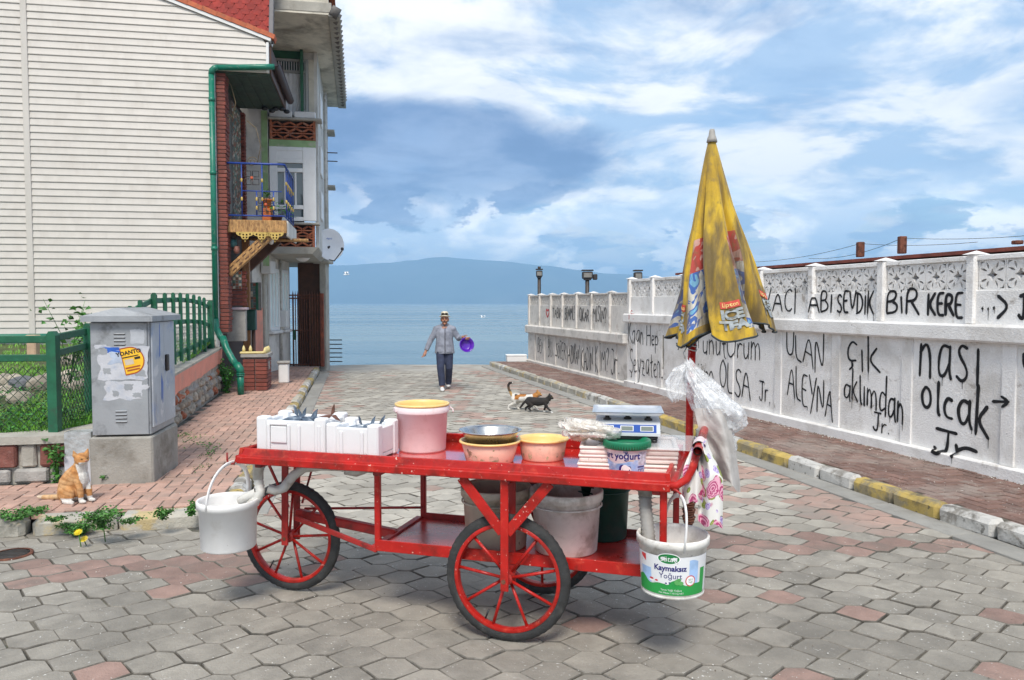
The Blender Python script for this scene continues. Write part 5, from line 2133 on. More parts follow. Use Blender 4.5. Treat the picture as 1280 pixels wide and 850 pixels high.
q = MB()


def soil_pt(u, v):
    y = 7.0 + 7.4 * v
    xr = wall_line(max(y, 8.4)) - .12 - (max(0, 8.4 - y)) ** 1.4 * .18
    x = -14 + (xr + 14) * u ** .7
    yy = y + (low_y(x) - 7.0 + .12) * (1 - v)
    return (x, yy, garden_z(x, yy))


q.grid(60, 40, soil_pt)
garden = q.build('garden_bed', m_soil)
tag(garden, kind='structure')
rg = random.Random(4)
ROCKS = []


def rock_mesh(r, s):
    import bmesh
    b = bmesh.new()
    bmesh.ops.create_icosphere(b, subdivisions=2, radius=1)
    o = Vector((r.uniform(-50, 50), r.uniform(-50, 50), 0))
    for v in b.verts:
        n = 1 + .28 * noise.noise(v.co * 1.1 + o) + .10 * noise.noise(v.co * 3 + o)
        v.co = Vector((v.co.x * s[0], v.co.y * s[1], v.co.z * s[2])) * n
    me = bpy.data.meshes.new('rock')
    b.to_mesh(me)
    b.free()
    return me


for n_, (px, py, w, h, dk, lab) in enumerate((
        (4, 478, .30, .20, 0, 'pale rock at the left edge behind the green fence'), (20, 478, .26, .19, 0, 'tan rock beside the dark boulder behind the fence'), (33, 482, .42, .22, 1, 'dark slate boulder among the pale garden rocks'),
        (50, 484, .32, .24, 0, 'large pale rock right of the dark boulder'), (8, 492, .30, .17, 0, 'low pale rock at the bottom left of the rock pile'), (26, 498, .32, .16, 0, 'brownish rock below the dark boulder'), (62, 476, .24, .20, 0, 'rounded rock behind the thick fence post'),
        (78, 478, .30, .18, 0, 'grey rock just right of the thick fence post'), (88, 470, .26, .18, 0, 'pale rock between the two fence posts'), (97, 482, .28, .16, 0, 'low rock next to the second fence post'), (90, 452, .34, .20, 0, 'highest pale rock on the slope under the clover'))):
    Y = 8.0
    while on_y(px, py, Y).z > garden_z(on_y(px, py, Y).x, Y) + .03 and Y < 13:
        Y += .03
    c = on_y(px, py, Y)
    w, h = w * 1.15, h * 1.2
    ROCKS.append((c.x, Y))
    me = rock_mesh(rg, (w / 2, w * .42, h / 2))
    me.materials.append(m_rubbled if dk else m_rubble)
    me.polygons.foreach_set('use_smooth', [n_ % 3 == 0] * len(me.polygons))
    o = place('rock', me, None, tuple(c), rg.uniform(0, 6))
    tag(o, lab, 'rock', 'rocks piled in the garden')
blades = MB()
for _ in range(21000):
    v = rg.random() ** 1.5
    u = 1 - rg.random() ** 1.3 * .62
    x, y, z = soil_pt(u, v)
    if x < -.66 * y - .4:
        continue
    if noise.noise(Vector((x * 1.1, y * 1.1, 7))) < -.33 or any(abs(x - a_) < .2 and -.42 < y - b_ < .15 for a_, b_ in ROCKS):
        continue
    h = rg.uniform(.035, .10) * (1.1 if y < 9 else .8)
    a = rg.uniform(0, pi)
    w = rg.uniform(.005, .010)
    dx, dy = cos(a) * w, sin(a) * w
    lx_, ly_ = rg.uniform(-.04, .04), rg.uniform(-.04, .04)
    blades.add([(x - dx, y - dy, z - .01), (x + dx, y + dy, z - .01), (x + lx_ * .5 + dx * .6, y + ly_ * .5 + dy * .6, z + h * .6), (x + lx_, y + ly_, z + h)], [(0, 1, 2), (0, 2, 3)])
tag(blades.build('grass', m_grass, recalc=False), 'bright green grass growing in the fenced garden', kind='stuff')


def leaf_at(q_, p, s, r, m=0, tilt=.6):
    a = r.uniform(0, 2 * pi)
    n = Vector((r.gauss(0, tilt), r.gauss(0, tilt), 1)).normalized()
    t = Vector((cos(a), sin(a), 0))
    t = (t - n * t.dot(n)).normalized()
    b = n.cross(t)
    P = Vector(p)
    fold = n * s * .18
    q_.add([P, P + t * s * .45 + b * s * .36 + fold, P + t * s, P + t * s * .45 - b * s * .36 + fold], [(0, 1, 2), (0, 2, 3)], m)


clover = MB()
for _ in range(5200):
    x = rg.uniform(-7.6, -4.1)
    y = 7.25 + 2.3 * rg.random() ** 1.2
    if x > wall_line(max(y, 8.4)) - .2 or y < low_y(x) + .2:
        continue
    d = noise.noise(Vector((x * .9, y * .9, 11)))
    if d < -.05 and x < -5.3 or 9.3 < y:
        continue
    z = garden_z(x, y)
    leaf_at(clover, (x, y, z + rg.uniform(.02, .16)), rg.uniform(.025, .05), rg, 0, .5)
tag(clover.build('ground_cover', m_leaf, recalc=False), 'dark green clover leaves covering the garden behind the fence', kind='stuff')


st = thing('marker_stone', 'small square pale stone post standing in the grass', 'stone post', tuple(on_y(42, 445, 10.9)))
q = MB()
q.box((0, 0, .10), (.13, .12, .34), 0, .015)
q.build('stone', m_woodlt if False else mat('tan_stone', (.48, .33, .22), .85, .15, 6, .3, 40), st)
q = MB()
q.box((0, 0, .28), (.145, .135, .03), 0, .01)
q.build('top', mat('tan_stone', (.48, .33, .22)), st)

# ---- low front wall of coloured blocks with a concrete cap
lw = thing('block_wall', 'low garden wall of red and grey stone blocks under the green fence', 'wall')
rb = random.Random(9)
x = -3.98
row = 0
q = MB()
q.add([(-12, low_y(-12) + .05, SW - .05), (-3.95, low_y(-3.95) + .05, SW - .05), (-3.95, low_y(-3.95) + .05, SW + .36), (-12, low_y(-12) + .05, SW + .36)], [(0, 1, 2, 3)])
q.build('mortar_bed', m_conc, lw, recalc=False)
for row, (z0, z1, mats2, l0) in enumerate(((SW, SW + .135, (m_blockgrey,), .34), (SW + .145, SW + .355, (m_blockred, m_conc, m_blockred), .36))):
    x = -3.97 + (.0 if row else .1)
    k = 0
    while x > -9:
        l = l0 * rb.uniform(.85, 1.15) * (1 if (row == 0 or k % 2 == 0) else .45)
        q = MB()
        q.box((0, 0, 0), (l - .025, .13, z1 - z0), 0, .02)
        for i_, v in enumerate(q.v):
            q.v[i_] = tuple(t + rb.uniform(-.006, .006) for t in v)
        m_ = m_blockgrey if row == 0 else (m_blockred if k % 2 == 0 else m_conc)
        xc = x - l / 2
        o = q.build('stone_block', m_, lw)
        o.matrix_basis = Matrix.Translation((xc, low_y(xc) + .065 + rb.uniform(-.008, .008), (z0 + z1) / 2)) @ Matrix.Rotation(atan2(.19, 1), 4, 'Z')
        x -= l
        k += 1
q = MB()
cap = [(-12, low_y(-12) - .02), (-4.7, low_y(-4.7) - .02), (-4.2, low_y(-4.2) - .02), (-3.86, low_y(-3.86) + .02), (-3.80, 7.35), (-3.90, 7.9), (-4.06, 8.6), (-4.28, 8.6), (-4.16, 7.95), (-4.25, 7.5), (-4.7, low_y(-4.7) + .26), (-12, low_y(-12) + .26)]
q.prism(cap, SW + .36, SW + .43)
q.build('cap', m_conc, lw)
q = MB()
q.prism([(-4.0, 7.2), (-3.87, 7.25), (-3.95, 7.9), (-4.09, 8.6), (-4.25, 8.6), (-4.1, 7.9)], SW - .1, SW + .358)
q.build('return_wall', m_conc, lw)

# ---- retaining wall of rubble with pink band
rw = thing('retaining_wall', 'rubble stone retaining wall with salmon pink top band below picket fence', 'wall')
RY0, RY1 = 8.5, 14.35


def rz_(y):
    return .80 + .028 * (y - 10)


RD = Vector((-.222, 1, 0)).normalized()
RN = Vector((1, .222, 0)).normalized()


def rpt(y, out, z):
    p = Vector((wall_line(y), y, 0)) + RN * out
    return (p.x, p.y, z)


q = MB()
for o0, o1, z0, z1 in ((-.34, -.03, -.1, .46),):
    vs = [rpt(RY0, o0, z0), rpt(RY0, o1, z0), rpt(RY1, o1, z0), rpt(RY1, o0, z0), rpt(RY0, o0, z1 + .04), rpt(RY0, o1, z1 + .04), rpt(RY1, o1, z1 + .2), rpt(RY1, o0, z1 + .2)]
    q.add(vs, [(0, 1, 2, 3), (7, 6, 5, 4), (0, 4, 5, 1), (1, 5, 6, 2), (2, 6, 7, 3), (3, 7, 4, 0)])
q.build('mortar_core', mat('rough_mortar', (.36, .34, .30), .95, .25, 6, .9, 30, dirt=((.18, .16, .13), .6, 4, .5, .7)), rw)
rr = random.Random(14)
y = RY0
row_z = [SW, .26, .40, .53]
for row in range(3):
    y = RY0 + .05 * row
    while y < RY1 - .1:
        l = rr.uniform(.08, .34)
        zb, zt_ = row_z[row] + .028 * max(0, y - 10) * .5, row_z[row + 1] + .028 * max(0, y - 10) * .5
        h = (zt_ - zb) * rr.uniform(.6, 1.3)
        me = rock_mesh(rr, (l / 2, .075, h / 2))
        me.materials.append(rr.choice((m_rubble, m_rubble, m_rubble, m_rubble, m_blockgrey, m_blockgrey, m_brickor)))
        p = rpt(y + l / 2, -.05 + rr.uniform(-.015, .015), (zb + zt_) / 2)
        place('stone', me, rw, mat4=Matrix.Translation(p) @ Matrix.Rotation(atan2(RD.y, RD.x), 4, 'Z') @ Matrix.Rotation(rr.uniform(-.3, .3), 4, 'Y'))
        y += l * rr.uniform(.9, 1.15)
q = MB()
n = 24
vs = []
for k in range(n + 1):
    y = RY0 + (RY1 - RY0) * k / n
    zt_ = rz_(y)
    zb = zt_ - .25 + .025 * noise.noise(Vector((y * 3, 0, 0)))
    vs += [rpt(y, .0, zb), rpt(y, .012, zt_), rpt(y, -.30, zt_), rpt(y, -.30, zb)]
fs = [(4 * k + a, 4 * k + (a + 1) % 4, 4 * k + 4 + (a + 1) % 4, 4 * k + 4 + a) for k in range(n) for a in range(4)] + [(0, 1, 2, 3), (4 * n + 3, 4 * n + 2, 4 * n + 1, 4 * n)]
q.add(vs, fs)
q.build('pink_band', m_pinkwall, rw)
q = MB()
vs = []
for k in range(n + 1):
    y = RY0 + (RY1 - RY0) * k / n
    zt_ = rz_(y)
    vs += [rpt(y, .02, zt_ + .002), rpt(y, .02, zt_ + .035), rpt(y, -.31, zt_ + .035), rpt(y, -.31, zt_ + .002)]
q.add(vs, fs)
q.build('coping', m_conc, rw)

# ---- green timber fences
fa = thing('post_fence', 'green wooden post and rail fence with wire netting on the low block wall', 'fence')


def fence_post(parent, x, y, z0, z1, w, d, name='fence_post', rz=0.0, m=None):
    q_ = MB()
    pr = [(-w / 2, z0), (w / 2, z0), (w / 2, z1 - w * .45), (w * .2, z1), (-w * .2, z1), (-w / 2, z1 - w * .45)]
    q_.prism(pr, -d / 2, d / 2, 0, Matrix.Translation((x, y, 0)) @ Matrix.Rotation(rz, 4, 'Z') @ Matrix.Rotation(pi / 2, 4, 'X'))
    return q_.build(name, m or m_greenpaint, parent)


P1_ = on_y(66, 420, 7.28)
P2_ = on_y(110.5, 420, 8.25)
P0_ = Vector((P1_.x - 1.9, P1_.y - .36, 0))
zp = lambda py, y: EYE + (379 - py) / FOC * y
fence_post(fa, P1_.x, P1_.y, .5, zp(414, 7.28), .088, .08)
fence_post(fa, P2_.x, P2_.y, .52, zp(404, 8.25), .075, .07)
fence_post(fa, P0_.x, P0_.y, .5, zp(414, 7.28), .10, .09)


def fence_rail(parent, p, q_, h, d, name='rail', m=None):
    p, q_ = Vector(p), Vector(q_)
    v = q_ - p
    mb_ = MB()
    mb_.box((0, 0, 0), (v.length, d, h), 0, .006)
    o_ = mb_.build(name, m or m_greenpaint, parent)
    o_.matrix_basis = Matrix.Translation((p + q_) / 2) @ Matrix.Rotation(atan2(v.y, v.x), 4, 'Z') @ Matrix.Rotation(-math.asin(v.z / v.length), 4, 'Y')
    return o_


for py0, py1, h in ((425.5, 424.5, .070), (450, 448, .066)):
    fence_rail(fa, (P0_.x, P0_.y + .07, zp(py0, 6.95)), (P1_.x, P1_.y + .07, zp(py1, 7.28)), h, .03)
for py0, py1, h in ((422, 414, .070), (442, 432, .062)):
    fence_rail(fa, (P1_.x, P1_.y + .07, zp(py0, 7.28)), (P2_.x - .03, P2_.y + .02, zp(py1, 8.25)), h, .03)
fence_rail(fa, (P2_.x - .03, P2_.y + .02, zp(414, 8.25)), (-4.3, 9.6, 1.55), .075, .03)
fence_rail(fa, (P2_.x - .03, P2_.y + .02, zp(432, 8.25)), (-4.3, 9.6, 1.38), .075, .03)
net = MB()


def netting(p, q_, z0, z1a, z1b):
    """diamond netting between two posts"""
    p, q_ = Vector(p), Vector(q_)
    L = (q_ - p).length
    d = (q_ - p) / L
    s = .085
    n_ = int(L / s)
    m_ = int((max(z1a, z1b) - z0) / s) + 1
    for sg in (1, -1):
        for i in range(-m_, n_ + m_):
            pts = []
            for j in range(m_ + 1):
                t = (i + sg * j) * s
                z = z0 + j * s * 1.05
                if 0 <= t <= L and z <= z1a + (z1b - z1a) * t / L:
                    w = .004 * ((j + i) % 2)
                    c = p + d * t
                    pts.append((c.x, c.y + w, z))
            if len(pts) > 1:
                net.tube(pts, .0032, 4, cap=False)


netting((P0_.x, P0_.y + .10, 0), (P1_.x, P1_.y + .09, 0), .53, zp(450, 6.95), zp(448, 7.28))
netting((P1_.x, P1_.y + .09, 0), (P2_.x, P2_.y + .03, 0), .55, zp(442, 7.28), zp(432, 8.25))
tag(net.build('wire_netting', mat('green_wire', (.02, .05, .03), .5, .2, 8), fa, recalc=False), kind='stuff')

fb_ = thing('picket_fence', 'green arched picket fence standing on the pink topped retaining wall', 'fence')
PK = [(8.55, 1.72), (9.0, 1.787), (9.68, 1.878), (10.29, 1.885), (10.81, 1.895), (11.3, 1.90), (11.83, 1.895), (12.35, 1.885), (12.85, 1.865), (13.3, 1.845)]
for k, (y, zt_) in enumerate(PK):
    w = .070 if k in (2,) else .046
    p = rpt(y, -.12, 0)
    fence_post(fb_, p[0], p[1], rz_(y) - (.05 if k % 3 == 0 else -.08), zt_, w, .03, 'picket', rz=.0)
p = rpt(13.95, -.12, 0)
fence_post(fb_, p[0], p[1], rz_(13.9) - .05, 1.80, .09, .08, 'fence_post')
for off in (.10, .42):
    pts = [(8.4, 1.62)] + PK + [(13.95, 1.78)]
    for (ya, za), (yb, zb) in zip(pts, pts[1:]):
        a_, b_ = rpt(ya - .02, -.155, za - off), rpt(yb + .02, -.155, zb - off)
        fence_rail(fb_, a_, b_, .068, .025)
a_, b_ = rpt(9.2, -.155, rz_(9.2) + .18), rpt(13.9, -.155, rz_(13.9) + .2)
fence_rail(fb_, a_, b_, .07, .03)
net = MB()
netting(rpt(10.1, -.18, 0), rpt(13.9, -.18, 0), rz_(11) + .05, 1.48, 1.46)
tag(net.build('wire_netting', mat('pale_wire', (.35, .36, .35), .5, .2, 8), fb_, recalc=False), kind='stuff')

# tall weed growing along the fence
def plant(name, label, cat, loc, n, spread, height, leafs, seed, m, grp=None, stems=5, flowers=0):
    r = random.Random(seed)
    t = thing(name, label, cat, loc, 0, grp)
    q_, s_ = MB(), MB()
    fl = MB()
    tips = []
    for k in range(stems):
        a = r.uniform(0, 2 * pi)
        e = Vector((cos(a) * spread * r.uniform(.3, 1), sin(a) * spread * r.uniform(.3, 1), height * r.uniform(.6, 1)))
        mid_ = Vector((e.x * .35, e.y * .35, e.z * .6))
        s_.tube([(0, 0, 0), mid_, e], [.006, .004, .002], 5)
        tips.append((mid_, e))
    for _ in range(n):
        md, e = r.choice(tips)
        f = r.random()
        p_ = md.lerp(e, f) if r.random() < .7 else Vector((0, 0, 0)).lerp(md, f)
        p_ = p_ + Vector((r.gauss(0, spread * .16), r.gauss(0, spread * .16), r.gauss(0, height * .07)))
        p_.z = max(p_.z, .01)
        leaf_at(q_, p_, leafs * r.uniform(.6, 1.2), r, 0, .7)
    s_.build('stem', m_weed, t)
    tag(q_.build('foliage', m, t, recalc=False), kind='stuff')
    return t


z = garden_z(-4.7, 9)
plant('climbing_weed', 'tall leafy weed climbing the fence between the two green posts', 'weed', tuple(on_y(88, 478, 8.9)), 150, .42, .95, .085, 31, m_weed, stems=8)
plant('shrub', 'small dark green bush between retaining wall and drain pipe', 'shrub', tuple(on_z(284, 491, SW)), 420, .20, .60, .055, 33, m_leaf, stems=10)
plant('weed', 'leafy weed against the block wall behind the ginger cat', 'weed', tuple(on_z(72, 603, SW)), 150, .11, .42, .055, 34, m_weed, 'weeds growing out of the paving', 7)
plant('weed', 'little weed tuft at the foot of the cabinet plinth', 'weed', tuple(on_z(132, 604, SW)), 46, .06, .09, .035, 35, m_weed, 'weeds growing out of the paving')
plant('weed', 'weed tuft at the far corner of the cabinet plinth', 'weed', tuple(on_z(215, 583, SW)), 46, .07, .10, .035, 36, m_weed, 'weeds growing out of the paving')
plant('weed', 'weed at the wall foot beside the meter front of the house', 'weed', tuple(on_z(327, 463, SW)), 40, .12, .25, .07, 37, m_weed, 'weeds growing out of the paving')
wn = 0
for n_, (px, py, n, sp, hh, lab) in enumerate(((128, 662, 300, .20, .20, 'big leafy dandelion clump spilling over the front kerb below the cat'), (20, 650, 170, .20, .10, 'flat weed patch at the left end of the front kerb'),
                                  (45, 641, 90, .16, .07, 'thin weed strip in the joint under the tail of the cat'), (100, 668, 300, .17, .13, 'low dandelion rosette hanging over the kerb face'),
                                  (203, 650, 120, .09, .12, 'weed in the gap between two kerb stones near the white bucket'), (163, 655, 60, .10, .06, 'weed sprigs behind the yellowed kerb stone'),
                                  (240, 645, 90, .07, .14, 'weed beside the end kerb stone behind the hanging bucket'), (70, 652, 60, .12, .06, 'short weeds behind the long kerb stone'),
                                  (1050, 607, 45, .05, .07, 'small weed under the yellow kerb stone on the right'), (932, 561, 60, .05, .09, 'weed tuft in the gutter beyond the hanging cloth'))):
    zz = SW if n_ not in (3, 8, 9) else 0
    plant('weed', lab, 'weed', tuple(on_z(px, py, zz)), int(n * 2.4), sp * .9, hh * .75, .026, 50 + n_, m_weed, 'weeds growing out of the paving', 6)
for n_, (px, py, zz, lab) in enumerate(((128.5, 655, .15, 'uppermost yellow dandelion flower above the kerb'), (98, 666, .12, 'left yellow dandelion on the kerb face'), (105, 674.5, .06, 'lowest and largest yellow dandelion by the road'))):
    c = on_z(px, py, zz)
    F = thing('dandelion', lab, 'flower', tuple(c), 0, 'dandelions on the front kerb')
    q = MB()
    for ring, (nr, rr_, hh) in enumerate(((16, .032, .006), (12, .024, .011), (8, .014, .014))):
        for k in range(nr):
            a = 2 * pi * k / nr + ring * .3
            q.add([(0, 0, .002), (cos(a - .16) * rr_ * .7, sin(a - .16) * rr_ * .7, hh), (cos(a) * rr_, sin(a) * rr_, hh + .003), (cos(a + .16) * rr_ * .7, sin(a + .16) * rr_ * .7, hh)], [(0, 1, 2), (0, 2, 3)])
    o = q.build('petals', m_dandelion, F, recalc=False)
    o.rotation_euler = (.6, 0, 0)
    q = MB()
    q.tube([(0, 0, 0), (.005, .01, -zz * .5), (0, .03, -zz + .01)], .004, 5)
    q.build('stem', m_weed, F)
# grass in pavement joints
jq = MB()
for px, py in ((262, 557), (243, 548), (236, 551), (258, 572), (253, 585), (266, 566), (275, 640), (249, 555), (232, 545), (225, 545), (270, 560)):
    c = on_z(px, py, SW)
    for _ in range(26):
        leaf_at(jq, (c.x + rg.gauss(0, .04), c.y + rg.gauss(0, .10), SW + rg.uniform(.004, .03)), rg.uniform(.015, .03), rg, 0, .6)
tag(jq.build('joint_moss', m_weed, recalc=False), 'moss and grass in the joints of the pink brick pavement', kind='stuff')

# ================================================================== UTILITY CABINET
CB = on_z(192, 603, SW)
cab = thing('utility_cabinet', 'grey steel utility cabinet with torn posters and orange sticker on concrete plinth', 'utility cabinet', (CB.x, CB.y, SW), radians(8))
W_, D_ = .545, .80                         # local: x from -W_ to 0, y from 0 to D_
q = MB()
sbox(q, -W_ + .0, .0, 0, D_, -.05, .425, 0, .018)
for i_, v in enumerate(q.v):
    q.v[i_] = tuple(t + rg.uniform(-.004, .004) for t in v)
q.build('plinth', m_cabconc, cab)
ZB, ZT = .435, 1.465
q = MB()
sbox(q, -W_ + .03, -.02, .03, D_ - .03, ZB, ZT, 0, .006)
q.build('cabinet_body', m_cabinet, cab)
q = MB()
sbox(q, -W_ + .03, -.035, .012, .03, ZB + .005, ZT - .01, 0, .004)
q.build('front_panel', m_cabinet, cab)
for k in range(2):
    q = MB()
    sbox(q, -.02, -.004, .06 + k * .35, .06 + k * .35 + .345, ZB + .06, ZT - .01, 0, .004)
    dr = q.build('side_door', m_cabside, cab)
    if k == 1:
        q = MB()
        sbox(q, -.003, .02, .43, .50, .98, 1.14, 0, .008)
        q.build('handle', m_dkmetal, dr)
    else:
        q = MB()
        r = random.Random(5)
        for t in range(6):
            y0 = .10 + r.uniform(0, .26)
            z0 = .6 + r.uniform(0, .7)
            q.add([(-.0032 + .0002 * t, y0, z0), (-.0032 + .0002 * t, y0 + r.uniform(.01, .025), z0 + .02), (-.0032 + .0002 * t, y0 + .03, z0 + r.uniform(.15, .35)), (-.0032 + .0002 * t, y0 + .01, z0 + r.uniform(.15, .35))], [(0, 1, 2, 3)], t % 2)
        q.build('paint_drips', [m_bluemark, m_paper], dr, recalc=False)
# pitched lid
q = MB()
e = .055
zl, zr_ = ZT, ZT + .125
v = [(-W_ - e + .03, -e, zl), (e - .02, -e, zl), (e - .02, D_ + e, zl), (-W_ - e + .03, D_ + e, zl)]
v2 = [(p[0], p[1], p[2] + .05) for p in v]
xm = (-W_ + .01) / 2
r0, r1 = (xm, -e + .02, zr_), (xm, D_ + e - .02, zr_)
q.add(v + v2 + [r0, r1], [(3, 2, 1, 0), (0, 1, 5, 4), (1, 2, 6, 5), (2, 3, 7, 6), (3, 0, 4, 7), (4, 5, 8), (5, 6, 9, 8), (6, 7, 9), (7, 4, 8, 9)])
q.build('lid', m_cabinet, cab)
for zz in (1.30, .60):
    for k in range(4):
        q = MB()
        zc = zz + k * .032 - .04
        q.box((xm - .0, .010, zc), (.10, .014, .012), 0, .004, rot=Matrix.Rotation(.5, 3, 'X'))
        q.box((xm - .0, .0113, zc - .009), (.095, .002, .006), 1)
        q.build('louvre', [m_cabinet, m_ink], cab)


def torn(cx, cz_, w, h, seed, y, m, name='torn_poster', n=34, rough=.16):
    r = random.Random(seed)
    pts = []
    for k in range(n):
        a = 2 * pi * k / n
        ex = max(abs(cos(a)), abs(sin(a)))
        s_ = 1 + rough * noise.noise(Vector((cos(a) * 2.2, sin(a) * 2.2, seed))) + r.uniform(-.03, .03)
        pts.append((cx + w / 2 * cos(a) / ex * s_, y, cz_ + h / 2 * sin(a) / ex * s_))
    q_ = MB()
    q_.add(pts + [(cx, y, cz_)], [(k, (k + 1) % n, n) for k in range(n)])
    return q_.build(name, m, cab, recalc=False)


torn(-.24, 1.09, .42, .30, 1, .0105, m_paper, rough=.16)
torn(-.24, .845, .32, .17, 2, .0108, m_paper, rough=.30)
for hx, hz, hw, hh, sd_ in ((-.20, .872, .07, .055, 15), (-.31, .815, .05, .05, 16), (-.13, .80, .07, .04, 17), (-.38, 1.02, .06, .05, 18), (-.10, 1.0, .09, .06, 19), (-.41, 1.2, .07, .06, 20)):
    torn(hx, hz, hw, hh, sd_, .0096, m_cabinet, 'poster_hole', rough=.5)
torn(-.25, 1.14, .20, .10, 9, .0095, mat('faded_blue_poster', (.40, .46, .56), .85, .15, 9), 'poster_stain', rough=.5)
torn(-.115, 1.33, .12, .13, 3, .0107, mat('torn_grey_paper', (.42, .44, .47), .85, .1, 10), rough=.2)
torn(-.43, 1.24, .10, .035, 4, .0106, m_paper, rough=.4)
torn(-.07, .87, .08, .045, 6, .0106, m_paper, rough=.5)
torn(-.335, 1.22, .13, .028, 7, .0100, m_bluemark, 'blue_mark', rough=.3)
torn(-.30, 1.195, .20, .022, 8, .0098, m_bluemark, 'blue_mark', rough=.3)
# sticker: half round, tilted
SX, SZ, SR = -.17, 1.115, .125
SA = radians(12)


def stick(x, y, o=.0):
    return Vector((SX + x * cos(SA) - y * sin(SA) * -1 * -1, .0085 - o, SZ + x * sin(SA) + y * cos(SA)))


def half_round(s):
    return [(-.62 * SR * s, -SR * s)] + [(SR * s * (-.05 + .95 * cos(t)), SR * s * sin(t)) for t in [-pi / 2 + pi * k / 16 for k in range(17)]] + [(-.62 * SR * s, SR * s)]


q = MB()
P = half_round(1.0)
q.add([stick(x, y) for x, y in P], [tuple(range(len(P)))])
st_ = q.build('sticker', m_stickerred, cab, recalc=False)
q = MB()
P = half_round(.91)
q.add([stick(x, y, .0006) for x, y in P], [tuple(range(len(P)))])
q.build('sticker_face', m_sticker, st_, recalc=False)
lettering('sticker_lettering', 'YOANTO', .050, m_ink, lambda x, y: stick(x - .008, y + .072, .0012), st_, bold=.002)
for k, (xx, yy, w, h, m_) in enumerate(((.00, .035, .14, .010, m_ink), (.055, .012, .05, .022, m_ink), (-.02, -.01, .075, .05, mat('sticker_grey', (.55, .47, .36), .6)), (.0, -.062, .13, .014, m_stickerred), (.0, -.086, .11, .014, m_stickerred))):
    q = MB()
    q.add([stick(xx + a * w / 2, yy + b * h / 2, .0012 + .0001 * k) for a, b in ((-1, -1), (1, -1), (1, 1), (-1, 1))], [(0, 1, 2, 3)])
    q.build('sticker_bar', m_, st_, recalc=False)

# white wrapped post behind the cat
wp = thing('wrapped_post', 'short square post wrapped in white and silver sheet beside the cabinet plinth', 'post', tuple(on_z(98, 603, SW)), radians(6))
q = MB()
pts = [(-.115, 0), (.115, .01), (.13, .16), (-.10, .17)]
def wrap(u, v, z0, z1):
    n_ = len(pts)
    t = u * n_
    i = int(t) % n_
    f = t - int(t)
    x = pts[i][0] * (1 - f) + pts[(i + 1) % n_][0] * f
    y = pts[i][1] * (1 - f) + pts[(i + 1) % n_][1] * f
    z = z0 + (z1 - z0) * v
    w = .006 * noise.noise(Vector((x * 9, y * 9, z * 8)))
    return (x + w, y + w, z + .01 * noise.noise(Vector((x * 9, y * 9, 4))) * v)
q.grid(48, 8, lambda u, v: wrap(u, v, 0, .245), 0, wrap=True, smooth=False)
q.build('white_wrap', m_paper, wp)
q = MB()
q.grid(48, 8, lambda u, v: wrap(u, v, .245, .46), 0, wrap=True, smooth=False)
q.add([(x, y, .455) for x, y in pts], [(0, 1, 2, 3)])
q.build('silver_wrap', mat('silver_sheet', (.50, .52, .52), .35, .15, 14, .4, 25, metal=.4, dirt=((.3, .3, .3), .5, 12, .5, .7)), wp)
# ================================================================== THE CART
CYAW = radians(-16.5)
CO = Vector((-.39, 4.018, 0))
CA, CBv = Vector((cos(CYAW), sin(CYAW), 0)), Vector((-sin(CYAW), cos(CYAW), 0))


def cw(a, b, z=0.0):
    return CO + CA * a + CBv * b + Vector((0, 0, z))


cart = thing('hand_cart', 'red painted three wheeled street cart with spoked wheels and tray top', 'cart', CO, CYAW)
AL, AR, BD = -1.19, 1.19, .82
TZ = .885
q = MB()
sbox(q, AL + .02, AR - .02, .02, BD - .02, TZ - .012, TZ)
q.build('tray_floor', m_tray, cart)


def rim(name, p, q_, flip=1):
    """folded steel edge: upright lip with a rolled bead along its foot"""
    p, q_ = Vector(p), Vector(q_)
    d = (q_ - p).normalized()
    o = Vector((d.y, -d.x, 0)) * flip
    prof = [(.0, TZ - .026), (.020, TZ - .026), (.023, TZ - .022), (.023, TZ + .008), (.019, TZ + .013), (.004, TZ + .017), (.0, TZ + .022), (-.006, TZ + .053), (-.010, TZ + .057), (-.026, TZ + .056), (-.028, TZ + .050), (-.014, TZ + .012), (-.010, TZ - .002), (.0, TZ - .012)]
    n = len(prof)
    m_ = MB()
    L = 24
    vs, fs = [], []
    for i in range(L + 1):
        t = i / L
        c = p.lerp(q_, t)
        w = .006 * noise.noise(Vector((t * 4, p.x * 3, p.y))) + .002 * noise.noise(Vector((t * 17, p.x, p.y)))
        vs += [c + o * (y + w) + Vector((0, 0, z + w)) for y, z in prof]
    for i in range(L):
        for k in range(n):
            fs.append((i * n + k, i * n + (k + 1) % n, (i + 1) * n + (k + 1) % n, (i + 1) * n + k))
    fs += [tuple(range(n)), tuple(range(L * n, L * n + n))]
    m_.add(vs, fs)
    return m_.build(name, m_red, cart)


rim('tray_edge', (AL, 0, 0), (AR, 0, 0))
rim('tray_edge', (AR + .001, .002, 0), (AR + .001, BD - .002, 0))
rim('tray_edge', (AR, BD, 0), (AL, BD, 0))
rim('tray_edge', (AL - .001, BD - .002, 0), (AL - .001, .002, 0))
q = MB()
for b_ in (.14, BD - .14):
    sbox(q, AL + .05, AR - .05, b_ - .02, b_ + .02, TZ - .055, TZ - .014, 0, .004)
for a_ in (-1.09, -.36, .364, 1.12):
    sbox(q, a_ - .02, a_ + .02, .03, BD - .03, TZ - .058, TZ - .016, 0, .004)
q.build('tray_bearer', m_redold, cart)


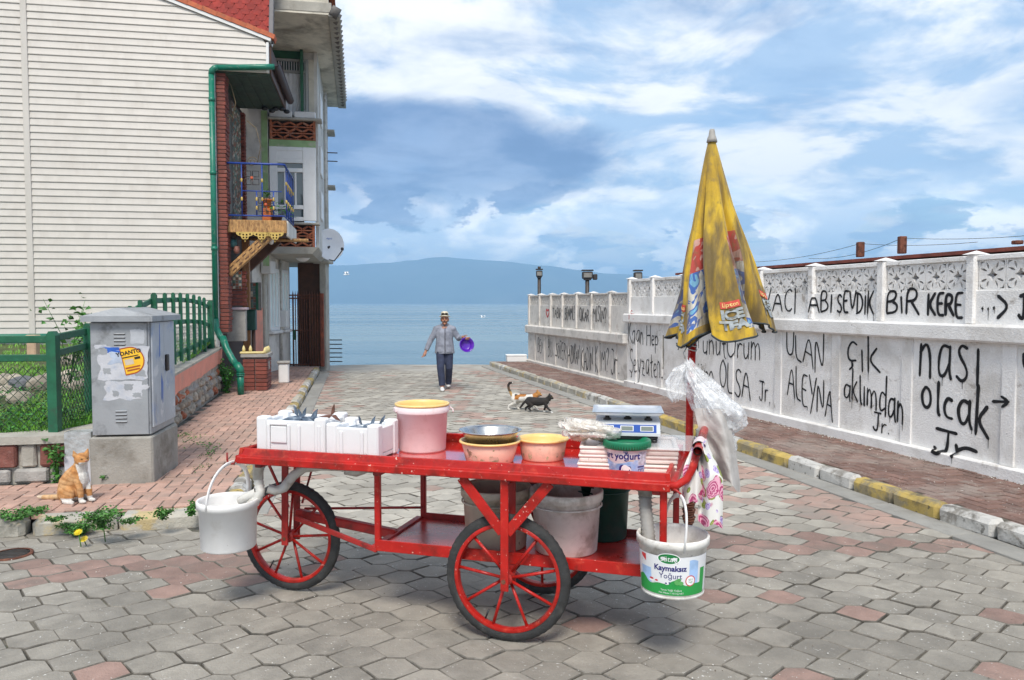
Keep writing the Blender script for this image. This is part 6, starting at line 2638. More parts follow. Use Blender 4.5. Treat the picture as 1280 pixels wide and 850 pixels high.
def bar(name, p, q_, w, d, m, up=None):
    p, q_ = Vector(p), Vector(q_)
    v = q_ - p
    m_ = MB()
    m_.box((0, 0, 0), (w, d, v.length), 0, min(w, d) * .18)
    o = m_.build(name, m, cart)
    z = v.normalized()
    y = Vector((0, 1, 0))
    y = (y - z * y.dot(z)).normalized() if abs(z.y) < .95 else Vector((1, 0, 0))
    x = y.cross(z).normalized()
    R = Matrix((x, y, z)).transposed().to_4x4()
    o.matrix_basis = Matrix.Translation((p + q_) / 2) @ R
    return o


# shelf
SA0, SA1, SZ, SB = -.42, 1.165, .40, .135
q = MB()
sbox(q, SA0, SA1, SB + .01, .77, SZ - .012, SZ)
q.build('shelf', m_shelf, cart)
bar('shelf_edge', (SA0, SB, SZ + .018), (SA1, SB, SZ + .018), .062, .014, m_red)
bar('shelf_edge', (SA0, .778, SZ + .010), (SA1, .778, SZ + .010), .05, .014, m_redold)
bar('shelf_edge', (SA0 - .008, SB, SZ + .006), (SA0 - .008, .77, SZ + .006), .014, .04, m_redold)
bar('shelf_edge', (SA1 + .008, SB, SZ + .006), (SA1 + .008, .77, SZ + .006), .014, .04, m_redold)
for a_, b_ in ((SA0 + .012, SB), (SA0 + .012, .775), (SA1 - .01, .025), (SA1 - .01, .775)):
    bar('leg', (a_, b_ + .012, SZ - .01), (a_, b_ + .012, TZ - .02), .034, .03, m_red if b_ < .4 else m_redold)

# wheels
WR = .336


def make_wheel():
    w = thing('wheel', None, None)
    q_ = MB()
    NU_, NV_ = 216, 16

    def tyre(u, v):
        a, b = 2 * pi * u, 2 * pi * v
        i, j_ = int(round(u * NU_)), int(round(v * NV_)) // 2
        ro_, rx = .0335, .024
        c = cos(b)
        out = max(0, c)
        rr_ = WR - .036 + ro_ * c + (.0016 if (i // 2 + j_) % 2 else -.0012) * out * (1 if abs(sin(b)) > .25 else -.4)
        return (rr_ * cos(a), rx * sin(b) * (1 + .04 * c), rr_ * sin(a))
    q_.grid(NU_, NV_, tyre, wrap=True)
    q_.build('tyre', m_rubber, w)
    q_ = MB()
    pr = [(r_ + .020, y_) for r_, y_ in ((.246, -.021), (.262, -.024), (.266, -.02), (.256, -.008), (.254, 0), (.256, .008), (.266, .02), (.262, .024), (.246, .021), (.240, .0))]
    n = len(pr)
    q_.grid(96, n, lambda u, v: (pr[int(round(v * n)) % n][0] * cos(2 * pi * u), pr[int(round(v * n)) % n][1], pr[int(round(v * n)) % n][0] * sin(2 * pi * u)), wrap=True)
    q_.tube([(.258 * cos(4.35), .0, .258 * sin(4.35)), (.225 * cos(4.35), .004, .205 * sin(4.35))], .005, 6, 1)
    q_.build('rim', [m_red, m_black], w)
    q_ = MB()
    Rx = Matrix.Rotation(pi / 2, 4, 'X')
    q_.lathe([(0, -.05), (.020, -.05), (.022, -.035), (.034, -.03), (.034, .03), (.022, .035), (.020, .05), (0, .05)], 16, (0, 0, 0), 0, False, Rx)
    q_.build('hub', m_redold, w)
    q_ = MB()
    q_.lathe([(0, -.075), (.013, -.075), (.013, .075), (0, .075)], 6, (0, 0, 0), 0, False, Rx)
    q_.build('axle_bolt', m_rusty, w)
    for k in range(9):
        a = 2 * pi * k / 9 + .35
        q_ = MB()
        s_ = .010 if k % 2 else -.010
        q_.tube([(.03 * cos(a), s_ * 1.6, .03 * sin(a)), (.263 * cos(a), s_ * .2, .263 * sin(a))], .0085, 8)
        q_.build('spoke', m_red, w)
    return w


def wheel_into(parent, a, b, spin):
    w = make_wheel()
    # the wheel's pieces become sub-parts of one wheel part
    q_ = w.children[0]
    body = [c for c in w.children if c.name.startswith('tyre')][0]
    for c in list(w.children):
        if c is body:
            continue
        c.parent = body
    body.parent = parent
    body.name = 'wheel'
    body.matrix_basis = Matrix.Translation((a, b, WR)) @ Matrix.Rotation(spin, 4, 'Y')
    bpy.data.objects.remove(w)
    return body


for o_ in (wheel_into(cart, .360, .075, .12), wheel_into(cart, .364, .76, .5), wheel_into(cart, -1.115, .395, .25)):
    pass
# forks and braces
for b0, sg in ((.075, -1), (.76, 1)):
    bar('fork', (.364, b0 + .065 * sg, WR - .05), (.364, b0 + .065 * sg, TZ - .02), .042, .014, m_red)
    bar('fork', (.364, b0 - .065 * sg, WR - .05), (.364, b0 - .065 * sg, TZ - .02), .042, .014, m_redold)
    bar('brace', (.13, b0 + .060 * sg, TZ - .03), (.352, b0 + .060 * sg, .585), .052, .012, m_red if sg < 0 else m_redold)
    bar('brace', (.598, b0 + .060 * sg, TZ - .03), (.376, b0 + .060 * sg, .585), .052, .012, m_red if sg < 0 else m_redold)
bar('fork', (-1.115, .330, WR - .04), (-1.105, .330, TZ - .02), .042, .016, m_redold)
bar('fork', (-1.115, .460, WR - .04), (-1.105, .460, TZ - .02), .042, .016, m_redold)
bar('brace', (-1.27, .345, TZ - .03), (-1.105, .36, .52), .016, .012, m_redold)
bar('brace', (-.97, .47, TZ - .03), (-1.08, .47, .52), .012, .010, m_redold)
bar('draw_bar', (-1.085, .41, .475), (SA0, .41, .40), .055, .05, m_redold)
bar('brace', (-1.06, .36, .46), (SA0 + .01, SB, .39), .028, .02, m_redold)
bar('brace', (-1.06, .46, .49), (SA0 + .01, .76, .47), .014, .014, m_redold)
# push handle
q = MB()
q.tube([(AR - .02, .0, TZ - .002), (AR + .03, .0, TZ + .004), (AR + .075, .01, TZ + .035), (AR + .10, .02, TZ + .085), (AR + .125, .03, 1.06)], .019, 12)
q.build('handle_arm', m_red, cart)
q = MB()
q.tube([(AR - .02, BD, TZ - .002), (AR + .03, BD - .01, TZ + .004), (AR + .08, BD - .03, TZ + .05), (AR + .125, BD - .06, 1.06)], .019, 12)
q.build('handle_arm', m_red, cart)
q = MB()
HB = AR + .125
q.tube([(HB, -.02, 1.06), (HB, .82, 1.06)], .022, 14, cap=False)
q.tube([(HB, -.02, 1.06), (HB, .10, 1.06)], .0185, 14, 1, cap=False)
q.build('handle_bar', [m_red, m_ink], cart)
# umbrella socket lashed to the frame
q = MB()
q.tube([(1.225, .80, .55), (1.222, .80, .80), (1.225, .80, 1.20), (1.235, .80, 1.53)], .022, 12)
q.build('umbrella_socket', m_red, cart)
q = MB()
for zz in (1.51, 1.485):
    q.tube([(1.2355 + .024 * cos(t), .80 + .024 * sin(t), zz + .004 * sin(t * 2)) for t in [2 * pi * k / 12 for k in range(12)]], .0035, 5, closed=True)
q.tube([(1.21, .775, 1.51), (1.19, .74, 1.47), (1.20, .75, 1.44)], .004, 5)
q.build('socket_wire', m_pvc, cart)
q = MB()
for k in range(26):
    zz = .50 + k * .014
    q.tube([(1.225 + (.026 + .004 * (k % 3)) * cos(t), .80 + (.026 + .004 * (k % 2)) * sin(t), zz + .006 * sin(t)) for t in [2 * pi * i / 10 for i in range(10)]], .006, 5, closed=True)
q.tube([(1.225, .8, .48), (1.225, .8, .87)], .022, 8)
q.tube([(1.24, .79, .72), (1.28, .76, .66), (1.33, .74, .63), (1.30, .75, .60)], .014, 6)
q.build('rope_lashing', m_rusty, cart)
# hook, drains and hoses
q = MB()
q.tube([(AL + .01, .02, TZ + .0), (AL - .03, .02, TZ - .01), (AL - .045, .02, TZ - .04), (AL - .085, .02, TZ - .045), (AL - .09, .02, TZ - .02), (AL - .09, .02, TZ + .02)], .006, 6)
q.tube([(AR, .0, TZ - .01), (AR + .03, -.02, TZ - .015), (AR + .05, -.025, TZ - .03), (AR + .045, -.02, TZ - .045)], .006, 6)
q.build('hook', m_redold, cart)


def corrugated(q_, pts, r, n=12, amp=.10, per=.020):
    P = [Vector(p) for p in pts]
    fine = []
    for a, b in zip(P, P[1:]):
        k = max(2, int((b - a).length / (per / 2)))
        fine += [a.lerp(b, t / k) for t in range(k)]
    fine.append(P[-1])
    q_.tube(fine, [r * (1 + amp * (1 if i % 2 else -1)) for i in range(len(fine))], n)


q = MB()
q.lathe([(0, .0), (.040, .0), (.040, -.03), (.030, -.032), (.030, -.12), (0, -.12)], 16, (-1.135, .10, TZ - .018))
q.build('drain_pipe', m_pvc, cart)
q = MB()
corrugated(q, [(-1.135, .10, TZ - .13), (-1.130, .10, TZ - .17), (-1.115, .09, TZ - .21), (-1.13, .08, TZ - .25), (-1.17, .07, TZ - .28)], .027)
q.tube([(-1.14, .09, TZ - .215), (-1.20, .07, TZ - .245), (-1.235, .06, TZ - .265)], [.027, .026, .026], 12, cap=False)
q.build('drain_hose', m_pvc, cart)
q = MB()
q.tube([tuple(v) for v in ((-1.10, .14, TZ - .20), (-1.06, .16, TZ - .215), (-1.02, .18, TZ - .20), (-.97, .2, TZ - .13), (-.91, .22, TZ - .085), (-.80, .25, TZ - .072), (-.66, .28, TZ - .075), (-.50, .3, TZ - .08))], .028, 12)
q.tube([(-.68, .29, TZ - .09), (-.62, .30, TZ - .10), (-.57, .31, TZ - .08)], .036, 12)
q.build('grey_hose', m_pvc, cart)
q = MB()
q.lathe([(0, .0), (.046, .0), (.046, -.035), (.035, -.037), (.035, -.06), (0, -.06)], 16, (1.06, .10, TZ - .018))
corrugated(q, [(1.06, .10, TZ - .08), (1.062, .10, TZ - .14), (1.075, .08, TZ - .22), (1.085, .06, TZ - .30)], .032)
q.build('drain_hose', mat('grey_hose_rubber', (.30, .29, .27), .6, .15, 10, .1, 30, dirt=((.15, .13, .10), .6, 12, .48, .7)), cart)


# ------------------------------------------------------------------ buckets and tubs
def shell(r0, r1, h, wall=.004, lip=.010, liph=.04, n=48, collar=True, floor_=.004):
    """open bucket profile: outside up, over the lip, down the inside"""
    p = [(0, 0), (r0 * .96, 0), (r0, .008)]
    if collar:
        f = (h - liph) / h
        p += [(r0 + (r1 - r0) * f, h - liph), (r1 + lip * .9, h - liph + .002), (r1 + lip, h - .006), (r1 + lip * .6, h)]
    else:
        p += [(r1, h - .012), (r1 + lip, h - .008), (r1 + lip, h - .001), (r1 + lip * .5, h + .001)]
    p += [(r1 - wall * .5, h - .002), (r1 - wall, h - .02), (r0 - wall, floor_ + .006), (0, floor_)]
    return p


def bail(q_, r, z, top, ang, w=.006, mat_=0, flat_=False, lean=(0, 0)):
    d = Vector((cos(ang), sin(ang), 0))
    pts = []
    for k in range(17):
        t = pi * k / 16
        pts.append(d * (r * cos(t)) + Vector((lean[0] * sin(t), lean[1] * sin(t), z + (top - z) * sin(t) ** .8)))
    q_.tube(pts, w, 8, mat_, squash=(1, 2.2) if flat_ else None)


def put(t, loc):
    t.location = loc
    return t


BK = put(thing('bucket', 'plain white plastic bucket hanging at the left end of the red cart', 'bucket', rz=0), (-1.604, 4.38, .373))
q = MB()
q.lathe(shell(.149, .160, .275, liph=.045), 48)
q.build('body', m_white_pl, BK)
q = MB()
hk = cw(AL - .065, .02, TZ - .035) - BK.location
bail(q, .168, .245, hk.z, radians(-112), .006, flat_=True, lean=(hk.x, hk.y))
q.build('handle', m_white_pl, BK)

BR = put(thing('bucket', 'white yoghurt bucket with green printed label hanging at the right end of the cart', 'bucket'), (.772, 3.715, .375))
R0, R1, HB_ = .147, .163, .275
q = MB()
q.lathe(shell(R0, R1, HB_, liph=.04), 64)
q.lathe([(R0 * .97, .0), (R0 * 1.012, .002), (R0 * 1.015, .010), (R0, .014)], 64)
q.build('body', m_dirty_pl, BR)
q = MB()
hk = cw(AR + .048, -.02, TZ - .040) - BR.location
bail(q, .168, .23, hk.z, radians(-84), .0055, flat_=True, lean=(hk.x, hk.y))
q.build('handle', m_white_pl, BR)
FACE = atan2(-BR.location.y, -BR.location.x) - radians(2)


def around(R0_, R1_, H_, face):
    def f(x, y, o=.001):
        r = R0_ + (R1_ - R0_) * (y / H_) + o
        a = face + x / (R0_ * .5 + R1_ * .5)
        return Vector((r * cos(a), r * sin(a), y))
    return f


cy = around(R0, R1, HB_, FACE)


def patch(name, m, fn, x0, x1, ylo, yhi, o, parent, n=36):
    q_ = MB()
    q_.grid(n, 1, lambda u, v: fn(x0 + (x1 - x0) * u, (ylo(x0 + (x1 - x0) * u) * (1 - v) + yhi(x0 + (x1 - x0) * u) * v), o))
    return q_.build(name, m, parent, recalc=False)


def disc(name, m, fn, cx, cy_, rx, ry, o, parent, n=28):
    q_ = MB()
    q_.add([fn(cx + rx * cos(2 * pi * k / n), cy_ + ry * sin(2 * pi * k / n), o) for k in range(n)] + [fn(cx, cy_, o)], [(k, (k + 1) % n, n) for k in range(n)])
    return q_.build(name, m, parent, recalc=False)


lb_white = mat('label_white', (.74, .75, .76), .4, .03, 6, dirt=((.45, .42, .36), .4, 12, .55, .75), speck=((.2, .15, .1), .6, 40, .71))
lb_green = mat('label_green', (.02, .30, .06), .4, .1, 8, speck=((.5, .55, .45), .5, 40, .71))
lb_dgreen = mat('label_dark_green', (.01, .20, .05), .4, .1, 8)
lb_navy = mat('label_navy', (.02, .02, .16), .4, .1, 8)
lb_blue = mat('label_light_blue', (.35, .52, .78), .4, .15, 14)
lb_red = mat('label_red', (.60, .04, .04), .4, .1, 8)
lb_white2 = mat('label_clean_white', (.80, .80, .80), .4)
lb_ltgreen = mat('label_leaf_green', (.10, .36, .10), .4)
patch('label_field', lb_white, cy, -.21, .21, lambda x: .030, lambda x: .205, .0008, BR)
patch('label_blue', lb_blue, cy, .085, .135, lambda x: .07, lambda x: .19 - 9 * (x - .10) ** 2, .0011, BR)
patch('label_blue', lb_blue, cy, -.17, -.10, lambda x: .07, lambda x: .14, .0011, BR)
patch('label_green', lb_green, cy, -.20, .155, lambda x: .022, lambda x: .078 + .011 * sin(x * 34 + 1.2) + .006 * sin(x * 71) + .35 * abs(x) * .1 + (.06 if x > .118 else 0) * 0, .0013, BR, 60)
patch('label_side_green', lb_green, cy, .150, .185, lambda x: .022, lambda x: .145, .0015, BR)
patch('label_red_corner', lb_red, cy, -.165, -.132, lambda x: .185 - (x + .165) * .6, lambda x: .198, .0015, BR)
disc('logo_oval', lb_white2, cy, -.012, .196, .053, .027, .0016, BR)
disc('logo_oval', lb_dgreen, cy, -.012, .196, .048, .023, .0020, BR)
lettering('logo_lettering', 'sütaş', .036, lb_white2, lambda x, y: cy(x - .012, y + .195, .0026), BR, bold=.0, shear=.15)
lettering('label_lettering', 'Kaymaksız', .036, lb_navy, lambda x, y: cy(x - .006, y + .150, .0022), BR, bold=.0011)
lettering('label_lettering', 'Yoğurt', .036, lb_navy, lambda x, y: cy(x - .004, y + .114, .0022), BR)
lettering('small_lettering', 'Yarım Yağlı Yoğurt', .0125, lb_white2, lambda x, y: cy(x + .0, y + .047, .0022), BR)
lettering('small_lettering', 'Net Miktar / 10.5 kg NET', .0115, lb_white2, lambda x, y: cy(x + .0, y + .033, .0022), BR)
disc('round_seal', lb_red, cy, .092, .092, .026, .026, .0020, BR)
disc('round_seal', lb_white2, cy, .092, .092, .0215, .0215, .0024, BR)
lettering('seal_lettering', '%0.5', .012, lb_dgreen, lambda x, y: cy(x + .092, y + .098, .0029), BR)
lettering('seal_lettering', 'Yağlı', .011, lb_dgreen, lambda x, y: cy(x + .092, y + .086, .0029), BR)
for k, (xx, yy, rx, ry, mm) in enumerate(((-.095, .083, .018, .006, lb_white2), (-.098, .091, .012, .005, lb_red), (-.072, .081, .010, .005, lb_white2), (-.071, .087, .008, .004, lb_red), (-.02, .079, .011, .006, lb_white2),
                                        (-.024, .080, .005, .004, lb_navy), (-.008, .083, .004, .004, lb_navy), (.028, .088, .014, .014, lb_ltgreen), (.045, .082, .012, .010, lb_ltgreen), (.036, .098, .009, .008, lb_ltgreen))):
    disc('label_picture', mm, cy, xx, yy, rx, ry, .0020 + .00015 * k, BR, 14)

# on the shelf
for (wx_, wy_, r0, r1, h, lab, dirty, mm) in ((.297, 4.25, .170, .190, .335, 'dirty white plastic tub on the cart shelf behind the near wheel', 1, m_dirty_pl),
                                              (-.088, 4.33, .168, .187, .335, 'grimy white tub at the left on the cart shelf', 1, mat('grimy_white_plastic', (.50, .45, .36), .5, .15, 5, .05, 30, dirt=((.22, .18, .12), .75, 5, .44, .68), speck=((.1, .07, .04), .7, 30, .69))),
                                              (.52, 4.50, .145, .160, .36, 'dark green bucket at the back of the cart shelf', 0, m_dkgreen_pl)):
    T = thing('bucket', lab, 'bucket', (wx_, wy_, SZ + .001), 0)
    q = MB()
    q.lathe(shell(r0, r1, h, liph=.05, lip=.012), 56)
    q.lathe([(r1 + .0, h - .085), (r1 + .008, h - .083), (r1 + .008, h - .078), (r1 + .0, h - .076)], 56)
    q.build('body', mm, T)
    q = MB()
    if lab.startswith('dark'):
        q.tube([((r1 + .018) * cos(t), (r1 + .018) * sin(t), h - .035) for t in [-.9 + .09 * k for k in range(20)]], .007, 8)
        q.build('handle', m_pvc, T)
    else:
        q.lathe([(0, h - .11), (r1 - .012, h - .11), (r1 - .013, h - .105), (0, h - .105)], 40)
        q.build('murky_water', mat('murky_water', (.16, .125, .085), .15, .3, 6, spec=.6), T)

# on the tray
PB = thing('bucket', 'tall plastic bucket tinted pink with painted tray glow, yellow rimmed, standing on the red tray', 'bucket', (-.53, 4.60, TZ + .001), .4)
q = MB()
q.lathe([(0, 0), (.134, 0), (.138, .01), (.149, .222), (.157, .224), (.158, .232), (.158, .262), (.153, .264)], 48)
q.build('body', m_glowpink_pl, PB)
q = MB()
q.lathe([(.153, .264), (.160, .266), (.161, .276), (.155, .279), (.148, .276), (.145, .26), (.130, .02), (0, .015)], 48)
q.build('yellow_liner', m_yell_pl, PB)
q = MB()
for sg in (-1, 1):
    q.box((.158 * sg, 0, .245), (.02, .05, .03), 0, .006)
q.build('handle_lug', m_glowpink_pl, PB)
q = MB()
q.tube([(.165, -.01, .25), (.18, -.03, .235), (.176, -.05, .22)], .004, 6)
q.build('handle', m_glowpink_pl, PB)


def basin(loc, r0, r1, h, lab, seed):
    T = thing('basin', lab, 'basin', loc, seed * 1.7, 'glow tinted basins on the tray')
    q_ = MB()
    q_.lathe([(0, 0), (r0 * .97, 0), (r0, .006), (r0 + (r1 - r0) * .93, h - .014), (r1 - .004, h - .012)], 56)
    q_.build('body', m_glowsalmon, T)
    q_ = MB()
    q_.lathe([(r1 - .004, h - .013), (r1 + .009, h - .012), (r1 + .011, h - .006), (r1 + .008, h), (r1 - .004, h - .001), (r1 - .012, h - .02), (r0 - .004, .012), (0, .008)], 56)
    q_.build('yellow_lining', m_yell_pl, T)
    q_ = MB()
    r_ = random.Random(seed)
    for k in range(34):      # worn transfer picture round the side: torn patches of print
        a = r_.uniform(0, 2 * pi)
        low_ = k < 24
        w_, hh = (r_.uniform(.05, .17), r_.uniform(.12, .36)) if low_ else (r_.uniform(.02, .05), r_.uniform(.05, .10))
        f0 = r_.uniform(.08, .2) if low_ else r_.uniform(.6, .82)
        pts = []
        for i in range(14):
            t = 2 * pi * i / 14
            s_ = 1 + .4 * noise.noise(Vector((cos(t) * 2, sin(t) * 2, seed + k)))
            aa, f = a + w_ * cos(t) * s_, f0 + (.5 + .5 * sin(t) * s_) * hh
            rr_ = r0 + (r1 - r0) * f + .0008 + .00002 * k
            pts.append((rr_ * cos(aa), rr_ * sin(aa), f * h))
        q_.add(pts, [tuple(range(14))])
    tag(q_.build('worn_transfer', m_label, T, recalc=False), kind='stuff')
    return T


basin((-.121, 4.265, TZ + .001), .130, .158, .118, 'yellow rimmed basin tinted salmon with painted tray glow under the steel bowl', 1)
basin((.172, 4.335, TZ + .001), .116, .134, .118, 'yellow lined basin tinted salmon with painted tray glow right of the steel bowl', 2)
SB = thing('steel_bowl', 'empty steel bowl resting in the left salmon basin', 'bowl', (-.119, 4.268, TZ + .075), 0)
q = MB()
q.lathe([(0, .0), (.09, .0), (.125, .02), (.152, .085), (.158, .092), (.172, .095), (.173, .099), (.168, .101), (.156, .097), (.148, .085), (.120, .025), (.088, .006), (0, .005)], 64)
q.build('bowl', m_steel, SB)
q = MB()
r_ = random.Random(8)
for k in range(26):
    a, rr_ = r_.uniform(0, 6.3), r_.uniform(.0, .085)
    q.box((rr_ * cos(a), rr_ * sin(a), .008), (.012, .006, .004), 0, .0015, rz=a)
q.build('scraps', mat('pale_scraps', (.62, .6, .55), .6), SB)

# foam fish boxes
FBYAW = CYAW + radians(3)


def foam_box(loc, L, D, H, lab, yaw, recess):
    T = thing('foam_box', lab, 'box', loc, yaw, 'foam fish boxes on the tray')
    t_ = .028
    q_ = MB()
    sbox(q_, 0, L, 0, D, .012, .03)
    for a0, a1, b0, b1 in ((0, L, 0, t_), (0, L, D - t_, D), (0, t_, t_ + .001, D - t_ - .001), (L - t_, L, t_ + .001, D - t_ - .001)):
        sbox(q_, a0, a1, b0, b1, .031, H - .012, 0, .006)
    q_.build('shell', m_foam, T)
    for (a_, b_) in ((.028, .028), (L - .028, .028), (L - .028, D - .028), (.028, D - .028)):
        q_ = MB()
        sbox(q_, a_ - .034, a_ + .034, b_ - .034, b_ + .034, .0, H + .008, 0, .009)
        q_.build('corner_post', m_foam, T)
    bars = []
    for a_ in ([L * .33, L * .78] if recess else [L * .5]):
        bars += [(a_ + s_ * .062 - .009, a_ + s_ * .062 + .009, -.013, .014, H - .03) for s_ in (-1, 1)]
        if recess and a_ < L * .5:
            bars += [(a_ - .05, a_ + .05, -.010, .075, H - .042), (a_ - .055, a_ + .055, -.014, H - .038, H - .020)]
    for a0, a1, b0, z0, z1 in bars:
        q_ = MB()
        sbox(q_, a0, a1, b0, -.001, z0, z1, 0, .005)
        q_.build('rib', m_foam, T)
    q_ = MB()
    q_.grid(16, 10, lambda u, v: (.03 + (L - .06) * u, .03 + (D - .06) * v, H - .036 + .016 * noise.noise(Vector((u * 5, v * 4, L)))))
    q_.build('liner', mat('bluish_liner', (.60, .66, .74), .4, .2, 20, .4, 20), T)
    return T


LBX = foam_box(tuple(cw(-1.135, .10, TZ + .001)), .415, .29, .213, 'white foam fish box at the left end of the tray with moulded handle', FBYAW, True)
RBX = foam_box(tuple(cw(-.700, .115, TZ + .001)), .305, .27, .190, 'smaller foam fish box next to the pink bucket', FBYAW - radians(2), False)


def fish(T, loc, ln, yaw, pitch, lab, m):
    F = thing('fish', lab, 'fish', loc, yaw, 'fish in the foam boxes')
    prims = MB()
    n = 12
    pr = [(0, .004), (.08, .018), (.25, .030), (.45, .032), (.65, .022), (.8, .010), (.86, .007)]
    vs = [(t * ln - ln * .4, 0, 0) for t, r in pr]
    prims.tube(vs, [r * ln / .22 * .8 for t, r in pr], 10, squash=(1, .55))
    o = prims.build('body', m, F)
    o.rotation_euler = (0, pitch, 0)
    q_ = MB()
    for sg in (-1, 1):
        P = [(.82, 0), (.95, .13 * sg), (1.08, .20 * sg), (.98, .03 * sg)]
        for yy in (-.003, .003):
            q_.add([(t * ln - ln * .4, yy, z * ln * 1.3) for t, z in P], [(0, 1, 2, 3)])
    o = q_.build('tail', m, F, recalc=False)
    o.rotation_euler = (0, pitch, 0)


m_fish = mat('blue_grey_fish', (.085, .12, .17), .25, .3, 14, .1, 60, spec=.8, dirt=((.35, .40, .45), .6, 12, .5, .65))
m_fishb = mat('brown_fish', (.13, .055, .035), .3, .3, 14, .1, 60, spec=.7)
fz = TZ + .183
for k, (a_, b_, yw, pt, m_) in enumerate(((-.99, .18, .15, -.30, m_fish), (-.86, .20, 2.95, -.32, m_fish), (-.93, .24, -.25, -.22, m_fish), (-1.0, .28, .3, -.10, m_fish), (-.87, .28, 3.0, -.10, m_fish), (-.80, .22, -.2, -.42, m_fishb))):
    fish(LBX, tuple(cw(a_, b_, fz + (.012 if m_ is m_fishb else 0))), .20, CYAW + yw, pt, ['blue grey fish with tail up near the foam box handle', 'blue grey fish lying across the middle of the left box', 'blue grey fish tail sticking up in the left box, right of the others', 'fish lying flat at the back of the left box', 'fish lying along the right side of the left box', 'brown pointed fish standing up at the right rim of the left box'][k], m_)
for k, (a_, b_, yw, pt) in enumerate(((-.58, .22, .3, -.22), (-.48, .20, 2.6, -.20), (-.54, .28, 1.0, -.10))):
    fish(RBX, tuple(cw(a_, b_, fz - .026)), .19, CYAW + yw, pt, ['small blue grey fish tail at the left of the smaller foam box', 'small blue grey fish at the right of the smaller foam box', 'flat fish at the back of the smaller foam box'][k], m_fish)

# stack of foam trays, acrylic sheet, scale, bag, tub
for k in range(3):
    T = thing('foam_tray', ['bottom foam tray of the stained stack under the scale', 'middle foam tray of the stained stack under the scale', 'top foam tray of the stained stack under the scale'][k], 'tray',
              tuple(cw(.70 + .006 * k, .20 + .006 * (k % 2), TZ + .001 + k * .043)), CYAW + radians(6 + 1.2 * k), 'foam trays under the scale')
    q = MB()
    L, D = .50, .36
    sbox(q, 0, L, 0, D, 0, .026, 0, .008)
    q.build('base', m_foam_old, T)
    q = MB()
    for a0, a1, b0, b1 in ((-.003, L + .003, -.003, .02), (-.003, L + .003, D - .02, D + .003), (-.003, .02, .021, D - .021), (L - .02, L + .003, .021, D - .021)):
        sbox(q, a0, a1, b0, b1, .0265, .0425, 0, .006)
    q.build('lip', m_foam_old, T)
SHZ = TZ + .001 + 3 * .043
ac = thing('acrylic_sheet', 'clear plastic sheet lying between the foam trays and the scale', 'sheet', tuple(cw(.80, .20, SHZ)), CYAW + radians(2))
q = MB()
sbox(q, 0, .47, 0, .44, 0, .005)
m_acr = mat('clear_sheet', (.85, .88, .88), .08, .02, 5, trans=.0, alpha=.28)
q.build('sheet', m_acr, ac)
sc_ = thing('scale', 'electronic shop scale with steel pan and three blue displays on the foam trays', 'scale', tuple(cw(.775, .30, SHZ + .007)), CYAW + radians(9))
q = MB()
L, D = .335, .28
for a_, b_ in ((.03, .03), (L - .03, .03), (.03, D - .03), (L - .03, D - .03)):
    q.lathe([(0, 0), (.016, 0), (.018, .014), (0, .014)], 12, (a_, b_, 0))
q.build('foot', m_black, sc_)
q = MB()
sbox(q, .012, L - .012, .012, D - .012, .015, .036, 0, .006)
q.build('base', m_black, sc_)
q = MB()
pf = [(0, .036), (0, .050), (.012, .098), (.05, .112), (D, .112), (D, .036)]
vs = [(0, y, z) for y, z in pf] + [(L, y, z) for y, z in pf]
q.add(vs, [tuple(range(6)), tuple(range(11, 5, -1))] + [(i, (i + 1) % 6, 6 + (i + 1) % 6, 6 + i) for i in range(6)])
q.build('housing', mat('scale_housing', (.62, .64, .66), .35, .05, 5, metal=.2), sc_)


def on_front(x, t, o):                     # along the leaning front panel
    y = 0 + .012 * t
    z = .050 + .048 * t
    return Vector((x, y - o, z + o * .2))


def fpanel(name, m, x0, x1, t0, t1, o, parent):
    q_ = MB()
    q_.add([on_front(x0, t0, o), on_front(x1, t0, o), on_front(x1, t1, o), on_front(x0, t1, o)], [(0, 1, 2, 3)])
    return q_.build(name, m, parent, recalc=False)


pnl = fpanel('display_panel', mat('scale_blue', (.022, .08, .36), .3, .1, 10), .018, L - .02, .08, .92, .001, sc_)
for k in range(3):
    x0 = .03 + .103 * k
    fpanel('display_frame', lb_white2, x0 - .004, x0 + .064, .22, .80, .002, pnl)
    fpanel('display', mat('lcd_grey', (.20, .225, .20), .25, .05, 5), x0, x0 + .060, .29, .73, .003, pnl)
for a_, b_ in ((.06, .06), (L / 2, .10), (L - .06, .06), (.06, D - .05), (L - .06, D - .05)):
    q = MB()
    q.lathe([(0, .112), (.022, .112), (.020, .120), (.011, .124), (.011, .140), (0, .140)], 10, (a_, b_, 0))
    q.build('pan_support', m_dkmetal, sc_)
q = MB()
def pan(u, v):
    e = max(abs(u - .5), abs(v - .5)) * 2
    z = .142 + .018 * max(0, (e - .86) / .14)
    return (-.018 + (L + .036) * u, -.012 + (D + .02) * v, z)
q.grid(28, 28, pan)
q.grid(28, 28, lambda u, v: (lambda p: (p[0], p[1], p[2] - .0025))(pan(u, v)))
q.build('pan', mat('brushed_pan', (.72, .73, .75), .38, .08, 10, .03, 30, metal=.85), sc_)
q = MB()
q.tube([(L + .001, .12 + .05 * cos(t), .062 + .03 * sin(t)) for t in [pi * k / 10 for k in range(11)]], .006, 6)
q.build('carry_grip', m_black, sc_)

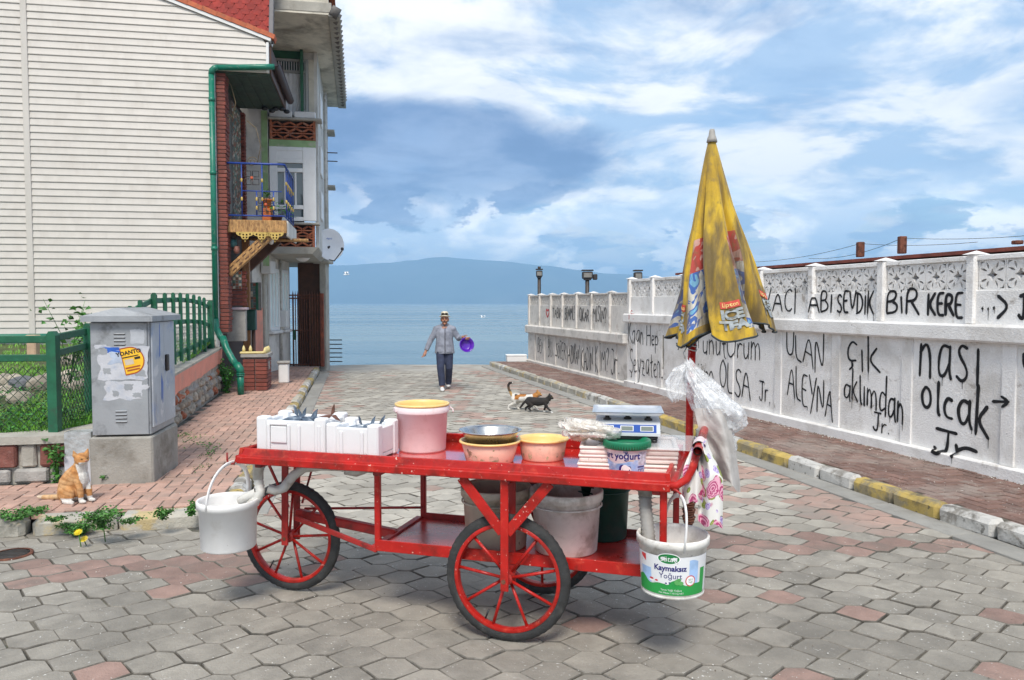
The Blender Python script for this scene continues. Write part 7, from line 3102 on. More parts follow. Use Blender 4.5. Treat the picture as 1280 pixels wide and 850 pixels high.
# crumpled clear bag on the trays
def film(name, col, alpha):
    if name in MATS:
        return MATS[name]
    m = bpy.data.materials.new(name)
    m.use_nodes = True
    k = NT(m.node_tree)
    tc = k.new('ShaderNodeTexCoord').outputs['Object']
    n = k.noise(tc, 16, 5, .65, .8)
    b = k.new('ShaderNodeBsdfPrincipled')
    b.inputs['Base Color'].default_value = (*col, 1)
    b.inputs['Roughness'].default_value = .16
    b.inputs['Specular IOR Level'].default_value = .9
    k.put(b.inputs['Alpha'], k.math('MULTIPLY_ADD', k.ramp(n, .38, .66), .55, alpha))
    bp = k.new('ShaderNodeBump')
    bp.inputs['Strength'].default_value = .5
    bp.inputs['Distance'].default_value = .02
    k.put(bp.inputs['Height'], k.noise(tc, 20, 3, .5, 1.2))
    k.t.links.new(bp.outputs[0], b.inputs['Normal'])
    o_ = k.new('ShaderNodeOutputMaterial')
    k.t.links.new(b.outputs[0], o_.inputs[0])
    MATS[name] = m
    return m


def pleated(q_, path, radii, seed, flat=.6, nu=96, nv=40, pleat=.30, mat_=0):
    """thin film gathered at the first point of a path and hanging along it in long pleats"""
    P = [Vector(p) for p in path]

    def f(u, v):
        s_ = v * (len(P) - 1)
        i = min(int(s_), len(P) - 2)
        t = s_ - i
        t = t * t * (3 - 2 * t)
        c = P[i].lerp(P[i + 1], t)
        R = radii[i] + (radii[i + 1] - radii[i]) * t
        a = 2 * pi * u
        n1 = noise.noise(Vector((cos(a) * 1.5 + seed, sin(a) * 1.5, v * 1.4)))
        n2 = noise.noise(Vector((cos(a) * 4.2, sin(a) * 4.2 + seed, v * 1.8)))
        n3 = noise.noise(Vector((cos(a) * 9, sin(a) * 9, v * 3.5 + seed)))
        k_ = R * (1 + .38 * n1 + pleat * n2 + .06 * n3)
        return c + Vector((k_ * cos(a), k_ * flat * sin(a), .30 * k_ * sin(a + 1) * .3 + .03 * n2))
    q_.grid(nu, nv, f, mat_, wrap=True)


def crumple(c, r, seed, q_, nu=56, nv=32, knot=None, amp=.34, mat_=0):
    def f(u, v):
        a, t = 2 * pi * u, pi * v
        d = Vector((sin(t) * cos(a), sin(t) * sin(a), cos(t)))
        n1 = noise.noise(d * 1.7 + Vector((seed, 0, 0)))
        n2 = abs(noise.noise(d * 4.0 + Vector((0, seed, 0)))) * 1.1
        n3 = abs(noise.noise(d * 9 + Vector((0, 0, seed))))
        s_ = 1 + amp * n1 - .35 * n2 - .16 * n3
        p = Vector((d.x * r[0], d.y * r[1], d.z * r[2])) * s_
        if knot is not None:
            w = max(0, cos(t)) ** 2
            p = p.lerp(Vector(knot) - Vector(c) + p * .12, w)
        return Vector(c) + p
    q_.grid(nu, nv, f, mat_, wrap=True)


bg = thing('plastic_bag', 'crumpled clear plastic bag of cream scraps lying on the foam trays', 'bag', tuple(cw(.73, .29, SHZ + .004)), 0)
q = MB()
for sd_, pth, rad in ((2.2, [(-.10, .02, .11), (-.05, .0, .095), (.03, -.01, .085), (.11, .0, .06), (.17, .0, .035)], [.04, .10, .105, .085, .015]),
                      (5.9, [(-.11, -.01, .05), (-.04, -.04, .06), (.04, -.05, .055), (.12, -.03, .04)], [.025, .065, .07, .02])):
    pleated(q, pth, rad, sd_, .9, 72, 30, .26)
q.build('film', film('clear_film', (.80, .76, .70), .30), bg, recalc=False)
q = MB()
crumple((-.03, .0, .06), (.075, .055, .055), 5.3, q, 40, 24, None, .2)
crumple((.06, .02, .05), (.07, .06, .045), 7.3, q, 40, 24, None, .2)
q.build('contents', mat('cream_paper', (.66, .55, .42), .7, .2, 16, .3, 30), bg)

TB = thing('yoghurt_tub', 'white and blue yoghurt tub with green lid at the front of the tray', 'tub', (.592, 4.005, TZ + .001), 0)
r0, r1, h = .094, .108, .150
q = MB()
q.lathe([(0, 0), (r0 * .96, 0), (r0, .006), (r1, h - .004), (r1 + .002, h), (r1 - .006, h), (r0 - .006, .01), (0, .008)], 48)
q.build('body', lb_white, TB)
q = MB()
q.lathe([(r1 + .003, h - .022), (r1 + .013, h - .024), (r1 + .014, h + .012), (r1 + .010, h + .017), (r1 - .002, h + .014), (r1 - .010, h - .002), (0, h - .004)], 56)
for k in range(56):
    a = 2 * pi * k / 56
    q.box(((r1 + .0135) * cos(a), (r1 + .0135) * sin(a), h - .006), (.003, .005, .028), 0, rz=a)
q.build('lid', m_green_pl, TB)
tf = atan2(-4.0, -.59)
ty = around(r0, r1, h, tf)
sky_p = mat('label_sky', (.24, .40, .68), .4, .35, 10, dirt=((.72, .76, .82), .9, 7, .42, .6))
patch('label_sky', sky_p, ty, -.20, .20, lambda x: .004, lambda x: .065 + .01 * sin(x * 30), .0008, TB)
patch('side_text_panel', mat('label_grey_text', (.52, .56, .66), .5, .3, 60), ty, .060, .115, lambda x: .045, lambda x: .115, .0011, TB)
patch('side_blue_panel', lb_navy, ty, .058, .105, lambda x: .036, lambda x: .042, .0014, TB)
for xx in (.062, .082):
    patch('side_frame', lb_navy, ty, xx, xx + .016, lambda x: .008, lambda x: .028, .0013, TB)
    patch('side_frame', sky_p, ty, xx + .003, xx + .013, lambda x: .008, lambda x: .025, .0017, TB)
lettering('label_lettering', 'art yoğurt', .046, lb_navy, lambda x, y: ty(x - .030, y + .094, .0016), TB, bold=.0012)
lettering('small_lettering', 'SEK', .016, mat('label_mid_blue', (.06, .16, .45), .4), lambda x, y: ty(x - .006, y + .118, .0016), TB)
patch('flavour_strip', mat('label_peach', (.70, .52, .40), .5), ty, .0, .035, lambda x: .070, lambda x: .075, .0014, TB)
for (xx, yy, rx, ry, mm) in ((-.022, .028, .020, .024, lb_navy), (-.010, .026, .020, .026, lb_white2), (.012, .034, .010, .012, lb_navy), (.006, .022, .016, .022, lb_white2)):
    disc('cow_picture', mm, ty, xx, yy, rx, ry, .0016 + .0002 * (xx > -.02) + .0002 * (mm is lb_white2), TB, 16)

# ------------------------------------------------------------------ the furled parasol
UB = cw(1.236, .80, 1.45)
um = thing('parasol', 'furled yellow market parasol with printed panels standing in the cart socket', 'parasol', UB, 0)
TIP = on_plane(890, 168, UB, Vector((0, 1, 0))) - UB
q = MB()
q.tube([(0, 0, .04), tuple(TIP * .98)], .017, 10)
q.build('pole', mat('pale_pole', (.52, .46, .38), .6, .15, 10, dirt=((.25, .2, .15), .6, 12, .5, .7)), um)


PAN0 = radians(226)                       # where the first plain panel begins, seen from above


def hemz(th):
    f = (((th - PAN0) % (2 * pi)) / (2 * pi) * 5) % 1.0
    return .185 - .075 * sin(pi * min(1, f / .9)) + .045 * cos(th - .2) + .012 * sin(th * 7 + 1)


def canopy(th, t, off=0.0, inner=1.0):
    """th round the pole, t from tip to hem"""
    pr = [(0, .018), (.05, .032), (.12, .050), (.22, .076), (.34, .108), (.5, .165), (.65, .212), (.8, .250), (1.0, .305)]
    for (t0, r0_), (t1, r1_) in zip(pr, pr[1:]):
        if t <= t1 + 1e-6:
            R = r0_ + (r1_ - r0_) * (t - t0) / (t1 - t0)
            break
    fold = min(1, max(0, (t - .04) / .5))
    lap = ((th - PAN0 + .12 * sin(t * 3)) % (2 * pi)) / (2 * pi) * 5
    f = lap % 1.0
    if f < .07:
        wv = .38 + .46 * f / .07
    elif f < .68:
        wv = .84 + .16 * sin((f - .07) / .61 * pi / 2)
    else:
        g = (f - .68) / .32
        wv = 1.0 - .62 * g * g * (3 - 2 * g)
    vary = 1 + .10 * sin(int(lap) * 2.4 + 1) * fold
    r = R * (1 - fold * .95 * (1 - wv)) * vary * inner + off
    r *= 1 + .07 * noise.noise(Vector((cos(th) * 2.2, sin(th) * 2.2, t * 4))) + .028 * fold * sin(th * 23 + 5 * t + 2 * noise.noise(Vector((th, t * 3, 0))))
    c = Vector((TIP.x * (1 - t) + (.165 * t ** 1.15), 0, 0))
    swl = th + .30 * t
    zt_ = TIP.z - .03
    zb = hemz(th)
    return Vector((c.x + r * cos(swl), r * .80 * sin(swl), zt_ * (1 - t) + zb * t))


def canopy_mat():
    m = bpy.data.materials.new('parasol_cloth')
    m.use_nodes = True
    k = NT(m.node_tree)
    uv = k.new('ShaderNodeAttribute', attribute_name='print').outputs['Vector']
    u, t, _z = k.xyz(uv)
    tc = k.new('ShaderNodeTexCoord').outputs['Object']
    c = k.mix(k.ramp(k.noise(tc, 7, 5, .6), .3, .7), (.50, .305, .011), (.60, .39, .018))
    # printed panels: u runs 0..5 round the cloth; each panel's fraction picks plain or printed
    f = k.math('FRACT', u)
    printed = k.math('MULTIPLY', k.math('GREATER_THAN', f, .60), k.math('LESS_THAN', f, .985))
    fx = k.math('MULTIPLY', k.math('SUBTRACT', f, .60), 2.6)
    red = k.math('MULTIPLY', k.math('GREATER_THAN', t, .50), k.math('LESS_THAN', t, .665))
    pic = k.math('MULTIPLY', k.math('GREATER_THAN', t, .665), k.math('LESS_THAN', t, .955))
    pv = k.vec(k.math('MULTIPLY', fx, 2.0), k.math('MULTIPLY', t, 9.0), k.math('FLOOR', u))
    n = k.noise(pv, 1.15, 2, .5, 1.6)
    figure = k.mix(k.ramp(n, .47, .49), (.64, .62, .55), (.03, .13, .46))
    figure = k.mix(k.ramp(n, .60, .62), figure, (.16, .44, .66))
    redc = k.mix(k.ramp(k.noise(pv, 2.6, 1, .5, .6), .56, .60), (.48, .055, .045), (.62, .36, .30))
    c = k.mix(k.math('MULTIPLY', printed, red), c, redc)
    c = k.mix(k.math('MULTIPLY', printed, pic), c, figure)
    # years of street grime, running down from the tip
    gv = k.vmath('MULTIPLY', tc, (7.5, 7.5, 1.5))
    g = k.noise(gv, 1.0, 7, .62, .4)
    c = k.mix(k.math('MULTIPLY', k.ramp(g, .38, .62), .88), c, (.085, .060, .030))
    g2 = k.noise(tc, 22, 6, .7)
    c = k.mix(k.math('MULTIPLY', k.ramp(g2, .52, .72), .6), c, (.20, .14, .05))
    b = k.new('ShaderNodeBsdfPrincipled')
    k.put(b.inputs['Base Color'], c)
    b.inputs['Roughness'].default_value = .75
    b.inputs['Sheen Weight'].default_value = .2
    bp = k.new('ShaderNodeBump')
    bp.inputs['Strength'].default_value = .35
    bp.inputs['Distance'].default_value = .012
    k.put(bp.inputs['Height'], k.noise(k.vmath('MULTIPLY', tc, (14, 14, 5)), 1.0, 5, .6, .5))
    k.t.links.new(bp.outputs[0], b.inputs['Normal'])
    o_ = k.new('ShaderNodeOutputMaterial')
    k.t.links.new(b.outputs[0], o_.inputs[0])
    return m


m_can = canopy_mat()
def canopy_sheet(name, inner, t0, nu=200, nv=70):
    q_ = MB()
    q_.grid(nu, nv, lambda u, v: canopy(2 * pi * u, t0 + (1 - t0) * v, 0, inner), wrap=True)
    o_ = q_.build(name, m_can, um, recalc=False)
    at = o_.data.attributes.new('print', 'FLOAT_VECTOR', 'POINT')
    buf = []
    for j in range(nv + 1):
        for i in range(nu):
            buf += [(((2 * pi * i / nu) - PAN0) % (2 * pi)) / (2 * pi) * 5, t0 + (1 - t0) * j / nv, 0]
    at.data.foreach_set('vector', buf)
    return o_


can = canopy_sheet('canopy', 1.0, 0.0)
canopy_sheet('inner_fold', .80, .62, 160, 20)
q = MB()
q.tube([canopy(2 * pi * k / 200, 1.0) for k in range(200)], .0055, 6, closed=True)
q.tube([canopy(2 * pi * k / 160, 1.0, 0, .80) for k in range(160)], .0055, 6, closed=True)
q.build('hem', mat('dark_hem_slit', (.035, .045, .05), .8, .2, 20), um)
q = MB()
q.lathe([(0, .030), (.013, .028), (.017, .012), (.019, -.005), (.027, -.025), (.03, -.045), (.0, -.04)], 14, tuple(TIP))
q.build('cap', mat('grey_cap', (.36, .34, .31), .6, .15, 20), um)
# printed tea marks near the hem of the plain panels
lipred = mat('faded_red_print', (.58, .07, .05), .7, .2, 30, dirt=((.45, .3, .1), .4, 20, .5, .7))
lipgrey = mat('faded_silver_print', (.30, .33, .34), .7, .3, 30, dirt=((.55, .40, .05), .35, 24, .5, .7))


def on_cloth(th0, t0, o=.004):
    def f(x, y):
        th, t = th0 + x / .22, t0 - y / 1.1
        p = canopy(th, t)
        e = .01
        n = (canopy(th + e, t) - p).cross(canopy(th, t + e) - p)
        if n.length > 1e-9:
            n.normalize()
            if n.dot(p - Vector((TIP.x * (1 - t) + .135 * t, 0, p.z))) < 0:
                n = -n
        return p + n * o
    return f


for th0, t0 in ((radians(256), .885), (radians(325), .87), (radians(35), .87), (radians(107), .87), (radians(180), .87)):
    fn = on_cloth(th0, t0)
    q = MB()
    q.grid(8, 3, lambda u, v: fn(-.045 + .09 * u, .045 + .035 * v))
    tag_o = q.build('tea_mark', lipred, um, recalc=False)
    f2 = on_cloth(th0, t0, .0065)
    lettering('tea_lettering', 'Lipton', .030, m_yell_pl, lambda x, y: f2(x, y + .062), tag_o, bold=.0006)
    lettering('tea_lettering', 'ICE', .066, lipgrey, lambda x, y: f2(x, y + .008), tag_o, bold=.004)
    lettering('tea_lettering', 'TEA', .060, lipgrey, lambda x, y: f2(x, y - .048), tag_o, bold=.004)

# ------------------------------------------------------------------ things hung on the handle
bags = thing('plastic_bag', 'big bunch of clear and white plastic bags tied to the red parasol socket', 'bag', tuple(cw(1.30, .72, 1.16)), 0)


m_film = film('white_film', (.80, .81, .82), .12)
q = MB()
pleated(q, [(-.09, 0, .27), (-.06, -.01, .20), (.0, -.03, .10), (.075, -.05, -.01), (.12, -.05, -.09), (.13, -.05, -.13)], [.012, .045, .10, .135, .105, .03], 1.7)
q.build('film', m_film, bags, recalc=False)
q = MB()
pleated(q, [(-.085, 0, .25), (-.05, -.03, .17), (.03, -.07, .07), (.09, -.09, .0), (.14, -.08, -.05), (.16, -.07, -.10)], [.010, .05, .085, .10, .08, .02], 8.3)
q.build('inner_film', m_film, bags, recalc=False)
q = MB()
pleated(q, [(-.09, .0, .24), (-.13, .0, .21), (-.16, .0, .15), (-.155, .0, .08), (-.15, .0, .05)], [.012, .035, .05, .045, .02], 4.4, nu=60, nv=24)
q.build('loose_bag', m_film, bags, recalc=False)
q = MB()
pleated(q, [(-.02, -.04, .08), (.02, -.06, .0), (.055, -.07, -.08), (.12, -.07, -.16), (.17, -.06, -.21)], [.05, .07, .06, .04, .008], 6.1, .35, nu=60, nv=24)
q.build('hanging_film', m_film, bags, recalc=False)
sh = thing('white_sheet', 'off white plastic sheet hanging below the bunch of bags', 'sheet', tuple(cw(1.37, .66, 1.02)), radians(-6))
q = MB()


def sheet(u, v):
    w = .085 + .03 * v
    x = -.035 + .115 * v + (u - .5) * 2 * w * (1 - .40 * v * v)
    z = .16 - .40 * v - .045 * u * v + .03 * sin(u * 5) * v
    y = -.05 + .040 * sin(u * 6.5 + v * 1.5) * (.5 + .7 * v) + .015 * noise.noise(Vector((u * 5, v * 5, 3))) + .05 * max(0, u - .75) * 4 * v
    return (x, y, z)


q.grid(40, 30, sheet)
q.build('sheet', mat('offwhite_sheet', (.50, .475, .45), .5, .08, 8, .3, 20, dirt=((.33, .30, .26), .5, 5, .5, .7)), sh, recalc=False)


def floral_mat():
    m = bpy.data.materials.new('floral_cloth')
    m.use_nodes = True
    k = NT(m.node_tree)
    uv = k.new('ShaderNodeAttribute', attribute_name='print').outputs['Vector']
    c = (.72, .70, .66)

    def flowers(scale, seed, colours, rad, petals, c_):
        v = k.new('ShaderNodeTexVoronoi', feature='F1')
        v.inputs['Scale'].default_value = scale
        v.inputs['Randomness'].default_value = .75
        p = k.vmath('ADD', uv, (seed, seed * .7, 0))
        wob = k.noise(uv, scale * 3.2, 3, .6)
        k.put(v.inputs['Vector'], k.vmath('ADD', p, k.vec(0, k.math('MULTIPLY', wob, .3 / scale), 0)))
        d, rnd = v.outputs['Distance'], v.outputs['Color']
        r, g, b_ = k.xyz(rnd)
        inside = k.math('MULTIPLY', k.ramp(d, rad, rad - .05), k.math('GREATER_THAN', r, petals))
        rings = k.math('SINE', k.math('MULTIPLY', k.math('ADD', d, k.math('MULTIPLY', wob, .35)), 42))
        col = k.mix(k.ramp(rings, -.6, .7), colours[0], colours[1])
        return k.mix(inside, c_, col)
    c = flowers(19, 3.3, ((.16, .22, .03), (.34, .38, .10)), .44, .30, c)
    c = flowers(21, 9.1, ((.30, .20, .48), (.58, .50, .70)), .40, .30, c)
    c = flowers(13, 1.7, ((.42, .05, .16), (.76, .40, .50)), .55, .22, c)
    b = k.new('ShaderNodeBsdfPrincipled')
    k.put(b.inputs['Base Color'], c)
    b.inputs['Roughness'].default_value = .85
    o_ = k.new('ShaderNodeOutputMaterial')
    k.t.links.new(b.outputs[0], o_.inputs[0])
    return m


m_flor = floral_mat()
tw = thing('floral_cloth', 'white cloth printed with pink and purple flowers draped over the cart handle', 'cloth', tuple(cw(HB, .0, 1.06)), CYAW)


def drape(name, x0, x1, y0, y1, fall, seed, m_):
    """bunched cloth falling from the bar: local x across the bar, y along it, gathered over the bar at its top"""
    q_ = MB()
    NU_, NV_ = 36, 50
    top = .035
    buf = []

    def f(u, v):
        s_ = v * (fall + top)
        open_ = min(1, max(0, (s_ - top) / .16))
        open_ = open_ * open_ * (3 - 2 * open_)
        xg = (u - .5) * .040 + .012 * (1 if x1 > abs(x0) else -1)
        x = xg * (1 - open_) + (x0 + (x1 - x0) * u) * open_
        y = (y0 + (y1 - y0) * (.5 + .5 * sin(u * 7 + seed))) * (1 - .55 * open_) + .020 * sin(u * 10 + seed * 2 + v) * open_ - .03 * open_
        if s_ < top:
            z = .026 * sin(pi / 2 * s_ / top)
            x = x * .9
        else:
            z = .026 - (s_ - top) - .03 * (u - .5) * open_ - .018 * sin(u * 6 + seed) * open_
        return (x, y, z)
    q_.grid(NU_, NV_, f)
    o_ = q_.build(name, m_, tw, recalc=False)
    at = o_.data.attributes.new('print', 'FLOAT_VECTOR', 'POINT')
    for j in range(NV_ + 1):
        for i in range(NU_ + 1):
            buf += [(x0 + (x1 - x0) * i / NU_) * 1.3, j / NV_ * fall + seed, 0]
    at.data.foreach_set('vector', buf)


drape('back_fold', -.075, .02, .10, .24, .29, .9, m_flor)
drape('front_fold', .0, .115, .06, .22, .385, .3, m_flor)
q = MB()
q.tube([(.0, .05, -.01), (-.004, .045, -.12), (.0, .04, -.26)], .004, 5)
q.build('dark_hem_slit', m_ink, tw)  # thin black strip painting the shade in the slit between the two folds
q = MB()
q.grid(24, 10, lambda u, v: (.030 * cos(2 * pi * u) * (1 + .1 * sin(u * 31)), .08 + .14 * v, .030 * sin(2 * pi * u) + .002), wrap=True)
o = q.build('gathered_top', mat('pale_pink_cloth', (.70, .58, .58), .85, .1, 20), tw, recalc=False)
# ================================================================== THE MAN
m_skin = mat('skin', (.36, .165, .10), .5, .1, 20, sub=.1)
m_jacket = mat('grey_jacket', (.245, .26, .31), .85, .22, 9, 1.0, 14, dirt=((.17, .18, .22), .6, 7, .5, .66))
m_jeans = mat('dark_jeans', (.028, .036, .072), .85, .2, 12, .3, 40, dirt=((.055, .065, .11), .6, 7, .5, .68))
m_shoe = mat('white_shoe', (.66, .66, .65), .6, .06, 14)
man = thing('person', 'man in grey jacket, dark jeans and pale hat walking up with a purple basin', 'person', tuple(on_z(556, 487, 0)), radians(3))
HD = Vector((.005, -.03, 1.425))
RS_, RE, RW = Vector((-.175, .01, 1.225)), Vector((-.285, .02, 1.00)), Vector((-.375, -.06, .785))
LS_, LE, LW = Vector((.175, .01, 1.225)), Vector((.285, .05, 1.035)), Vector((.375, -.17, 1.075))
RH, LH = Vector((-.085, 0, .80)), Vector((.085, 0, .80))
RK, RA = Vector((-.075, -.12, .46)), Vector((-.045, -.14, .075))
LK, LA = Vector((.085, -.02, .45)), Vector((.070, .20, .095))


def hand(W, fw, side, th, curl, s=1.0):
    """palm, four bent fingers of unequal length, thumb leaving the side of the palm"""
    W, fw, th = Vector(W), Vector(fw).normalized(), Vector(th)
    th = (th - fw * th.dot(fw)).normalized()
    pn = fw.cross(th).normalized() * side
    out = [('t', [W, W + fw * .045 * s, W + fw * .085 * s], [.024 * s, .030 * s, .033 * s], (.62, 1.1) if False else None)]
    for k, (off, ln) in enumerate(((.027, .068), (.009, .078), (-.010, .072), (-.027, .056))):
        b = W + fw * .088 * s + th * off * s
        d1 = (fw * cos(curl) + pn * sin(curl)).normalized()
        d2 = (fw * cos(curl * 2) + pn * sin(curl * 2)).normalized()
        out.append(('t', [b, b + d1 * ln * .5 * s, b + d1 * ln * .5 * s + d2 * ln * .5 * s], [.0105 * s, .0095 * s, .0075 * s]))
    b = W + fw * .03 * s + th * .03 * s
    out.append(('t', [b, b + (th * .8 + fw * .5) * .035 * s, b + (th * .6 + fw * 1.0 + pn * .4) * .06 * s], [.0125 * s, .011 * s, .0085 * s]))
    return out


body = [('t', [HD + Vector((0, .035, -.17)), HD + Vector((0, .02, -.06))], [.058, .055]),
        ('e', HD + Vector((0, .015, .02)), (.074, .094, .100)), ('e', HD + Vector((0, -.035, -.055)), (.052, .052, .058)),
        ('e', HD + Vector((0, -.085, -.012)), (.013, .022, .020)), ('e', HD + Vector((0, -.072, .012)), (.010, .016, .026)),
        ('e', HD + Vector((-.076, .02, -.005)), (.012, .022, .032)), ('e', HD + Vector((.076, .02, -.005)), (.012, .022, .032)),
        ('e', HD + Vector((-.036, -.062, -.025)), (.024, .022, .024)), ('e', HD + Vector((.036, -.062, -.025)), (.024, .022, .024)), ('e', HD + Vector((0, -.075, -.062)), (.026, .014, .010)),
        ('e', HD + Vector((0, -.07, -.09)), (.024, .022, .018)),
        ('t', [(0, .02, .84), (0, .015, 1.05), (0, .015, 1.22)], [.12, .12, .11]), ('t', [RS_, LS_], [.04, .04]), ('t', [(0, .03, 1.20), (0, .02, 1.32)], [.09, .06]),
        ('t', [RS_, RE, RW], [.055, .042, .028]), ('t', [LS_, LE, LW], [.055, .042, .028]),
        ('t', [RH, RK, RA], [.088, .062, .045]), ('t', [LH, LK, LA], [.088, .062, .045])]
body += hand(RW, (-.35, -.35, -.9), 1, (.5, -.7, .2), .35)
body += hand(LW, (.75, -.55, -.32), -1, (.15, -.55, .8), .55)
place('body', blob_mesh('person_body', body, .0065, m_skin, 3), man)
# trousers
tr = [('t', [(0, .02, .95), (0, .015, .84)], [.132, .128]), ('t', [RH + Vector((0, 0, .02)), RK, RA + Vector((0, .01, .02))], [.095, .080, .066], None, 1), ('t', [LH + Vector((0, 0, .02)), LK, LA + Vector((0, -.005, .02))], [.095, .080, .066], None, 1)]
place('trousers', blob_mesh('trousers', tr, .011, m_jeans, 4), man)
# jacket: loose, to below the hips, open hem, collar
jk = [('t', [(0, .02, .735), (0, .02, .86), (0, .02, 1.02), (0, .02, 1.17), (0, .02, 1.27)], [.205, .190, .172, .172, .120], (1.0, .80), 1),
      ('t', [RS_ + Vector((.02, 0, 0)), RE, RW.lerp(RE, .08)], [.072, .060, .048], None, 1), ('t', [LS_ + Vector((-.02, 0, 0)), LE, LW.lerp(LE, .10)], [.072, .060, .046], None, 1),
      ('t', [RS_, (0, .02, 1.285), LS_], [.062, .075, .062]), ('e', RS_ + Vector((.01, 0, 0)), (.072, .072, .072)), ('e', LS_ - Vector((.01, 0, 0)), (.072, .072, .072)), ('e', RE, (.058,) * 3), ('e', LE, (.058,) * 3),
      ('t', [(0, .035, 1.24), (0, .03, 1.345)], [.105, .074], None, 1)]
jo = place('jacket', blob_mesh('jacket', jk, .010, m_jacket, 3), man)
q = MB()


def chest(x, z, o=.006):
    """point on the jacket's front"""
    rz_ = .205 - max(0, z - .735) * .125 if z < 1.0 else .172 - max(0, z - 1.17) * .5
    y = .02 - sqrt(max(.001, (rz_ * .80) ** 2 * (1 - min(.98, (x / rz_) ** 2))))
    return Vector((x, y - o, z))


q.grid(2, 14, lambda u, v: chest(-.010 + .02 * u + .012, .74 + .52 * v, .006))
q.build('placket', mat('jacket_dark_seam', (.10, .105, .13), .85), jo)
for sx_ in (-1, 1):
    q = MB()
    q.grid(8, 6, lambda u, v: chest(sx_ * (.045 + .095 * u), .775 + .12 * v, .011))
    q.build('pocket', m_jacket, jo)
    q = MB()
    q.grid(8, 2, lambda u, v: chest(sx_ * (.042 + .10 * u), .885 + .035 * v, .017))
    q.build('pocket_flap', mat('jacket_flap', (.19, .20, .245), .85, .1, 12), jo)
    q = MB()
    q.grid(6, 3, lambda u, v: (sx_ * (.018 + .065 * u), -.055 - .02 * (1 - u) + .02 * u, 1.325 - .075 * v * (1 - .3 * u) + .012 * u))
    q.build('collar', mat('jacket_collar', (.15, .155, .19), .85, .1, 12), jo)
for k in range(4):
    q = MB()
    ellipsoid(q, chest(.016, .80 + .115 * k, .011), (.008, .004, .008), n=8)
    q.build('button', m_ink, jo)
# shoes
for A_, yw in ((RA, .08), (LA, -.05)):
    q = MB()
    c = Vector((A_.x, A_.y - .055, A_.z - .075 + .004))
    tilt = .0 if A_ is RA else -.22
    pr = [(-.075, .030, .075), (-.05, .037, .082), (.0, .040, .070), (.05, .045, .050), (.10, .044, .040), (.135, .032, .032), (.15, .008, .020)]
    vs, fs = [], []
    n = 12
    for (t, w, h) in pr:
        for i in range(n):
            a = 2 * pi * i / n
            zz = (h / 2) * (1 + sin(a))
            vs.append(Vector((w * cos(a) * (1 if sin(a) > -.5 else .9), -t, zz)))
    for j in range(len(pr) - 1):
        for i in range(n):
            fs.append((j * n + i, j * n + (i + 1) % n, (j + 1) * n + (i + 1) % n, (j + 1) * n + i))
    fs += [tuple(range(n)), tuple(range((len(pr) - 1) * n, len(pr) * n))]
    q.add(vs, fs, 0, True, Matrix.Translation(c) @ Matrix.Rotation(yw, 4, 'Z') @ Matrix.Rotation(tilt, 4, 'X'))
    q.build('shoe', m_shoe, man)
# hat with dark band and sunglasses on it
q = MB()
HB2 = HD + Vector((0, .012, .060))
Th = Matrix.Translation(HB2) @ Matrix.Rotation(radians(-7), 4, 'X')
q.lathe([(.074, .0), (.118, -.010), (.122, -.006), (.120, -.002), (.082, .010), (.080, .05), (.074, .082), (.05, .098), (.02, .092), (0, .094)], 32, (0, 0, 0), 0, True, Th, .92, 1.08)
ht = q.build('hat', mat('straw_hat', (.66, .60, .46), .8, .1, 30, .3, 60), man)
q = MB()
q.lathe([(.0835, .012), (.0835, .034), (.081, .036)], 32, (0, 0, 0), 0, True, Th, .92, 1.08)
q.build('hat_band', mat('olive_band', (.06, .05, .03), .7), ht)
gl = MB()
for sx_ in (-1, 1):
    ellipsoid(gl, Th @ Vector((sx_ * .035, -.083, .045)), (.030, .014, .020), n=10)
gl.tube([Th @ Vector((-.02, -.095, .048)), Th @ Vector((.02, -.095, .048))], .004, 5)
gl.build('sunglasses', m_ink, ht)
q = MB()
for sx_ in (-1, 1):
    ellipsoid(q, HD + Vector((sx_ * .029, -.074, .004)), (.012, .008, .006), n=8)
q.build('eyes', m_ink, man)
q = MB()
q.tube([HD + Vector((x, -.088 + .5 * x * x * 4, -.043 - abs(x) * .35)) for x in (-.040, -.02, 0, .02, .040)], [.004, .009, .008, .009, .004], 8)
q.build('moustache', mat('dark_hair', (.035, .028, .025), .8, .3, 30), man)
q = MB()
for sx_ in (-1, 1):
    q.tube([HD + Vector((sx_ * .015, -.085, .022)), HD + Vector((sx_ * .03, -.082, .026)), HD + Vector((sx_ * .048, -.068, .020))], .0042, 6)
    ellipsoid(q, HD + Vector((sx_ * .066, .045, -.01)), (.016, .045, .045), n=10)
ellipsoid(q, HD + Vector((0, .07, .0)), (.066, .05, .06), n=12)
q.build('hair', mat('grey_hair', (.09, .085, .08), .9, .3, 30), man)
q = MB()
q.tube([HD + Vector((x, -.084 + x * x * 7, -.062 + abs(x) * .25)) for x in (-.022, -.01, 0, .01, .022)], .0035, 6)
q.build('mouth', mat('lips', (.40, .16, .13), .5), man)
# purple basin in his left hand
bp_ = man.matrix_world
PBN = thing('purple_basin', 'round purple plastic basin held by the walking man', 'basin', tuple(Matrix.Translation(man.location) @ Matrix.Rotation(radians(3), 4, 'Z') @ (LW + Vector((.075, -.09, -.150)))), 0)
q = MB()
Tb = Matrix.Rotation(radians(80), 4, 'X') @ Matrix.Rotation(radians(18), 4, 'Y')
q.lathe([(0, -.10), (.085, -.10), (.10, -.09), (.135, -.008), (.150, -.004), (.152, .0), (.148, .004), (.134, .0), (.098, -.082), (.083, -.092), (0, -.092)], 40, (0, 0, 0), 0, True, Tb)
q.build('bowl', mat('purple_plastic', (.085, .008, .35), .22, .1, 10, spec=.7), PBN)

# ================================================================== CATS


def cat_prims(P):
    return P


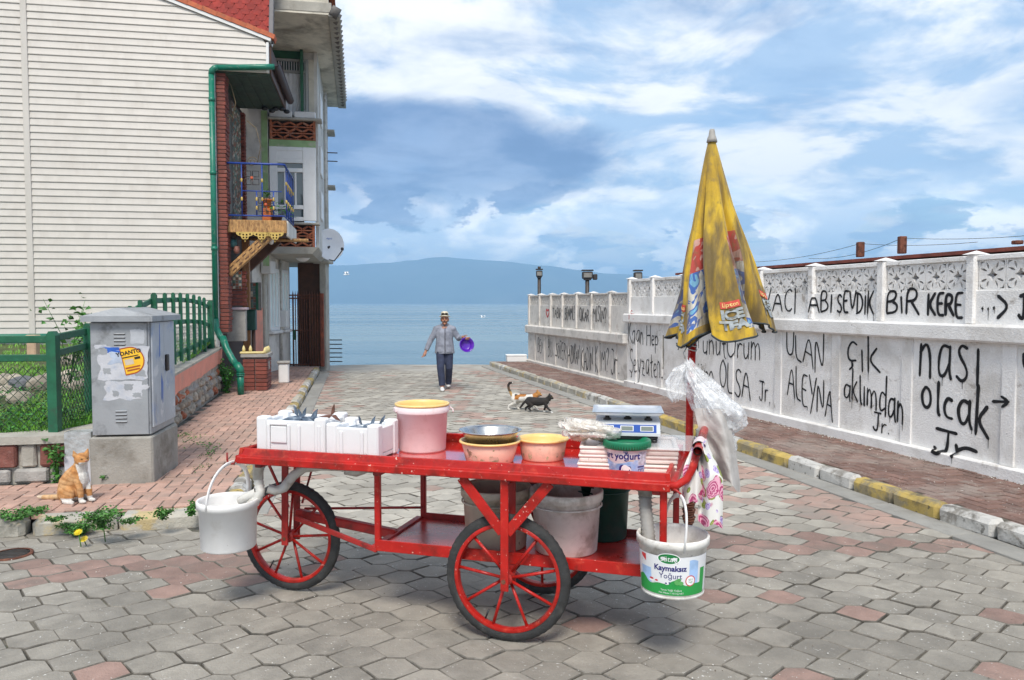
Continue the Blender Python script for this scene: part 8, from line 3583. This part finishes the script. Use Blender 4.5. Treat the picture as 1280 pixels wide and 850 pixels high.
def stripes(co, f, ax):
    return .5 + .5 * sin((co.dot(Vector(ax)) + .018 * noise.noise(co * 14)) * f)


m_fur = mat('cat_fur', (1, 1, 1), .85, .12, 60, .6, 160, attr='coat')
m_furdk = m_fur
# --- the ginger tom sits in profile, facing right
gc = thing('cat', 'ginger and white cat sitting on the pink pavement in front of the wrapped post', 'cat', tuple(on_z(96, 627, SW)), radians(-12))
S = 1.08
V = lambda x, y, z: Vector((x * S, y * S, z * S))
gp = [('e', V(-.045, 0, .095), (.105 * S, .085 * S, .100 * S)),                                   # haunches
      ('t', [V(-.05, 0, .13), V(-.005, 0, .20), V(.035, 0, .255)], [.088 * S, .078 * S, .058 * S]),  # back and chest
      ('e', V(.040, 0, .185), (.058 * S, .060 * S, .085 * S)),
      ('t', [V(.035, 0, .25), V(.055, -.01, .305)], [.055 * S, .045 * S]),                         # neck
      ('e', V(.068, -.018, .335), (.055 * S, .052 * S, .047 * S)),                                # head
      ('e', V(.107, -.040, .318), (.024 * S, .026 * S, .020 * S)), ('e', V(.085, -.040, .318), (.034 * S, .034 * S, .024 * S)),
      ('t', [V(.040, -.050, .365), V(.030, -.055, .402)], [.020 * S, .004 * S]), ('t', [V(.085, .012, .368), V(.092, .022, .408)], [.020 * S, .004 * S]),
      ('t', [V(.045, -.036, .17), V(.068, -.038, .09), V(.070, -.038, .022)], [.030 * S, .023 * S, .018 * S]),   # fore legs
      ('t', [V(.050, .034, .17), V(.085, .030, .09), V(.090, .030, .022)], [.030 * S, .023 * S, .018 * S]),
      ('e', V(.086, -.040, .014), (.030 * S, .021 * S, .015 * S)), ('e', V(.108, .030, .014), (.030 * S, .021 * S, .015 * S)),
      ('e', V(-.035, -.068, .075), (.075 * S, .034 * S, .070 * S)), ('e', V(-.035, .068, .075), (.075 * S, .034 * S, .070 * S)),  # thighs
      ('t', [V(-.03, -.085, .02), V(.035, -.085, .014)], [.020 * S, .016 * S]), ('t', [V(-.03, .085, .02), V(.03, .085, .014)], [.020 * S, .016 * S]),
      ('t', [V(-.12, .02, .045), V(-.17, .03, .022), V(-.23, .02, .018), V(-.29, .0, .02), (V(-.33, -.012, .022))], [.030 * S, .022 * S, .020 * S, .018 * S, .012 * S])]


def ginger(co):
    c = Vector(co) / S
    base = Vector((.56, .26, .085)).lerp(Vector((.66, .40, .19)), max(0, min(1, .5 + 1.6 * noise.noise(c * 16))) * .7)
    dark = Vector((.34, .125, .030))
    white = Vector((.72, .69, .64))
    st_ = stripes(c, 165, (.35, .2, 1)) if c.x > -.13 else stripes(c, 120, (1, 0, 0))
    col = base.lerp(dark, .5 * max(0, (st_ - .45) / .55) * (.6 + .8 * max(0, noise.noise(c * 12) + .4)))
    chest_ = (c.x - .045 > -.25 * (c.z - .24) + .012) and .12 < c.z < .300
    paw = c.z < .045 and c.x > -.06
    muz = c.z < .318 and c.x > .085 and c.z > .28
    if chest_ or paw or muz or (c.x > .02 and .10 < c.z < .2 and abs(c.y) < .03):
        col = white.copy()
    if c.x < -.12:
        col = base.lerp(Vector((.62, .43, .24)), .45 + .4 * st_)
    if c.x < -.30:
        col = Vector((.68, .55, .40))
    return col * (1 + .22 * noise.noise(Vector((c.x * 60, c.y * 60, c.z * 30))))


place('body', blob_mesh('cat_body', gp, .0045, m_fur, 4, ginger), gc)
q = MB()
for (x, y, z) in ((.104, -.060, .343), (.122, -.022, .343)):
    q.add([], [])
    ellipsoid(q, V(x, y, z), (.0075 * S, .007 * S, .0045 * S), n=8)
q.build('eyes', mat('amber_eye', (.10, .06, .015), .2), gc)
q = MB()
ellipsoid(q, V(.131, -.048, .327), (.006 * S, .007 * S, .005 * S), n=8)
q.build('nose', mat('pink_nose', (.45, .17, .14), .5), gc)
q = MB()
for sy in (-1, 1):
    for k in range(3):
        q.tube([V(.118, -.044 + sy * .015, .316), V(.125, -.048 + sy * .065, .312 + .012 * (k - 1))], .0007, 3)
q.build('whiskers', m_whitetrim, gc)


def walking_cat(name, lab, loc, yaw, s, coat, tail, legs, headv, shade):
    T = thing('cat', lab, 'cat', loc, yaw)
    K = lambda x, y, z: Vector((x * s, y * s, z * s))
    R = lambda *r: [t * s for t in r]
    pr = [('t', [K(-.15, 0, .185), K(-.05, 0, .175), K(.06, 0, .175), K(.14, 0, .185)], R(.060, .064, .062, .055)),
          ('e', K(-.01, 0, .160), tuple(R(.13, .052, .058))), ('e', K(.12, 0, .17), tuple(R(.06, .05, .065))), ('e', K(-.15, 0, .17), tuple(R(.062, .055, .068))),
          ('t', [K(.14, 0, .20), K(*headv) * 1.0], R(.046, .040)), ('e', K(*headv), tuple(R(.046, .044, .042)))]
    h = Vector(headv)
    pr += [('e', K(h.x + .04, h.y, h.z - .014), tuple(R(.022, .022, .017))), ('t', [K(h.x - .005, h.y - .028, h.z + .025), K(h.x - .008, h.y - .036, h.z + .068)], R(.017, .003)),
           ('t', [K(h.x - .005, h.y + .028, h.z + .025), K(h.x - .008, h.y + .036, h.z + .068)], R(.017, .003))]
    for kind, sy, (fx, kx_) in legs:
        if kind == 'f':
            pr.append(('t', [K(.115, sy * .030, .15), K(.115 + kx_, sy * .032, .085), K(.115 + fx, sy * .032, .018)], R(.030, .019, .014)))
            pr.append(('e', K(.115 + fx + .010, sy * .032, .010), tuple(R(.022, .015, .011))))
        else:
            pr.append(('t', [K(-.155, sy * .034, .16), K(-.125 + kx_, sy * .036, .105), K(-.185 + fx * .6, sy * .036, .060), K(-.165 + fx, sy * .036, .018)], R(.044, .030, .017, .014)))
            pr.append(('e', K(-.152 + fx, sy * .036, .010), tuple(R(.023, .015, .011))))
    pr.append(('t', [K(*p) for p in tail], R(*([.022] + [.019] * (len(tail) - 2) + [.014]))))
    place('body', blob_mesh('cat_body', pr, .0055, m_fur, 3, lambda co: coat(Vector(co) / s)), T)
    q_ = MB()
    for sy in (-1, 1):
        ellipsoid(q_, K(h.x + .036, h.y + sy * .020, h.z + .008), tuple(R(.006, .007, .007)), n=8)
    q_.build('eyes', mat('green_eye', (.18, .17, .04), .2), T)
    q_ = MB()
    ellipsoid(q_, K(h.x + .062, h.y, h.z - .010), tuple(R(.005, .006, .004)), n=6)
    q_.build('nose', mat('pink_nose', (.45, .17, .14), .5), T)
    return T


def tuxedo(c):
    col = Vector((.022, .019, .018)) * (1 + .3 * noise.noise(c * 25)) + Vector((.02, .012, .006)) * max(0, noise.noise(c * 7))
    if c.z < .032 or (c.x > .15 and c.z < .185 and c.z > .12 and abs(c.y) < .03):
        col = Vector((.66, .65, .62)) if (c.x > .0 or c.z < .014) else col
    return col


def calico(c):
    n = noise.noise(c * 9 + Vector((3, 1, 2)))
    n2 = noise.noise(c * 8 + Vector((9, 4, 5)))
    col = Vector((.70, .67, .61))
    if c.z > .155 and c.x > -.14:
        if n > .02:
            col = Vector((.42, .17, .04))
        if n2 > .12:
            col = Vector((.03, .022, .018))
    if c.x > .17 and c.z > .22:
        col = Vector((.48, .22, .06)) if n > -.2 else Vector((.68, .62, .52))
    if c.x < -.185 and c.z > .20:
        t = c.z
        col = Vector((.46, .28, .10)) if t < .27 else (Vector((.10, .06, .03)) if t < .34 else Vector((.025, .02, .018)))
    return col


p = on_z(673, 515.5, 0)
walking_cat('black', 'black cat with white paws walking right, nearer of the two street cats', (p.x, p.y, 0), radians(-14), 1.02, tuxedo,
            [(-.19, .0, .19), (-.23, .0, .15), (-.27, .01, .10), (-.30, .015, .06)], [('f', -1, (.10, .035)), ('f', 1, (-.035, -.01)), ('b', -1, (.06, .03)), ('b', 1, (-.05, -.01))], (.185, -.01, .245), 0)
p = on_z(656, 512.5, 0)
walking_cat('calico', 'white, orange and black cat walking behind the black cat with its tail up', (p.x, p.y, 0), radians(-10), 1.12, calico,
            [(-.19, 0, .21), (-.215, 0, .26), (-.24, 0, .31), (-.245, 0, .36), (-.225, 0, .395), (-.19, 0, .40)], [('f', -1, (.07, .03)), ('f', 1, (-.02, 0)), ('b', -1, (-.075, -.02)), ('b', 1, (.06, .03))], (.19, .02, .235), 0)
